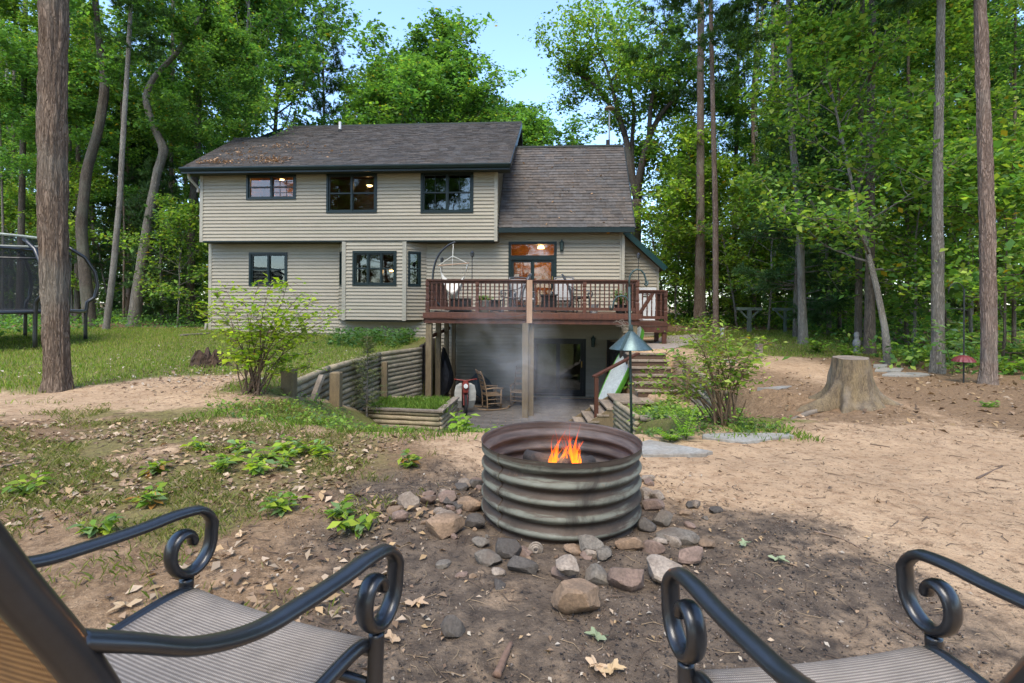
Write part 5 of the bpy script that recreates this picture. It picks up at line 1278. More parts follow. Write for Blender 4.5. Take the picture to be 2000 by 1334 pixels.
# ------------------------------------------------------------------ things on and under the deck
DZ = Z_DECK
def dthing(name, label, cat, px, v, z=None, rz=0, group=None, py=600):
    u = hu(px, v, py); w_ = h2w(u, v, 0); return thing(name, label, cat, (w_.x, w_.y, DZ+.003 if z is None else z), -TH+rz, group)
def hammock():
    v = VF+1.0; t = dthing('hammock_chair', 'cream cotton hammock chair hanging from a curved black stand', 'hammock chair', 884, v)
    u0 = hu(884, v)
    def q(px, py): a, z = hp(px, py, v); return Vector((a-u0, 0, z-DZ))
    pts = smooth_path([q(893,604),q(868,603),q(853,590),q(846,572),(q(845,545)),q(847,525),q(853,505),q(863,490),q(876,479),q(889,473)],5)
    m = MB(); m.tube(pts, .032, 8); m.build('stand', black_m, t, True)
    m = MB(); m.tube([(-.55,.0,.012),(.55,.0,.012)], .025, 6); m.tube([(0,-.5,.012),(0,.5,.012)], .025, 6); m.build('base', black_m, t)
    a, k_, l, r = q(885,477), q(884,500), q(857,518), q(914,515)
    m = MB(); m.tube([a,k_], .012, 6); m.tube([k_,l], .008, 6); m.tube([k_,r], .008, 6); m.tube([k_,q(883,520)],.006,6); m.build('rope', cotton_m, t)
    m = MB(); m.tube([q(855,519),q(916,514)], .014, 8); m.build('spreader_bar', newwood_m, t)
    # sling: two gathered corners to a deep pouch
    n, mm = 14, 12; vs = []
    for i in range(n+1):
        s_ = i/n; x = l.x*(1-s_)+r.x*s_; zt_ = (l.z*(1-s_)+r.z*s_)-.52*math.sin(math.pi*s_)**.6
        for j in range(mm+1):
            w2 = j/mm; y = -.30*math.sin(math.pi*w2)*math.sin(math.pi*s_)**.5+.05; zz = zt_-(w2)*(.62*math.sin(math.pi*s_)**.8); xx = x*(1-.10*w2)
            vs.append((xx, y+.22*(1-w2)*math.sin(math.pi*s_), zz+.12*w2*w2*math.sin(math.pi*s_)))
    m = MB(); m.add(vs, [(i*(mm+1)+j,(i+1)*(mm+1)+j,(i+1)*(mm+1)+j+1,i*(mm+1)+j+1) for i in range(n) for j in range(mm)]); sl_ = m.build('sling', cotton_m, t, True)
    m = MB(); rr = random.Random(2)
    for k in range(26):
        s_ = .3+.65*k/26; i = int(s_*n); p = Vector(vs[i*(mm+1)+mm]); m.tube([p, p+Vector((rr.uniform(-.02,.02),rr.uniform(-.02,.02),-rr.uniform(.10,.2)))], .006, 4)
    m.build('fringe', cotton_m, sl_)
hammock()
def torch(px, ptop, v, z0, label):
    u = hu(px, v, 540); w_ = h2w(u,v,0); t = thing('garden_torch', label, 'torch', (w_.x,w_.y,z0), -TH, 'torches along the deck')
    zt_ = hp(px, ptop, v)[1]-z0; m = MB(); m.tube([(0,0,0),(0,0,zt_)], .011, 6); m.build('pole', darkmetal_m, t)
    m = MB(); m.lathe([(.02,-.02),(.05,0),(.055,.10),(.065,.105),(.03,.14),(.012,.16),(.001,.17)], (0,0,zt_), 10); m.build('canister', black_m, t)
torch(863,512,VF+2.2,DZ+.002,'short black torch behind the hammock chair'); torch(922,501,VF+.4,DZ+.002,'tall black torch standing beside the potted plant'); torch(1247,504,VS+.65,ZL+.002,'black torch on the low side landing')
# chairs with sling seats
def deck_chair(px, v, rz, label):
    u = hu(px, v); w_ = h2w(u,v,0)
    t = patio_chair(label, (w_.x,w_.y,DZ+.004), (math.sin(rz), math.cos(rz)), mats=(M('silver_frame',(.10,.105,.11),rough=.35,metal=.4,bump=0,rnd=0), sling_grey_m, sling_grey_m)); t['group'] = 'sling chairs on the deck'; return t
deck_chair(985, VF+.95, math.radians(-95), 'sling chair beside the hammock, seen from the side on the deck')
deck_chair(1025, VF+2.1, math.radians(165), 'grey sling chair in front of the glazed deck door')
deck_chair(1098, VF+1.9, math.radians(190), 'grey sling chair next to the door on the deck')
deck_chair(1150, VF+1.0, math.radians(100), 'sling chair standing by the small iron table on the deck')
# low black fire table, side table, barrel
def cube_table(px, v, w_, d, h, label, name='side_table'):
    t = dthing(name, label, 'table', px, v)
    m = MB(); m.box(-w_/2+.03,w_/2-.03,-d/2+.03,d/2-.03,.03,h-.04); m.build('body', rubber_m, t)
    m = MB(); m.box(-w_/2,w_/2,-d/2,d/2,h-.038,h); m.build('table_top', darkmetal_m, t)
    for sx in (-1,1):
        for sy in (-1,1): m = MB(); m.box(sx*(w_/2-.05)-.025,sx*(w_/2-.05)+.025,sy*(d/2-.05)-.025,sy*(d/2-.05)+.025,0,.028); m.build('foot', darkmetal_m, t)
cube_table(1072, VF+.75, .50, .5, .52, 'black box-shaped fire table between the deck chairs', 'fire_table')
cube_table(968, VF+.55, .34, .34, .36, 'small black box table beside the potted plant')
cube_table(900, VF+.95, .62, .42, .40, 'dark low chest under the hammock chair', 'storage_chest')
t = dthing('iron_table', 'small round iron table with scrolled legs on the deck', 'table', 1133, VF+.8)
m = MB(); m.lathe([(.001,.45),(.26,.45),(.265,.465),(.26,.475),(.001,.475)], (0,0,0), 20); m.build('table_top', darkmetal_m, t)
for k in range(3):
    a = k*2.1; m = MB(); m.tube(smooth_path([(.20*math.cos(a),.20*math.sin(a),.45),(.10*math.cos(a),.10*math.sin(a),.3),(.07*math.cos(a),.07*math.sin(a),.2),(.2*math.cos(a),.2*math.sin(a),0)],4), .012, 6); m.build('leg', darkmetal_m, t)
t = dthing('bucket', 'small pale metal bucket on the deck by the railing', 'bucket', 1160, VF+.45); m = MB(); m.lathe([(.001,.0),(.10,0),(.13,.24),(.135,.25),(.12,.24),(.10,.02)], (0,0,0), 16); m.build('pail', M('zinc_pail',(.45,.46,.45),rough=.4,metal=.5,bump=0),t)
m = MB(); m.tube([(.13*math.cos(a),0,.24+.12*math.sin(a)) for a in np.linspace(0,3.14,10)], .005, 5); m.build('handle', darkmetal_m, t)

def herbplant(t, n, spread, height, size, cols, rng, base=(0,0,0), name='foliage', droop=.3, stems=True, stem_m=None, mat=None):
    """stems fan out of a point, leaves along them"""
    m = MB(); pos, dirs = [], []
    for k in range(n):
        a = rng.uniform(0, 2*np.pi); r = spread*np.sqrt(rng.uniform(.02,1)); h = height*rng.uniform(.55,1)
        pts = []
        for i in range(6):
            s_ = i/5; pts.append(Vector((base[0]+r*math.cos(a)*s_**1.2, base[1]+r*math.sin(a)*s_**1.2, base[2]+h*(s_-droop*s_*s_*.6))))
        m.tube(pts, [.006*(1-.7*i/5) for i in range(6)], 4)
        for i in range(1,6):
            for q in range(2):
                b_ = a+rng.uniform(-1.4,1.4)+ (math.pi/2 if q else -math.pi/2)*.8; pos.append(tuple(pts[i]+Vector((rng.normal(0,.01),rng.normal(0,.01),rng.normal(0,.01))))); dirs.append((math.cos(b_),math.sin(b_),rng.uniform(-.5,.35)))
    pos = np.array(pos); dirs = np.array(dirs, float); c = np.array(cols)[rng.integers(0,len(cols),len(pos))]*rng.uniform(.7,1.3,(len(pos),1))
    Vv, Ff, Cc = leafset(pos, size*rng.uniform(.6,1.2,len(pos)), .3, rng, c, .5, .1, dirs=dirs)
    if stems: m.build('stems', stem_m or M('green_stem',(.10,.13,.04),rough=.8,bump=0), t)
    return link(name, np_mesh(name, Vv, Ff, mat or HERB, Cc), t)
r5 = np.random.default_rng(55)
t = dthing('potted_plant', 'grey pot with bright green plant on the deck beside the railing post', 'plant', 945, VF+.32)
m = MB(); m.lathe([(.001,0),(.13,0),(.20,.30),(.215,.30),(.215,.34),(.19,.34),(.18,.30),(.001,.29)], (0,0,0), 20); m.build('pot', M('grey_pot',(.27,.26,.22),bump=.1),t)
herbplant(t, 26, .24, .22, .11, [(.20,.36,.03),(.28,.42,.05)], r5, (0,0,.29))
t = dthing('potted_plant', 'leafy fern-like plant in dark pot near the corner of the deck railing', 'plant', 1212, VF+.40)
m = MB(); m.lathe([(.001,0),(.12,0),(.17,.22),(.18,.24),(.15,.22),(.001,.2)], (0,0,0), 16); m.build('pot', darkmetal_m, t)
herbplant(t, 40, .30, .55, .10, [(.12,.22,.06),(.30,.36,.22),(.18,.30,.05)], r5, (0,0,.2))

# under the deck
def moped():
    p = P(906,800,13.55); t = thing('moped', 'small red moped with white leg shields parked under the deck', 'moped', (p.x,p.y+.5,PATIO+.0255), .15)
    tube = lambda *a, **k: MB().tube(*a, **k)
    m = MB(); n = 24
    for y in (0, 1.15):
        m = MB(); m.tube([(0,y+.27*math.cos(a),.27+.25*math.sin(a)) for a in np.linspace(0,2*math.pi,n+1)], .035, 8, cap=False); wt = m.build('tyre', rubber_m, t, True)
        m = MB(); m.tube([(0,y+.27*math.cos(a)*.82,.27+.25*math.sin(a)*.82) for a in np.linspace(0,2*math.pi,n+1)], .014, 6, cap=False)
        for a in np.linspace(0,2*math.pi,9)[:-1]: m.tube([(0,y,.27),(0,y+.22*math.cos(a),.27+.2*math.sin(a))], .004, 4)
        m.build('rim', darkmetal_m, wt)
    m = MB(); m.beam((-.05,.0,.27),(-.05,.13,.72),.03,.06,(0,1,0)); m.beam((.05,.0,.27),(.05,.13,.72),.03,.06,(0,1,0)); m.build('fork', redpaint_m, t)
    m = MB(); m.add([(-.07,-.02,.62),(.07,-.02,.62),(.09,.0,.80),(-.09,.0,.80),(-.07,.2,.62),(.07,.2,.62),(.10,.2,.86),(-.10,.2,.86),(-.06,.02,.93),(.06,.02,.93)],[(0,1,2,3),(0,4,5,1),(1,5,6,2),(3,2,9,8),(0,3,7,4),(8,9,6,7),(2,6,9),(3,8,7),(4,7,6,5)]); m.build('front_cowl', redpaint_m, t)
    m = MB(); m.tube([(0,-.07,.80),(0,.0,.80)], .06, 14); m.build('headlight', M('lamp_glass',(.75,.75,.7),rough=.1,bump=0,rnd=0), t)
    m = MB(); m.tube([(-.32,.10,.97),(-.2,.08,.96),(0,.06,.93),(.2,.08,.96),(.32,.10,.97)], .02, 8); m.build('handlebar', redpaint_m, t, True)
    for s_ in (-1,1):
        m = MB(); vs = []
        pr = [(.10,.30,.10),(.24,.22,.14),(.29,.10,.36),(.30,.10,.60),(.26,.12,.78),(.15,.16,.84)]
        for o_ in (0,.02):
            for a, b_, c in pr: vs.append((s_*a,b_+o_+.1,c)); vs.append((s_*(.10),b_+o_+.06,c))
        k = len(pr)*2; fs = []
        for i in range(len(pr)-1): fs += [(2*i,2*i+1,2*i+3,2*i+2),(k+2*i,k+2*i+2,k+2*i+3,k+2*i+1),(2*i,2*i+2,k+2*i+2,k+2*i)]
        m.add(vs, fs); m.build('leg_shield', M('ivory_shield',(.40,.385,.33),rough=.5,bump=0), t)
    m = MB(); m.tube(smooth_path([(0,.18,.75),(0,.3,.42),(0,.55,.36),(0,.85,.42),(0,1.15,.5)],4), .05, 10); m.build('frame', redpaint_m, t, True)
    m = MB(); m.prism([(-.10,.62),(.10,.62),(.13,1.1),(-.13,1.1)], .68, .78); m.beam((0,.8,.4),(0,.82,.69),.06,.06); m.build('saddle', rubber_m, t)
    m = MB(); m.tube([(-.05,.5,.3),(-.22,.45,.02)], .012, 6); m.build('kickstand', darkmetal_m, t)
moped()
rock_m = M('rocker_wood', (.24,.16,.09), (.15,.10,.06), rough=.7, scale=4, bump=.2)
def rocker(px, py, Y, rz, label):
    p = P(px,py,Y); t = thing('rocking_chair', label, 'chair', (p.x,Y,PATIO+.0255), rz, 'rocking chairs under the deck')
    B = lambda name, *a, **k: MB().tube(*a, **k).build(name, rock_m, t, True)
    for s_ in (-1,1):
        x = s_*.24
        B('runner', [(x*1.05, y, .02+.13*(y-.02)**2*1.6) for y in np.linspace(-.5,.45,10)], .02, 6)
        B('leg', [(x,.20,.03),(x,.21,.60)], .02, 6); B('back_post', smooth_path([(x*.95,-.20,.04),(x*.95,-.22,.45),(x*.95,-.30,.85),(x*.95,-.42,1.14)],4), .02, 6)
        B('armrest', [(x,-.24,.62),(x,-.05,.64),(x,.27,.62)], .026, 6)
        for z in (.2,.32): B('stretcher', [(x,.2,z),(x*.95,-.2,z)], .011, 5)
    for z in (.18,.30): B('stretcher', [(-.24,.2,z),(.24,.2,z)], .011, 5)
    m = MB(); m.box(-.25,.25,-.22,.24,.42,.45); m.build('seat', rock_m, t)
    for z, y in ((.62,-.25),(.78,-.285),(.94,-.34),(1.08,-.395)): m = MB(); m.beam((-.225,y,z),(.225,y,z),.02,.075); m.build('slat', rock_m, t)
rocker(960,790,14.9,-1.2,'wooden rocking chair beside the moped, turned to the side'); rocker(1016,785,15.4,2.9,'wooden rocking chair half hidden behind the support post')
# covered grill and dark clutter
def blob(name, label, cat, loc, sx, sy, sz, mat, seed):
    o = link(name, rockmesh(seed, sx, sy, sz, .6)); o.data.materials.append(mat); o.location = loc; tag(o, label, cat); return o
blob('covered_grill', 'bulky dark covered grill behind the red moped', 'grill', P(937,775,15.6)+Vector((0,0,.0)), .48,.35,.62, M('dark_blue_cover',(.02,.032,.042),rough=.6,scale=3,bump=.5,bscale=8,bdist=.05), 71).location.z = PATIO+.58
blob('tarp_bundle', 'tall bundle of black tarp against the timber wall under the deck', 'bundle', (-2.05,15.6,PATIO+.98), .33,.42,1.02, M('black_tarp',(.008,.008,.010),rough=.6,scale=3,bump=.6,bscale=9,bdist=.05), 72)
# paddle board leaning under the deck
def paddle():
    a, b = P(1163,800,13.1), P(1252,640,14.6); a.z = PATIO+.05; t = thing('paddle_board', 'white paddle board with bright green edge leaning beside the steps', 'paddle board', tuple(a))
    ax = (b-a); L = ax.length; ax.normalize(); wdir = Vector((.42,-.90,0)); wdir = (wdir-ax*wdir.dot(ax)).normalized(); nrm = wdir.cross(ax)
    n = 30; prof = []
    for i in range(n+1):
        s_ = i/n; w_ = .36*min(1, (math.sin(math.pi*min(max(s_,.0),1)*1.0)+.0)**.45 if 0 < s_ < 1 else 0); prof.append((s_*L, max(w_,.02)))
    th = .055
    for name, off0, off1, mat, k in (('deck_pad', th, th+.006, M('shaded_pale_board',(.36,.40,.39),(.28,.31,.30),rough=.5,scale=2,bump=0,rnd=0), .86), ('rail', -th, th, M('shaded_lime_rail',(.08,.25,.03),rough=.4,bump=0,rnd=0), 1.0), ('hull', -th-.006, -th, M('shaded_white_board',(.42,.44,.44),rough=.4,bump=0,rnd=0), .93)):  # board colours lowered: shade under the deck is in the albedo
        vs = []
        for o_ in (off0, off1):
            for s_, w_ in prof: vs += [ax*s_+wdir*(w_*k)+nrm*o_, ax*s_-wdir*(w_*k)+nrm*o_]
        q = 2*(n+1); fs = []
        for i in range(n): fs += [(2*i,2*i+1,2*i+3,2*i+2),(q+2*i,q+2*i+2,q+2*i+3,q+2*i+1),(2*i,2*i+2,q+2*i+2,q+2*i),(2*i+1,q+2*i+1,q+2*i+3,2*i+3)]
        m = MB(); m.add(vs, fs); m.build(name, mat, t, False)
    m = MB()
    for o_ in (-.1,.0,.1): m.beam(wdir*o_+ax*.25+nrm*-.066, wdir*o_+ax*(L-.35)+nrm*-.066, .02, .004, nrm)
    m.build('stripe', M('grey_stripe',(.30,.33,.33),bump=0), t)
paddle()
# ------------------------------------------------------------------ trees
def barkmat(name, c1, c2, moss=None, sc=3.0):
    m, nt, b = newmat(name); vec = coords(nt, (4.2,4.2,.55)); fl = coords(nt, (1,1,1))
    w_ = nd(nt, 'ShaderNodeTexNoise'); w_.inputs['Scale'].default_value = sc*1.2; nt.links.new(vec, w_.inputs['Vector'])
    mv = mixc(nt, vec, w_.outputs['Color'], .42)
    vo = nd(nt, 'ShaderNodeTexVoronoi', feature='DISTANCE_TO_EDGE'); vo.inputs['Scale'].default_value = sc*4.2; nt.links.new(mv, vo.inputs['Vector'])
    n1 = noise(nt, vec, sc*.6, 5, .6); n2 = noise(nt, vec, sc*9, 5, .7); n3 = noise(nt, fl, 1.1, 4, .6)
    pl = ramp(nt, vo.outputs[0], [(.0,.28),(.22,1)])
    col = mixc(nt, c1, tuple(x*1.35 for x in c1), ramp(nt, n1, [(.35,0),(.65,1)]))
    col = mixc(nt, col, ramp(nt, n2, [(.3,.55),(.7,1.25)]), 1.0, 'MULTIPLY')
    col = mixc(nt, c2, col, pl)
    if moss: col = mixc(nt, col, moss, ramp(nt, n3, [(.50,0),(.68,.7)]))
    oi = nd(nt, 'ShaderNodeObjectInfo'); mr = nd(nt, 'ShaderNodeMapRange'); mr.inputs[3].default_value = .85; mr.inputs[4].default_value = 1.15
    nt.links.new(oi.outputs['Random'], mr.inputs[0]); col = mixc(nt, col, mr.outputs[0], 1.0, 'MULTIPLY')
    nt.links.new(col, b.inputs['Base Color']); b.inputs['Roughness'].default_value = .95; b.inputs['Specular IOR Level'].default_value = .15
    nt.links.new(bumpn(nt, mixc(nt, pl, n2, .4), .9, .03), b.inputs['Normal'])
    return m
bark_pine = barkmat('pine_bark', (.205,.150,.108), (.080,.052,.036), (.23,.20,.155))
bark_red = barkmat('red_pine_bark', (.215,.158,.122), (.095,.062,.046), (.22,.19,.155))
bark_oak = barkmat('oak_bark', (.14,.112,.085), (.048,.038,.030), (.15,.15,.11))
bark_grey = barkmat('grey_bark', (.225,.198,.16), (.10,.086,.07), (.25,.24,.2))
G_DARK = [(.026,.070,.012),(.036,.088,.014),(.050,.110,.018)]
G_MID = [(.050,.120,.016),(.070,.150,.018),(.095,.180,.022),(.040,.095,.015)]
G_BRIGHT = [(.125,.225,.020),(.165,.265,.026),(.090,.180,.020),(.21,.29,.03)]  # yellow-greens with the backlight through leaves put into the colour
G_PINE = [(.028,.075,.022),(.042,.098,.028),(.060,.125,.030),(.075,.135,.035)]
def branch_path(p, d, L, n, rng, up=.25, wob=.12):
    pts = [Vector(p)]; d = Vector(d).normalized(); st = L/(n-1)
    for i in range(n-1):
        d = (d+Vector((rng.normal(0,wob),rng.normal(0,wob),up*.25+rng.normal(0,wob*.6)))).normalized(); pts.append(pts[-1]+d*st)
    return pts
def leaves_at(centers, n, sig, size, pal, rng, tilt=.55, aspect=.62, yellow=.015, clump=.35):
    centers = np.asarray(centers); k = rng.integers(0, len(centers), n)
    pos = centers[k]+rng.normal(0,1,(n,3))*np.array(sig)
    cl = 1+clump*rng.uniform(-1,1,len(centers))
    c = np.array(pal)[rng.integers(0,len(pal),n)]*(cl[k]*rng.uniform(.75,1.25,n))[:,None]
    ye = rng.random(n) < yellow; c[ye] = np.array([.42,.30,.03])*rng.uniform(.6,1.1,(ye.sum(),1))
    return leafset(pos, size*np.clip(rng.lognormal(-.18,.38,n),.35,1.7), tilt, rng, c, aspect, .10)
def trunk_tube(m, pts, rad, n=14, flare=True):
    m.tube(pts, rad, n, jit=.04)
def gen_decid(seed, H=17, r0=.2, cb=.32, spread=4.2, nb=24, nleaf=24000, lsize=.19, pal=G_MID, wob=.05, path=None, fork=None, upb=.35):
    rng = np.random.default_rng(seed); m = MB(); N = 14
    if path is None:
        path = [Vector((0,0,-.2))]; d = Vector((0,0,1))
        for i in range(N-1): d = (d+Vector((rng.normal(0,wob),rng.normal(0,wob),.12))).normalized(); path.append(path[-1]+d*(H*.93/(N-1)))
    N = len(path); rad = [r0*(1-.80*(i/(N-1))**.9)*(1.28 if i == 0 else 1) for i in range(N)]
    m.tube(path, rad, 12, jit=.05); cent = []
    def at(s_): f = s_*(N-1); i = min(int(f), N-2); return path[i].lerp(path[i+1], f-i), rad[i]
    for b in range(nb):
        s_ = cb+(1-cb)*((b+.5)/nb)**.92; p, r = at(s_); az = b*2.399+rng.normal(0,.35); rel = (s_-cb)/(1-cb)
        el = math.radians(8+55*rel+rng.normal(0,9)); L = spread*(.55+.75*math.sin(math.pi*min(1,rel*.85+.22)))*rng.uniform(.75,1.15)
        bp = branch_path(p, (math.cos(az)*math.cos(el), math.sin(az)*math.cos(el), math.sin(el)), L, 8, rng, upb, .13)
        br = min(r*.5, .03+.018*L); m.tube(bp, [max(.008, br*(1-.85*i/7)) for i in range(8)], 6)
        for q in range(7):
            f = rng.uniform(.28,1)*7; i = min(int(f),6); sp = bp[i].lerp(bp[i+1], f-i); d0 = (bp[i+1]-bp[i]).normalized()
            sd = Vector((rng.normal(0,1),rng.normal(0,1),rng.normal(.1,.45))); d2 = (d0*.7+sd*.6).normalized(); L2 = L*rng.uniform(.18,.42)
            sp_ = branch_path(sp, d2, L2, 5, rng, .15, .2); m.tube(sp_, [.016,.012,.009,.007,.004], 4)
            cent += [tuple(x) for x in sp_[1:]]+[tuple((sp_[-1]+sp_[-2])/2)]
        cent += [tuple(x) for x in bp[5:]]
    Vv, Ff, Cc = leaves_at(cent, nleaf, (.25,.25,.11), lsize, pal, rng)
    return m, (Vv, Ff, Cc)
def gen_pine(seed, H=18, r0=.19, cb=.5, spread=2.8, whorl=.55, nper=5, pal=G_PINE, dead=True, nl=.20, dens=9, nw=.016):
    rng = np.random.default_rng(seed); m = MB(); N = 12; path = [Vector((0,0,-.2))]; d = Vector((0,0,1))
    for i in range(N-1): d = (d+Vector((rng.normal(0,.012),rng.normal(0,.012),.25))).normalized(); path.append(path[-1]+d*(H/(N-1)))
    rad = [r0*(1-.88*(i/(N-1)))*(1.22 if i == 0 else 1) for i in range(N)]; m.tube(path, rad, 12, jit=.05)
    def at(z): f = min(max((z+.2)/H*(N-1),0),N-1.001); i = int(f); return path[i].lerp(path[i+1], f-i), rad[i]
    tips, tdir = [], []
    if dead:
        for k in range(16):
            p, r = at(rng.uniform(.18,cb)*H); a = rng.uniform(0,6.28); L = rng.uniform(.25,1.3)
            m.tube(branch_path(p,(math.cos(a),math.sin(a),rng.uniform(-.25,.2)),L,5,rng,-.05,.12), [.016,.012,.009,.006,.003], 4)
    z = cb*H
    while z < H*.985:
        rel = (z-cb*H)/(H*(1-cb)); L0 = spread*(1-rel)**.75*(.55+.45*min(1,rel*5))+.25
        for k in range(nper):
            p, r = at(z+rng.uniform(-.15,.15)); a = rng.uniform(0,6.28); L = L0*rng.uniform(.6,1.15); el = math.radians(-8+40*rel+rng.normal(0,7))
            bp = branch_path(p,(math.cos(a)*math.cos(el),math.sin(a)*math.cos(el),math.sin(el)),L,7,rng,.18,.07); m.tube(bp,[max(.005,.028*(1-rel*.6)*(1-.85*i/6)) for i in range(7)],5)
            for q in range(int(4+L*4)):
                f = rng.uniform(.25,1)*6; i = min(int(f),5); sp = bp[i].lerp(bp[i+1],f-i); d0 = (bp[i+1]-bp[i]).normalized()
                d2 = (d0*.8+Vector((rng.normal(0,.7),rng.normal(0,.7),rng.normal(.05,.2)))).normalized(); L2 = rng.uniform(.2,.55)*min(1,L*.5+.3)
                for j in range(4): s_ = (j+1)/4; tips.append(tuple(sp+d2*(L2*s_))); tdir.append(tuple(d2))
                m.tube([sp,sp+d2*L2],[.008,.003],3,cap=False)
            tips.append(tuple(bp[-1])); tdir.append(tuple((bp[-1]-bp[-2]).normalized()))
        z += whorl*rng.uniform(.8,1.2)
    tips = np.repeat(np.array(tips), dens, 0); tdir = np.repeat(np.array(tdir), dens, 0); n = len(tips)
    dr = tdir*.9+rng.normal(0,.55,(n,3)); dr /= np.linalg.norm(dr,axis=1,keepdims=True)
    c = np.array(pal)[rng.integers(0,len(pal),n)]*rng.uniform(.7,1.3,(n,1))
    Vv, Ff, Cc = leafset(tips+rng.normal(0,.02,(n,3)), nl*rng.uniform(.6,1.2,n), .5, rng, c, nw/nl*2.2, .03, dirs=dr)
    return m, (Vv, Ff, Cc)
def brighten(p, k): return [(min(.5,r*k*1.12), min(.5,g*k), min(.5,b_*k*1.7)) for r,g,b_ in p]
G_DARK, G_MID, G_BRIGHT, G_PINE = brighten(G_DARK,2.1), brighten(G_MID,1.75), brighten(G_BRIGHT,1.4), brighten(G_PINE,2.0)
PROTO = {}
def proto(key, gen, bark, leafm):
    m, (Vv, Ff, Cc) = gen; tm = m.mesh('trunk', bark, True); cm = np_mesh('crown', Vv, Ff, leafm, Cc); PROTO[key] = (tm, cm)
proto('maple1', gen_decid(1, 17, .19, .36, 4.0, 24, 19000, .20, G_MID), bark_oak, LEAF)
proto('maple2', gen_decid(2, 16, .17, .34, 3.8, 24, 19000, .19, G_MID+G_DARK), bark_grey, LEAF)
proto('maple3', gen_decid(3, 18, .21, .42, 4.4, 24, 21000, .21, G_DARK+G_MID), bark_oak, LEAF)
proto('birch', gen_decid(4, 15, .14, .36, 3.2, 22, 16000, .17, G_BRIGHT+G_MID), bark_grey, LEAF)
proto('sap1', gen_decid(5, 6.0, .045, .20, 1.9, 20, 6500, .15, G_MID+G_BRIGHT, .07, upb=.05), bark_grey, LEAF)
proto('sap2', gen_decid(6, 7.5, .055, .14, 2.2, 22, 8000, .16, G_BRIGHT, .06, upb=.05), bark_grey, LEAF)
proto('sap3', gen_decid(7, 4.5, .035, .10, 1.8, 18, 6500, .15, G_BRIGHT+G_MID, .08, upb=.0), bark_oak, LEAF)
proto('pine1', gen_pine(11, 19, .20, .42, 2.9), bark_pine, NEEDLE)
proto('pine2', gen_pine(12, 20, .22, .52, 3.2), bark_red, NEEDLE)
proto('wpine', gen_pine(13, 8, .09, .10, 1.9, .42, 5, [(.050,.115,.040),(.075,.150,.050),(.10,.18,.055)], False, .18, 9), bark_grey, NEEDLE)
proto('wpine2', gen_pine(14, 11, .12, .12, 2.4, .5, 5, [(.040,.100,.034),(.060,.130,.042),(.085,.155,.05)], False, .19, 9), bark_pine, NEEDLE)
def tree(name, key, x, y, s, rz, label, group, cat='tree', sz=None, tilt=(0,0), z=None, bark=None):
    t = thing(name, label, cat, (x, y, (g1(x,y) if z is None else z)-.03), rz, group); t.rotation_euler = (tilt[0], tilt[1], rz)
    t.scale = (s, s, sz or s); tm, cm = PROTO[key]
    link('trunk', tm, t); link('crown', cm, t); return t

# --- trees with a trunk of their own in the photograph
def bigtrunk(name, px_pts, d, label, group, bark, crown=None, cz=None, nseg=90, nr=56, ridge=.02, crown_s=1.0, extra=6.0):
    """trunk traced upwards through (px, py, width px), rough bark as real relief"""
    b = GP(px_pts[0][0], px_pts[0][1]) if d is None else P(px_pts[0][0], px_pts[0][1], d)
    D = b.y; off = math.sqrt(1+(b.x/D)**2); c3 = [(P(x,y,D), w_/FPX*D*.5/off) for x,y,w_ in px_pts]
    gz0 = g1(b.x,b.y); t = thing(name, label, 'tree', (b.x,b.y,gz0), 0, group)
    zs = [p.z-gz0 for p,_ in c3]; xs_ = [p.x-b.x for p,_ in c3]; rs = [r for _,r in c3]
    zs = [-.12]+zs[0:]; xs_ = [xs_[0]]+xs_; rs = [rs[0]*1.12]+rs
    zt = zs[-1]+extra; slope = (xs_[-1]-xs_[-2])/(zs[-1]-zs[-2]); zs.append(zt); xs_.append(xs_[-1]+slope*extra); rs.append(rs[-1]*.8)
    zz = np.linspace(-.12, zt, nseg); X = np.interp(zz, zs, xs_); R = np.interp(zz, zs, rs)
    for _ in range(2):
        X[1:-1] = (X[:-2]+X[1:-1]*2+X[2:])/4
    a = np.linspace(0, 2*np.pi, nr, endpoint=False); A, Z = np.meshgrid(a, zz); Rr = np.repeat(R[:,None], nr, 1)
    ca, sa = np.cos(A), np.sin(A); sd = int(px_pts[0][0])
    f1 = np.abs(fbm(ca*5.5+3, sa*5.5, Z*1.4, seed=sd, oct=3)); f2 = fbm(ca*2, sa*2, Z*.6, seed=sd+5, oct=2); f3 = fbm(ca*14, sa*14, Z*9, seed=sd+9, oct=2)
    fl = np.exp(-np.maximum(Z,0)/.16)*.20*(1+.6*np.sin(A*4+sd))
    rr = Rr*(.95+fl*.6+.035*f2) + ridge*(f1-.55)+ridge*.25*f3
    V_ = np.stack([X[:,None]+rr*ca, rr*sa, Z], -1).reshape(-1,3); idx = np.arange(nseg*nr).reshape(nseg,nr); n2 = np.roll(idx,-1,1)
    F_ = np.stack([idx[:-1],n2[:-1],n2[1:],idx[1:]],-1).reshape(-1,4)
    link('trunk', np_mesh('trunk', V_, F_, bark, None, True), t)
    if crown:
        k, s, dz = crown; tm, cm = PROTO[k]; link('crown', cm, t, (X[-1]*.8,0,dz), (0,0,sd), s)
    return t
GN = 'tall trunks framing the yard'
T1 = bigtrunk('pine_tree', [(112,762,64),(110,690,56),(107,560,58),(103,420,66),(102,300,64),(104,150,62),(104,0,63)], None, 'thick brown-barked pine trunk rising from the grass near the trampoline', GN, bark_pine, ('pine1',1.0,1.0), nseg=150, nr=80, ridge=.03)
bigtrunk('pine_tree', [(1930,750,44),(1932,700,36),(1930,560,36),(1925,350,34),(1920,180,31),(1914,0,28)], None, 'reddish pine trunk standing beside the dark red feeder', GN, bark_red, ('pine2',.9,-1.0), nseg=130, nr=56, ridge=.02)
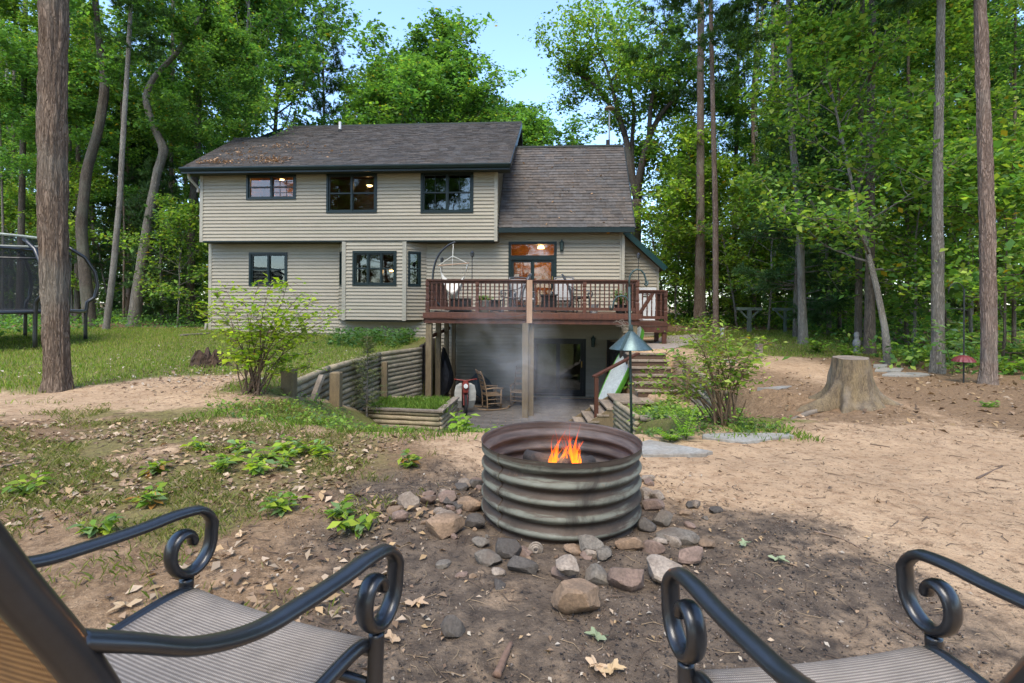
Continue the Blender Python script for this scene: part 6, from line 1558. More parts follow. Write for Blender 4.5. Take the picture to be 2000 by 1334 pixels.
bigtrunk('pine_tree', [(1830,728,34),(1832,650,29),(1831,500,27),(1832,300,22),(1836,100,20),(1838,0,19)], None, 'slim grey pine trunk just behind the reddish one', GN, bark_grey, ('pine1',.8,1.0), nseg=120, nr=40, ridge=.014)
bigtrunk('pine_tree', [(1367,630,28),(1367,560,23),(1368,400,18),(1368,200,15),(1369,0,14)], 21.0, 'tall straight pine beyond the side landing of the deck', GN, bark_pine, ('pine2',.95,0), nseg=70, nr=26)
bigtrunk('pine_tree', [(1398,658,14),(1398,560,13),(1397,400,12),(1392,200,10),(1388,0,9)], 15.5, 'slender reddish pine next to the tall straight pine', GN, bark_red, ('pine1',.6,4.0), nseg=70, nr=20, ridge=.008)
bigtrunk('pine_tree', [(1569,672,22),(1566,580,18),(1562,420,16),(1545,250,14),(1540,0,11)], None, 'grey pine trunk at the far edge of the small lawn', GN, bark_grey, ('pine1',.7,3.0), nseg=60, nr=22, ridge=.012)
bigtrunk('pine_tree', [(1698,692,28),(1699,560,22),(1700,300,18),(1704,0,15)], None, 'dark twin pine trunk behind the stump, thicker of the pair', GN, bark_oak, ('pine2',.6,3.0), nseg=70, nr=26, ridge=.014)
bigtrunk('pine_tree', [(1676,688,18),(1677,560,16),(1680,300,13),(1684,0,10)], 13.2, 'dark twin pine trunk behind the stump, thinner of the pair', GN, bark_oak, ('pine1',.6,3.0), nseg=60, nr=20, ridge=.01)
bigtrunk('oak_tree', [(178,652,32),(168,560,28),(158,440,26),(170,330,24),(196,240,22),(206,160,20),(190,60,16),(186,0,15)], 19, 'dark crooked oak trunk behind the trampoline', GN, bark_oak, ('maple3',.7,2.0), nseg=80, nr=26)
bigtrunk('pine_tree', [(206,650,16),(220,540,15),(233,400,13),(242,240,12),(252,80,10),(256,0,9)], 17.5, 'grey trunk leaning over at the lawn edge', GN, bark_grey, ('pine1',.55,5.0), nseg=70, nr=20, ridge=.01)
bigtrunk('oak_tree', [(258,648,30),(270,560,26),(290,430,22),(306,340,20),(322,292,22),(296,240,18),(283,190,16),(300,150,15),(345,105,13),(380,50,10)], 20.5, 'bent grey oak with a sharp elbow above the lawn', GN, bark_grey, ('maple1',.6,3.0), nseg=90, nr=26, extra=2.0)
bigtrunk('oak_tree', [(372,630,20),(372,520,18),(374,420,17),(385,300,15),(388,200,12),(400,80,9)], 22, 'rough dark trunk beside the house corner', GN, bark_oak, ('maple2',.6,3.0), nseg=70, nr=24)
for px, py, w_, d, lean, lab in ((38,640,16,21,12,'dark trunk standing behind the trampoline net'),(150,640,12,22,5,'thin trunk in the woods behind the trampoline'),(118,640,9,24,-4,'thin pale trunk in the woods behind the trampoline'),(330,640,10,23,8,'thin dark trunk in the woods by the house corner'),(20,640,10,26,10,'thin trunk deep in the woods beyond the trampoline'),
                              (1505,640,9,24,4,'thin dark trunk in the woods behind the clothesline'),(1430,630,10,25,14,'dark forked-looking trunk beyond the slender pine'),(1640,660,8,17,-3,'thin dark trunk in the deep shade behind the stump'),(1770,680,9,14,5,'thin dark trunk in the shade near the garden statue'),(1600,650,8,19,2,'thin dark trunk behind the pine boughs'),(1895,690,14,15,-6,'reddish trunk in the woods behind the feeder'),(1980,690,9,13,3,'thin dark trunk beyond the reddish pine')):
    bigtrunk('forest_tree', [(px,py,w_*1.2),(px+lean*.3,450,w_),(px+lean*.7,200,w_*.85),(px+lean,0,w_*.7)], d, lab, 'slim trunks in the woods', bark_oak, ('maple2' if w_ > 9 else 'birch',.6,2.0), nseg=40, nr=14, ridge=.008)
rgt = random.Random(5)
for k in range(34):
    left = k < 13; px = rgt.uniform(0,390) if left else rgt.uniform(1420,1990); d = rgt.uniform(20,34) if left else rgt.uniform(17,34); w_ = rgt.uniform(5,11)
    bigtrunk('forest_tree', [(px,646,w_*1.15),(px+rgt.uniform(-3,3),450,w_),(px+rgt.uniform(-8,8),200,w_*.85),(px+rgt.uniform(-12,12),-20,w_*.7)], d, 'slim '+('grey' if k%2 else 'brown')+' trunk under '+('a leafy' if k%3 else 'a pine')+' crown deep in the woods '+('beyond the lawn' if left else 'beyond the stump'), 'slim bare trunks in the woods '+('beyond the lawn' if left else 'beyond the stump'), bark_grey if k%2 else bark_pine, ('birch' if k%3 else 'pine1', .55, 5.0), nseg=30, nr=12, ridge=.006)
# leaning young maple by the stump
def leaning():
    D = 10.6; pp = [(1737,694),(1728,640),(1712,560),(1697,500),(1678,420),(1662,350),(1640,250),(1622,170),(1600,90)]
    b = P(*pp[0], D); b.z = g1(b.x,b.y); path = [Vector((P(x,y,D+.25*i).x-b.x, .25*i, P(x,y,D+.25*i).z-b.z)) for i,(x,y) in enumerate(pp)]; path[0].z = -.1
    m, L = gen_decid(77, 7, .075, .30, 1.9, 26, 13000, .125, G_BRIGHT+G_MID, path=path, upb=.0)
    t = thing('young_maple', 'young maple leaning across the woods above the stump', 'tree', tuple(b)); m.build('trunk', bark_grey, t, True); link('crown', np_mesh('crown', *L[:2], LEAF, L[2]), t)
leaning()
# forked oak behind the right gable
def forked():
    D = 25.0; b = P(1243,640,D); b.z = g1(b.x,b.y)
    def q(px,py,dy=0): p = P(px,py,D+dy); return Vector((p.x-b.x, dy, p.z-b.z))
    main = [Vector((0,0,-.2)), q(1243,560), q(1241,470), q(1244,390)]
    limbs = [[q(1244,390),q(1232,330),q(1222,270,.5),q(1208,230,.5),(q(1190,205,.8)),q(1160,165,1),q(1120,140,1.2),q(1085,110,1.3)],
             [q(1244,390),q(1252,330,-.3),q(1268,270,-.5),q(1290,225,-.6),(q(1320,190,-.8)),q(1350,150,-.9),q(1380,110,-1)],
             [q(1236,340),q(1234,280,.6),q(1238,220,.9),q(1226,150,1.1),q(1205,90,1.3),q(1190,40,1.5)], [q(1222,270,.5),q(1200,190,.2),q(1180,120,0),q(1150,70,-.2)], [q(1268,270,-.5),q(1272,200,-1),q(1290,120,-1.5),q(1300,60,-2)]]
    m = MB(); m.tube(smooth_path(main,4), [.34-.10*i/12 for i in range(13)], 12, jit=.05); rng = np.random.default_rng(91); cent = []
    for li, l in enumerate(limbs):
        sp = smooth_path(l,4); n = len(sp); m.tube(sp, [max(.02,(.20 if li < 2 else .13)*(1-.85*i/(n-1))) for i in range(n)], 8, jit=.05)
        for k in range(16):
            f = rng.uniform(.35,1)*(n-1); i = min(int(f),n-2); p = sp[i].lerp(sp[i+1],f-i); dd = Vector((rng.normal(0,1),rng.normal(0,1),rng.normal(.2,.5)))
            bp = branch_path(p, dd, rng.uniform(1.2,2.9), 7, rng, .1, .2); m.tube(bp,[.035,.028,.022,.017,.012,.008,.005],5)
            for q2 in range(4):
                s2 = branch_path(bp[rng.integers(2,7)], Vector((rng.normal(0,1),rng.normal(0,1),rng.normal(.1,.4))), rng.uniform(.5,1.1), 4, rng, .1, .2); m.tube(s2,[.012,.009,.006,.004],4); cent += [tuple(x) for x in s2[1:]]
            cent += [tuple(x) for x in bp[3:]]
    L = leaves_at(cent, 26000, (.30,.30,.17), .17, G_BRIGHT+G_MID, rng)
    t = thing('oak_tree', 'large forked oak with spreading limbs rising behind the lower roof', 'tree', tuple(b)); m.build('trunk', bark_oak, t, True); link('crown', np_mesh('crown', *L[:2], LEAF, L[2]), t)
forked()

# --- woods: rows of trees round the yard, every one a tree
TREES = []
def free(x, y, r):
    return all((x-a)**2+(y-b)**2 > (r+c)**2*.5 for a,b,c in TREES)
def put(kind, x, y, s, label, group, r=1.4, name='forest_tree', **k):
    TREES.append((x,y,r)); return tree(name, kind, x, y, s, random.uniform(0,6.28), label, group, **k)
# skyline behind the house: (px, top py, distance, kind)
for px, top, d, kind, lab in ((540,-60,33,'maple1','broad tree crown above the upper end of the roof ridge'),(640,30,36,'pine1','dark pine crown rising behind the white roof vent'),(690,110,34,'birch','light green crown behind the middle of the roof ridge'),
        (785,105,37,'birch','pale rounded crown beyond the roof ridge, second from the gap in the trees'),(860,58,40,'maple1','highest rounded crown in the sky gap behind the roof'),(935,120,35,'maple2','wide layered crown just behind the ridge end'),(1005,150,39,'maple3','small crown beside the sky gap above the gable'),(740,120,32,'maple2','dark green crown low behind the middle of the roof ridge'),(835,95,34,'birch','pale crown in front of the highest rounded crown'),(900,130,33,'maple1','leafy crown close above the ridge'),(975,125,32,'birch','light layered crown close above the ridge end'),(1030,165,36,'maple1','leafy crown just beyond the ridge end'),(480,-80,30,'maple2','tall leafy tree behind the far end of the roof'),(420,-60,27,'birch','feathery light tree behind the eave corner')):
    h = 1.25+(596-top)/1000*d; H0 = {'maple1':17.5,'maple2':16.5,'maple3':18.5,'birch':15.5,'pine1':18.8}[kind]; a, _ = ray(px,top); x = a*d
    put(kind, x, d, h/H0*(1.3 if px > 730 else .95), lab, None, name='skyline_tree', sz=h/H0)
rg = random.Random(17)
def woods(n, fx, fd, kinds, lab, group, smin=.85, smax=1.15, r=1.3, tries=60):
    c = 0
    for _ in range(n*tries):
        if c >= n: break
        px, d = fx(), fd(); x = (px-1000)/1000*d
        if not free(x, d, r): continue
        k = rg.choice(kinds); put(k, x, d, rg.uniform(smin,smax), lab[k], group, r); c += 1
LAB = {k: v for k, v in (('maple1','tall broad-leaved tree in the woods'),('maple2','tall dense broad-leaved tree in the woods'),('maple3','tall dark broad-leaved tree in the woods'),('birch','tall light green tree in the woods'),('pine1','tall pine in the woods'),('pine2','tall reddish pine in the woods'),('sap1','young leafy maple in the understory'),('sap2','bright young maple in the understory'),('sap3','low bushy maple in the understory'),('wpine','young soft-needled pine in the understory'),('wpine2','half-grown soft-needled pine in the understory'))}
def lab_for(place): return {k: v+' '+place for k, v in LAB.items()}
LL, LR, LB, LZ = lab_for('beyond the lawn and trampoline'), lab_for('beyond the stump and small lawn'), lab_for('far behind the house'), lab_for('on the open side facing the house')
# explicit understory seen large
for kind, px, d, s, lab in (('wpine',318,21.5,.85,'soft young pine with drooping boughs beside the house corner'),('sap1',345,19.5,.8,'young maple reaching towards the house corner'),('sap2',215,23,.9,'leafy young maple between the lawn-edge trunks'),('wpine2',250,23,.9,'half-grown pine behind the leaning grey trunk'),
        ('wpine',1555,15.2,.95,'feathery young white pine at the edge of the small lawn'),('wpine',1620,16.5,.8,'small feathery pine in front of the dark wood'),('sap2',1318,23,1.1,'bright young maple in backlit leaf colour behind the side landing'),('sap2',1300,27,1.3,'bright young maple filling the gap past the house wing'),('sap1',1345,29,1.4,'taller young maple in the gap behind the tall straight pine'),('sap2',1440,21,.95,'bright young maple in backlit leaf colour behind the clothesline'),('sap1',1500,19,1.0,'young maple beside the clothesline post'),('sap1',1780,12.5,.9,'leafy young maple filling the gap between the grey trunk and the twins'),('sap3',1960,10.5,.9,'low bushy maple beyond the reddish pine'),('sap1',1900,12.5,1.0,'young maple behind the reddish pine'),('sap3',1850,14,1.0,'low bushy maple deep behind the slim grey trunk')):
    put(kind, (px-1000)/1000*d, d, s, lab, 'understory trees', .5, 'young_tree')
woods(12, lambda: rg.uniform(-350,400), lambda: rg.uniform(26,46), ['maple1','maple2','maple3','birch','pine1','pine2'], LL, 'woods beyond the lawn', r=1.5)
woods(16, lambda: rg.uniform(-200,390), lambda: rg.uniform(23.5,34), ['sap1','sap2','sap3','wpine','wpine2'], LL, 'understory beyond the lawn', r=.9)
woods(17, lambda: rg.uniform(1590,2350), lambda: rg.uniform(18,42), ['maple1','maple2','maple3','birch','pine1','pine2','maple1'], LR, 'woods beyond the stump', r=1.5)
woods(24, lambda: rg.uniform(1420,2150), lambda: rg.uniform(15.5,32), ['sap1','sap2','sap3','wpine','wpine2'], LR, 'understory beyond the stump', r=.9)
woods(13, lambda: rg.uniform(1290,1600), lambda: rg.uniform(23,40), ['sap2','sap2','sap1','sap3'], LB, 'far trees behind the house', .9, 1.3, r=1.2)
woods(14, lambda: rg.uniform(420,1260), lambda: rg.uniform(40,56), ['sap2','birch','wpine2'], LB, 'far trees behind the house', .8, 1.0, r=1.5)
# woods on the open side behind the fire pit, seen only as reflections
for k in range(30):
    x, y = -36+(k%15)*5.0+rg.uniform(-1.5,1.5), -(rg.uniform(30,36) if k < 15 else rg.uniform(38,46)); kind = rg.choice(['maple1','maple2','pine1','birch','maple3']); put(kind, x, y, rg.uniform(1.15,1.35), LZ[kind], 'woods facing the house')
for k in range(16):
    x, y = -30+k*4.0+rg.uniform(-1,1), -rg.uniform(26,32); kind = rg.choice(['sap1','sap2','wpine2']); put(kind, x, y, rg.uniform(.9,1.2), LZ[kind], 'understory facing the house')

# ------------------------------------------------------------------ far woods and undergrowth (masses)
def mass(name, label, n, fpos, size, pal, seed, tilt=.7, mat=None, asp=.6):
    rng = np.random.default_rng(seed); pos = fpos(rng, n); c = np.array(pal)[rng.integers(0,len(pal),n)]*rng.uniform(.6,1.3,(n,1))
    L = leafset(pos, size*rng.uniform(.6,1.2,n), tilt, rng, c, asp, .1); o = link(name, np_mesh(name, *L[:2], mat or LEAF, L[2])); tag(o, label, 'foliage', kind='stuff'); return o
def arc(rng, n, a0, a1, d0, d1, zmax):
    a = rng.uniform(a0, a1, n); d = rng.uniform(d0, d1, n); x, y = np.sin(a)*d, np.cos(a)*d; cl = vnoise(x*.45, y*.45, seed=3)
    z = gz(x, y, False)+rng.uniform(0,1,n)**1.1*zmax*(.75+.35*cl); return np.stack([x,y,z],-1)
mass('distant_woods', 'dense green woods far beyond the lawn', 15000, lambda r, n: arc(r,n,math.radians(-64),math.radians(-29),44,62,8), .40, G_BRIGHT+G_MID, 61)
mass('distant_woods', 'dense green woods far beyond the stump', 15000, lambda r, n: arc(r,n,math.radians(32),math.radians(64),44,62,8), .40, G_BRIGHT+G_MID, 62)
mass('distant_woods', 'low bright foliage far behind the house and landing', 9000, lambda r, n: arc(r,n,math.radians(-28),math.radians(32),50,66,6), .42, G_BRIGHT+G_MID, 63)
def floor_pos(cond, x0, x1, y0, y1, hmax):
    def f(rng, n):
        out = []; tot = 0
        while tot < n:
            x, y = rng.uniform(x0,x1,n), rng.uniform(y0,y1,n); k = cond(x,y)*(.35+.65*(vnoise(x*.8,y*.8,seed=12) > -.1)) > rng.random(n)
            x, y = x[k], y[k]; hh = np.maximum(0,.5+.6*vnoise(x*1.1,y*1.1,seed=15))*hmax
            out.append(np.stack([x,y,gz(x,y)+rng.random(len(x))*hh+.02],-1)); tot += len(x)
        return np.concatenate(out)[:n]
    return f
mass('undergrowth', 'low leafy undergrowth along the wood edge beyond the stump', 22000, floor_pos(lambda x,y: sstep((x-6.2-.30*(y-8))/1.4), 6.0, 26, 8.6, 26, .75), .13, G_MID+G_DARK+G_BRIGHT, 64)
mass('undergrowth', 'low leafy undergrowth at the far edge of the lawn', 14000, floor_pos(lambda x,y: sstep((y-17.6)/1.5)*(x < -11)+.8*sstep((-x-13.2)/1.6), -26, -9.5, 11, 27, .65), .13, G_MID+G_DARK, 65)
mass('undergrowth', 'bright-leaved ground plants between the landing and the far trees', 7000, floor_pos(lambda x,y: np.ones_like(x), 6.5, 15, 19, 34, .7), .14, G_BRIGHT+G_MID, 66)
# ------------------------------------------------------------------ shrubs
def shrub(name, label, basepx, d, tips, lsize, pal, seed, nleaf, spread=.12, bark=None, leafstart=.58, stems_extra=6, sigma=(.07,.07,.022)):
    rng = np.random.default_rng(seed); b = P(basepx[0], basepx[1], d); b.z = g1(b.x,b.y); t = thing(name, label, 'shrub', (b.x,b.y,b.z)); m = MB(); cent = []
    for k, (px, py) in enumerate(tips):
        dd = d+rng.uniform(-.5,.5); tip = P(px,py,dd)-b; st_ = Vector((rng.uniform(-spread,spread),rng.uniform(-spread,spread),-.03))
        mid = st_.lerp(tip,.5)+Vector((-(tip.x)*.12,rng.normal(0,.05),.10)); q = .5
        pts = smooth_path([st_, st_.lerp(mid,.5)+Vector((rng.normal(0,.02),rng.normal(0,.02),.03)), mid, mid.lerp(tip,.5)+Vector((rng.normal(0,.03),0,.03)), tip],4); n = len(pts)
        m.tube(pts, [.0105*(1-.8*i/(n-1)) for i in range(n)], 5)
        for i in range(int(n*leafstart), n):
            for s_ in range(2):
                dr = Vector((rng.normal(0,1),rng.normal(0,1),rng.normal(.0,.18))).normalized(); L = rng.uniform(.10,.30)*(1.15-.5*i/n)
                tw = [pts[i], pts[i]+dr*L*.5+Vector((0,0,.02)), pts[i]+dr*L]; m.tube(tw,[.004,.003,.0015],3,cap=False)
                cent += [tuple(tw[1]), tuple(tw[2]), tuple((tw[1]+tw[2])/2)]
        cent.append(tuple(tip))
    for k in range(stems_extra):
        a = rng.uniform(0,6.28); L = rng.uniform(.3,.7); p0 = Vector((rng.uniform(-spread,spread),rng.uniform(-spread,spread),-.03)); bp = branch_path(p0,(math.cos(a)*.4,math.sin(a)*.4,1),L,5,rng,.1,.1); m.tube(bp,[.007,.006,.005,.004,.002],4)
    Lf = leaves_at(cent, nleaf, sigma, lsize, pal, rng, .38, .55, .01, .2)
    m.build('stems', bark or M('shrub_stem',(.15,.095,.055),(.09,.06,.04),bump=.2), t); link('foliage', np_mesh('foliage', *Lf[:2], HERB, Lf[2]), t); return t
SHL = [(440,563),(424,572),(408,600),(398,612),(436,648),(478,590),(505,556),(532,552),(562,552),(585,578),(608,590),(640,602),(660,612),(628,640),(600,618),(565,600),(530,600),(500,620),(545,640),(580,670),(610,690),(470,650),(455,690),(520,680),(560,700),(490,700),(600,720)]
shrub('shrub', 'bright yellow-green shrub with arching stems beside the log wall', (495,782), 7.0, SHL, .085, [(.26,.37,.02),(.33,.43,.03),(.17,.29,.02),(.38,.46,.04)], 31, 2000)
SHR = [(1330,640),(1362,632),(1392,632),(1415,640),(1300,690),(1280,720),(1258,742),(1262,757),(1300,752),(1320,700),(1345,668),(1370,700),(1340,735),(1310,770),(1385,680),(1420,690),(1462,662),(1500,668),(1480,700),(1452,720),(1432,740),(1360,760),(1400,740),(1470,690),(1415,660)]
shrub('shrub', 'leafy shrub with many thin stems beside the cone-topped feeder', (1412,842), 5.5, SHR, .060, [(.20,.32,.035),(.28,.38,.05),(.13,.24,.03),(.36,.42,.09)], 32, 2000, bark=M('shrub_stem_brown',(.19,.12,.065),(.11,.07,.04),bump=.2))
# thin conifer against the log wall
def sapling_conifer():
    b = Vector((-2.98,10.55,0)); b.z = g1(b.x,b.y); rng = np.random.default_rng(8); t = thing('spruce_sapling', 'thin pale young conifer growing against the log wall', 'tree', tuple(b)); H = P(722,652,10.55).z-b.z
    m = MB(); m.tube([(0,0,-.05),(.01,0,H*.5),(0,0,H)], [.022,.014,.004], 6); tips, td = [], []
    z = .18
    while z < H-.03:
        L0 = (.50*(1-z/H)**.8+.06)*(.8 if z < .4 else 1)
        for k in range(5):
            a = rng.uniform(0,6.28); L = L0*rng.uniform(.6,1.2); d = Vector((math.cos(a),math.sin(a),.35-.3*(1-z/H))).normalized(); p = Vector((0,0,z)); m.tube([p,p+d*L],[.005,.002],3,cap=False)
            for j in range(7): s_ = .25+.75*j/6; tips.append(tuple(p+d*(L*s_))); td.append(tuple(d))
        z += .075
    tips = np.repeat(np.array(tips),9,0); td = np.repeat(np.array(td),9,0); n = len(tips); dr = td*.6+rng.normal(0,.6,(n,3)); dr /= np.linalg.norm(dr,axis=1,keepdims=True)
    c = np.array([(.16,.19,.06),(.24,.22,.10),(.12,.17,.05)])[rng.integers(0,3,n)]*rng.uniform(.7,1.2,(n,1)); L = leafset(tips, .045*rng.uniform(.7,1.3,n), .5, rng, c, .22, .0, dirs=dr)
    m.build('trunk', bark_grey, t); link('foliage', np_mesh('foliage', *L[:2], NEEDLE, L[2]), t)
sapling_conifer()

# ------------------------------------------------------------------ grass, weeds
def blades(name, label, pos, h, pal, seed, lean=.45, wd=.006):
    rng = np.random.default_rng(seed); n = len(pos); a = rng.uniform(0,2*np.pi,n); hh = h*rng.uniform(.45,1.25,n)
    side = np.stack([np.cos(a),np.sin(a),np.zeros(n)],-1)*(wd*rng.uniform(.6,1.2,n))[:,None]; b_ = rng.uniform(0,2*np.pi,n); ld = np.stack([np.cos(b_),np.sin(b_),np.zeros(n)],-1)*(hh*lean*rng.uniform(.2,1.4,n))[:,None]
    up = np.zeros((n,3)); up[:,2] = hh
    Vv = np.stack([pos-side, pos+side, pos+side*.6+ld*.4+up*.6, pos+ld+up*.95, ], 1).reshape(-1,3); Ff = np.arange(4*n).reshape(n,4)
    c = np.array(pal)[rng.integers(0,len(pal),n)]*rng.uniform(.7,1.3,(n,1)); o = link(name, np_mesh(name, Vv, Ff, HERB, np.repeat(c,4,0))); tag(o, label, 'grass', kind='stuff'); return o
def scatter(n, x0, x1, y0, y1, dens, seed, lift=0.0):
    rng = np.random.default_rng(seed); out = []; tot = 0
    for _ in range(60):
        x, y = rng.uniform(x0,x1,n), rng.uniform(y0,y1,n); k = dens(x,y) > rng.random(n); x, y = x[k], y[k]; out.append(np.stack([x,y,gz(x,y)+lift],-1)); tot += len(x)
        if tot >= n: break
    return np.concatenate(out)[:n]
GR = [(.16,.25,.028),(.22,.29,.036),(.12,.20,.022),(.27,.28,.06),(.31,.29,.09)]
def lawnmask(x, y): g, a, l = masks(x,y); return np.clip(g*1.3-.25,0,1)
blades('grass', 'short patchy lawn grass on the trampoline side', scatter(70000,-17,-2.9,6.2,18.5,lambda x,y: lawnmask(x,y)*(x < xl(np.maximum(y,7.6))-.12),71), .075, GR, 1, wd=.007)
blades('grass', 'small patch of short grass beyond the steps', scatter(22000,4.3,11,10.5,19,lawnmask,72), .07, GR, 2, wd=.007)
blades('grass', 'thin mossy tufts on the ground near the chair', scatter(22000,-6,-.3,1.5,6.8,lambda x,y: np.clip(masks(x,y)[0]*1.4,0,1)*(fbm(x*2.3,y*2.3,seed=77,oct=2) > .05),73), .045, [(.15,.17,.03),(.24,.22,.07),(.30,.25,.12),(.12,.15,.03)], 3, lean=.9, wd=.003)
crest = lambda x,y: np.exp(-((y-(5.25-.10*np.abs(x+.6)+.35*vnoise(x*1.2,x*.3,seed=4)+.55*sstep((-x-1.2)/1.6)))/.42)**2)*(x > -3.6)*(x < 2.9)
blades('grass', 'grass fringe along the top of the slope behind the fire ring', scatter(3000,-3.6,2.9,4.7,7.0,lambda x,y: crest(x,y)*(vnoise(x*2,y*2,seed=5) > -.3),74), .06, [(.16,.26,.03),(.24,.33,.05),(.11,.19,.025)], 4, lean=.6, wd=.005)
def pmass(name, label, n, pos, h, size, pal, seed, asp=.6, tilt=.45):
    rng = np.random.default_rng(seed); p = pos[rng.integers(0,len(pos),n)]+np.stack([rng.normal(0,.05,n),rng.normal(0,.05,n),rng.random(n)**1.3*h],-1); c = np.array(pal)[rng.integers(0,len(pal),n)]*rng.uniform(.7,1.25,(n,1))
    L = leafset(p, size*rng.uniform(.5,1.2,n), tilt, rng, c, asp, .1); o = link(name, np_mesh(name, *L[:2], HERB, L[2])); tag(o, label, 'plants', kind='stuff'); return o
WEED = [(.17,.28,.035),(.25,.36,.05),(.11,.20,.03),(.10,.17,.05)]
pmass('weeds', 'low broad-leaved weeds covering the slope behind the fire ring', 4200, scatter(420,-3.6,2.9,5.2,8.2,lambda x,y: np.clip(crest(x,y-.25)+.6*(y > 6)*(x > -3.1)*(x < 1.6),0,1)*(vnoise(x*2.3,y*2.3,seed=6) > -.2),75), .12, .055, WEED, 5)
pmass('weeds', 'dense leafy ground cover in the bed beside the steps', 4200, scatter(420,2.0,3.5,7.4,11.4,lambda x,y: np.ones_like(x),76), .22, .085, WEED, 6)
pmass('weeds', 'ivy-like ground cover at the foot of the shrub by the feeder', 1600, scatter(160,1.3,2.7,4.9,6.0,lambda x,y: np.ones_like(x),77), .05, .045, [(.07,.14,.04),(.10,.18,.05),(.16,.26,.05)], 7)
pl_pos = np.stack([np.random.default_rng(3).uniform(-3.0,-1.4,600), np.random.default_rng(4).uniform(10.75,12.05,600), np.full(600,-1.02)],-1)
blades('grass', 'tall grass growing in the raised planter', np.repeat(pl_pos,8,0)+np.random.default_rng(6).normal(0,.05,(4800,3))*np.array([1,1,0]), .14, [(.16,.26,.04),(.22,.31,.06),(.11,.2,.03)], 8, wd=.008)
pmass('weeds', 'leafy plants in the grass in front of the bay window', 2400, scatter(110,-5.2,-2.9,13.2,16.2,lambda x,y: np.ones_like(x)*(x < xl(y)-.1),78), .4, .12, [(.07,.16,.04),(.10,.20,.05),(.14,.24,.06)], 9)
# ------------------------------------------------------------------ single plants
r9 = np.random.default_rng(99)
def plant(px, py, n, spread, height, size, pal, label, group='small plants on the ground', name='seedling', d=None, asp=None):
    b = GP(px, py) if d is None else P(px,py,d)
    if d is not None: b.z = g1(b.x,b.y)
    t = thing(name, label, 'plant', tuple(b), 0, group); herbplant(t, n, spread, height, size, pal, r9, (0,0,0)); return t
OAK = [(.24,.34,.03),(.32,.40,.04),(.15,.26,.03),(.18,.28,.10)]
for px, py in ((400,880),(455,905),(478,885),(520,900),(545,880),(575,890),(605,885),(500,925),(430,920),(625,900),(550,915)):
    plant(px, py, 3, .13, .13, .092, OAK, 'oak seedling in the leafy cluster on the path edge', 'oak seedlings in the leafy cluster')
for px, py, lab in ((300,925,'reddish-tinged oak seedling standing alone beyond the leafy cluster'),(800,912,'spindly seedling with brown leaves between the path and the fire'),(300,985,'seedling with three bright leaves behind the chair arm'),(50,965,'low leafy weed beside the chair back'),(190,1040,'yellowing weed beneath the chair arm'),(655,1010,'tuft of two bright blades near the stones'),(560,1000,'small weed on the bare ground behind the scroll arm'),(690,1040,'little weed clump beside the chair scroll')):
    plant(px, py, 4 if px != 655 else 3, .10, .12, .085, OAK+([(.40,.20,.05)] if px in (300,800) else []), lab)
plant(905,838,9,.10,.42,.12,[(.20,.34,.03),(.28,.40,.05)],'tall narrow-leaved weed beside the planter corner',name='weed',d=5.6)
for px, lab in ((985,'round-leaved weed on the slope behind the ring'),(940,'round-leaved weed spreading next to the ring wall')): plant(px,838,12,.22,.16,.10,[(.30,.40,.10),(.22,.34,.05)],lab,name='weed',d=5.5)
for px, py, lab in ((1308,862,'bright green fern clump beneath the shrub by the feeder'),(1340,858,'upright bright fern beside the other fern clump')):
    b = GP(px,py); t = thing('fern', lab, 'fern', tuple(b), 0, 'ferns by the feeder'); m = MB(); pos, dirs = [], []
    for k in range(11):
        a = r9.uniform(0,6.28); L = r9.uniform(.2,.36); up = 1.4 if px > 1320 else .8; pts = [Vector((math.cos(a)*L*s_*.7, math.sin(a)*L*s_*.7, up*L*s_-.5*L*s_*s_)) for s_ in np.linspace(0,1,10)]; m.tube(pts,.003,3,cap=False)
        for i in range(1,10):
            for s_ in (-1,1): pos.append(tuple(pts[i])); dirs.append((math.cos(a+s_*1.3),math.sin(a+s_*1.3),.1))
    pos, dirs = np.array(pos), np.array(dirs); n = len(pos); sz = np.tile(np.repeat(np.linspace(.075,.02,9),2),11)
    L = leafset(pos, sz, .2, r9, np.array([(.24,.42,.03)])*r9.uniform(.7,1.2,(n,1)), .35, .02, dirs=dirs); m.build('stems', M('fern_stem',(.12,.2,.04),bump=0), t); link('fronds', np_mesh('fronds', *L[:2], HERB, L[2]), t)
for px, py, lab in ((1745,795,'tiny green sprig growing against the stump'),(1930,795,'low green weed on the sandy slope by the reddish pine')): plant(px-50 if px==1745 else px,py,6,.12,.10,.06,[(.15,.28,.04),(.1,.2,.03)],lab)
# tall leafy stalks by the dark red feeder
for px, py, lab in ((1860,735,'tall round-leaved stalk twining by the slim grey trunk'),(1890,730,'tall round-leaved stalk beside the dark red feeder')): plant(px,py,5,.35,1.25,.16,[(.12,.22,.07),(.20,.30,.08),(.16,.26,.14)],lab,'leafy stalks by the feeder','stalk')
for k,(px,py) in enumerate(((1960,730),(1985,700),(1925,700),(1600,690),(1655,700),(1780,715))): plant(px,py,12,.45,.45,.14,[(.16,.28,.03),(.22,.34,.04),(.09,.18,.03)],('leafy forest-floor plant by the reddish pine' if px > 1800 else 'leafy forest-floor plant behind the stump'),'forest floor plants','forest_plant')
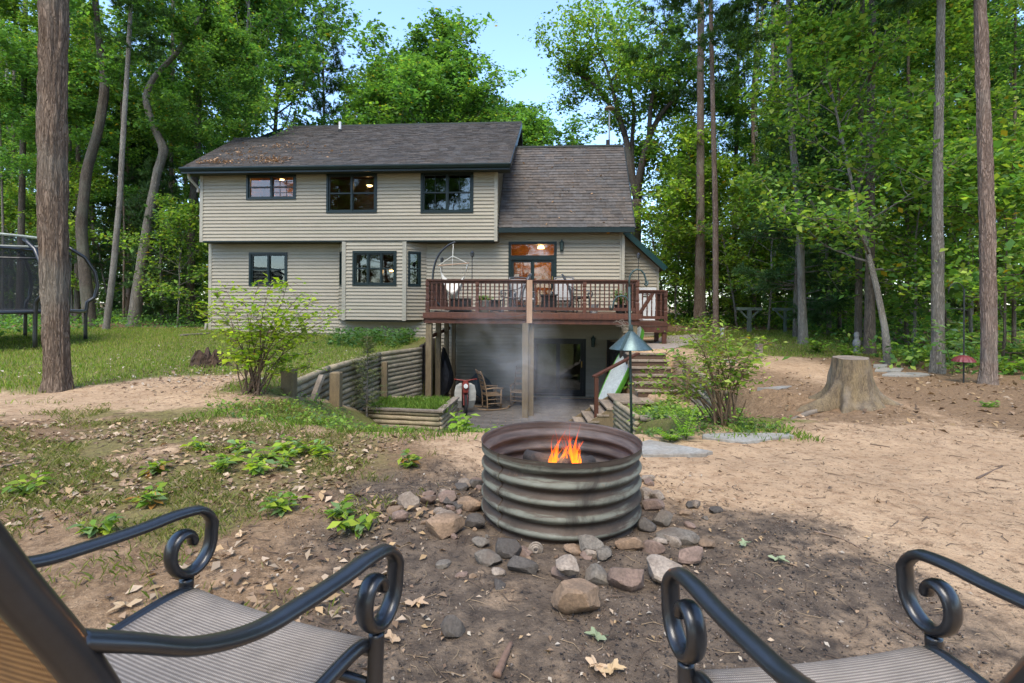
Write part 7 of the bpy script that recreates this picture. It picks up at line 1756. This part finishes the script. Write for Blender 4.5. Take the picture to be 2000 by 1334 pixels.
# ------------------------------------------------------------------ litter
def drift(n, dens, x0,x1,y0,y1, size, pal, seed, name, label, tilt=.35, lift=.008, asp=.55, fold=.18):
    pos = scatter(n,x0,x1,y0,y1,dens,seed,lift); rng = np.random.default_rng(seed); c = np.array(pal)[rng.integers(0,len(pal),len(pos))]*rng.uniform(.65,1.25,(len(pos),1))
    L = leafset(pos, size*rng.uniform(.4,1.3,len(pos)), tilt, rng, c, asp, fold); o = link(name, np_mesh(name, *L[:2], DRY, L[2])); tag(o, label, 'litter', kind='stuff')
DR = [(.34,.23,.14),(.26,.17,.10),(.45,.34,.23),(.17,.11,.07),(.40,.27,.14)]
drift(5600, lambda x,y: masks(x,y)[2]*(fbm(x*1.4,y*1.4,seed=8,oct=2) > -.3), -5.5,1.2,1.3,5.4, .055, DR, 81, 'leaf_litter', 'dry brown leaves strewn over the soil near the chairs')
drift(1300, lambda x,y: .9*(np.hypot(x-.3,y-2.4) < 1.7), -1.6,2.2,1.3,4.0, .024, DR+[(.42,.36,.28)], 82, 'leaf_litter', 'small pale leaf scraps on the ash around the fire ring')
drift(1500, lambda x,y: sstep(.4+fbm(x*.9,y*.9,seed=9,oct=2))*.8, -7,8,3.2,9, .035, DR+[(.10,.07,.05)], 83, 'leaf_litter', 'sparse dry leaves and bark flakes on the bare sand')
drift(9000, lambda x,y: masks(x,y)[2], 2.5,22,4.6,22, .08, DR, 84, 'leaf_litter', 'brown leaf litter on the forest floor beyond the stump')
drift(3500, lambda x,y: .8*np.exp(-((x+4.6)/1.5)**2-((y-8.6)/1.3)**2)+.25*(y > 17), -16,-3.2,6.8,22, .07, DR+[(.5,.42,.33)], 85, 'leaf_litter', 'pale dry leaves drifted under the yellow-green shrub')
drift(700, lambda x,y: np.ones_like(x)*(masks(x,y)[0] > .4), -9,-3.4,8,15, .06, [(.5,.42,.33),(.42,.32,.22)], 86, 'leaf_litter', 'scattered fallen leaves on the lawn')
def twigs(n, dens, x0,x1,y0,y1, L0, r0, col, seed, name, label):
    pos = scatter(n,x0,x1,y0,y1,dens,seed,.006); rng = np.random.default_rng(seed); m = MB()
    for p in pos:
        a = rng.uniform(0,6.28); L = L0*rng.uniform(.3,1.4); d = Vector((math.cos(a),math.sin(a),0)); b = Vector(p); k = .12*L*rng.normal()
        q = b+d*L*.5+Vector((-d.y*k,d.x*k,0)); q.z = g1(q.x,q.y)+.007; e = b+d*L; e.z = g1(e.x,e.y)+.007; m.tube([b,q,e],[r0*rng.uniform(.5,1.2)]*2+[r0*.4],4,cap=False)
    o = m.build(name, M(name+'_bark',col,rough=.9,bump=.2), None); tag(o, label, 'twigs', kind='stuff')
twigs(1300, lambda x,y: np.ones_like(x)*.8, -4.5,4.5,1.4,7, .10, .0022, (.10,.065,.042), 91, 'twig_litter', 'thin dark twigs and pine needles strewn on the sand')
twigs(340, lambda x,y: .9*(masks(x,y)[1] > .15), -1.6,2.6,1.3,4.2, .07, .0016, (.34,.24,.14), 92, 'needle_litter', 'tan pine needles on the ash near the chairs')
def chips(n, dens, x0,x1,y0,y1, s0, pal, seed, name, label):
    pos = scatter(n,x0,x1,y0,y1,dens,seed,0); rng = np.random.default_rng(seed); n = len(pos); s_ = (s0*rng.uniform(.4,1.5,n))[:,None]
    base = np.array([(1,0,-.3),(-.5,.86,-.3),(-.5,-.86,-.3),(0,0,.8)]); rot = rng.normal(0,1,(n,4,3))*.35; Vv = (base[None]+rot)*s_[:,:,None]+pos[:,None,:]; Vv[:,:,2] += s_*.25
    Ff = np.concatenate([np.arange(n)[:,None]*4+np.array(f) for f in ((0,1,3),(1,2,3),(2,0,3),(0,2,1))]); c = np.array(pal)[rng.integers(0,len(pal),n)]
    mt = bpy.data.materials.get('chip') or M('chip',(1,1,1),(.8,.8,.8),rough=.9,bump=.3,attr=True,rnd=0); o = link(name, np_mesh(name, Vv.reshape(-1,3), Ff, mt, np.repeat(c,4,0))); tag(o, label, 'debris', kind='stuff')
chips(9000, lambda x,y: np.clip(masks(x,y)[1],0,1)**1.3*(fbm(x*2.1,y*2.1,seed=55,oct=2) > -.35), -2.2,3.2,1.2,5, .0048, [(.02,.018,.018),(.05,.04,.034),(.10,.08,.06),(.24,.19,.15),(.15,.10,.07)], 95, 'charcoal_debris', 'black charcoal crumbs and grit around the fire ring')
chips(6500, lambda x,y: .5+.0*x, -6,6,1.3,8, .0052, [(.10,.07,.045),(.2,.14,.09),(.06,.045,.035),(.40,.31,.22)], 96, 'sand_debris', 'grit and bark crumbs on the sand')
# larger sticks and lobed oak leaves, each its own thing
def stick(pix, r, label, col=(.13,.085,.055)):
    pts = [GP(*p)+Vector((0,0,r*.7)) for p in pix]; c = pts[0].copy(); m = MB(); sp = smooth_path([p-c for p in pts],4); m.tube(sp,[r*(1-.5*i/len(sp)) for i in range(len(sp))],6,jit=.1); o = m.build('stick', M('stick_bark',col,bump=.4), None, True); o.location = c; tag(o, label, 'stick', 'sticks on the ground')
stick([(345,935),(365,945),(377,943)], .008, 'short crooked brown stick beside the oak seedlings')
stick([(1908,936),(1930,925),(1958,912)], .008, 'thin curved stick on the open sand near the pine')
stick([(1700,868),(1718,871),(1738,874)], .007, 'short dark stick lying on the sand below the stump')
stick([(0,915),(40,905),(85,898)], .010, 'long pale stick on mossy ground beside the chair back',(.30,.22,.15))
stick([(970,1325),(985,1290),(998,1262)], .016, 'chunk of split brown wood on the soil between the chairs',(.20,.12,.08))
stick([(1590,1040),(1640,1052),(1680,1072)], .006, 'forked twig on the dark soil beyond the outermost stones',(.22,.15,.1))
def oakleaf(px, py, s_, label, col, rz):
    b = GP(px,py); n = 36; vs = [(0,0,.012)]
    for k in range(n):
        a = 2*math.pi*k/n; r = s_*(.55+.25*abs(math.cos(a))+ .22*math.cos(7*a))*(1.0 if abs(math.sin(a)) < .9 else .7); vs.append((r*math.cos(a), r*.72*math.sin(a), .010+.018*abs(math.sin(a*1.5))))
    m = MB(); m.add(vs, [(0,1+k,1+(k+1)%n) for k in range(n)], col); m.c = [col]*len(vs); o = m.build('fallen_leaf', DRY); o.location = b; o.rotation_euler = (0,0,rz); tag(o, label, 'leaf', 'large fallen leaves')
for k,(px,py,s_,c) in enumerate(((812,1185,.055,(.48,.34,.22)),(468,1050,.05,(.46,.33,.2)),(450,1085,.045,(.5,.38,.26)),(245,1190,.06,(.45,.33,.2)),(1165,1310,.05,(.42,.30,.19)),(1195,1315,.055,(.5,.36,.2)),(660,955,.035,(.42,.27,.15)),(765,1255,.05,(.45,.32,.2)))):
    oakleaf(px,py,s_,('dry tan oak leaf lying on the soil beside the chair' if px < 900 else 'dry tan oak leaf on the dark soil between the chairs'),c,k*1.3)
for px,py,s_,lab in ((1452,1068,.05,'grey-green curled leaf on the soil beyond the stones'),(1520,1098,.05,'pale green curled leaf beside the twig'),(1165,1250,.05,'pale green leaf on dark soil in front of the big tan stone')): oakleaf(px,py,s_,lab,(.22,.26,.15),px)

# ------------------------------------------------------------------ smoke drifting from the fire
def smoke():
    m = MB(); n = 16; pts = [Vector((.30-.45*i/(n-1), 3.12+3.4*i/(n-1), .30+.95*i/(n-1))) for i in range(n)]
    m.tube(pts, [.20+.66*i/(n-1) for i in range(n)], 18); o = m.build('smoke', None, None, True)
    mt = bpy.data.materials.new('smoke'); mt.use_nodes = True; nt = mt.node_tree; nt.nodes.clear(); ou = nd(nt,'ShaderNodeOutputMaterial'); pv = nd(nt,'ShaderNodeVolumePrincipled')
    tc = nd(nt,'ShaderNodeTexCoord'); sp = nd(nt,'ShaderNodeSeparateXYZ'); nt.links.new(tc.outputs['Object'], sp.inputs[0])
    def mth(op, a, b=None, c=None):
        q = nd(nt,'ShaderNodeMath',operation=op)
        for k, v in enumerate((a,b,c)):
            if v is None: continue
            if hasattr(v,'is_output'): nt.links.new(v, q.inputs[k])
            else: q.inputs[k].default_value = v
        return q.outputs[0]
    t = mth('DIVIDE', mth('SUBTRACT', sp.outputs[1], 3.12), 3.4)
    dx = mth('SUBTRACT', sp.outputs[0], mth('MULTIPLY_ADD', t, -.45, .30)); dz = mth('SUBTRACT', sp.outputs[2], mth('MULTIPLY_ADD', t, .95, .30))
    r = mth('MULTIPLY_ADD', t, .58, .17); d2 = mth('DIVIDE', mth('ADD', mth('MULTIPLY',dx,dx), mth('MULTIPLY',dz,dz)), mth('MULTIPLY',r,r))
    fall = mth('MAXIMUM', mth('SUBTRACT', 1.0, d2), 0.0); fade = mth('MAXIMUM', mth('SUBTRACT', 1.0, t), 0.0)
    nz = noise(nt, tc.outputs['Object'], 2.1, 5, .62, 1.6); f = ramp(nt, nz, [(.46,0),(.70,1)])
    den = mth('MULTIPLY', mth('MULTIPLY', mth('MULTIPLY', fall, fade), f), .95)
    nt.links.new(den, pv.inputs['Density']); pv.inputs['Color'].default_value = (.86,.86,.87,1)
    nt.links.new(pv.outputs[0], ou.inputs['Volume']); o.data.materials.append(mt); tag(o, 'thin grey smoke drifting from the fire towards the house', 'smoke', kind='stuff')
smoke()
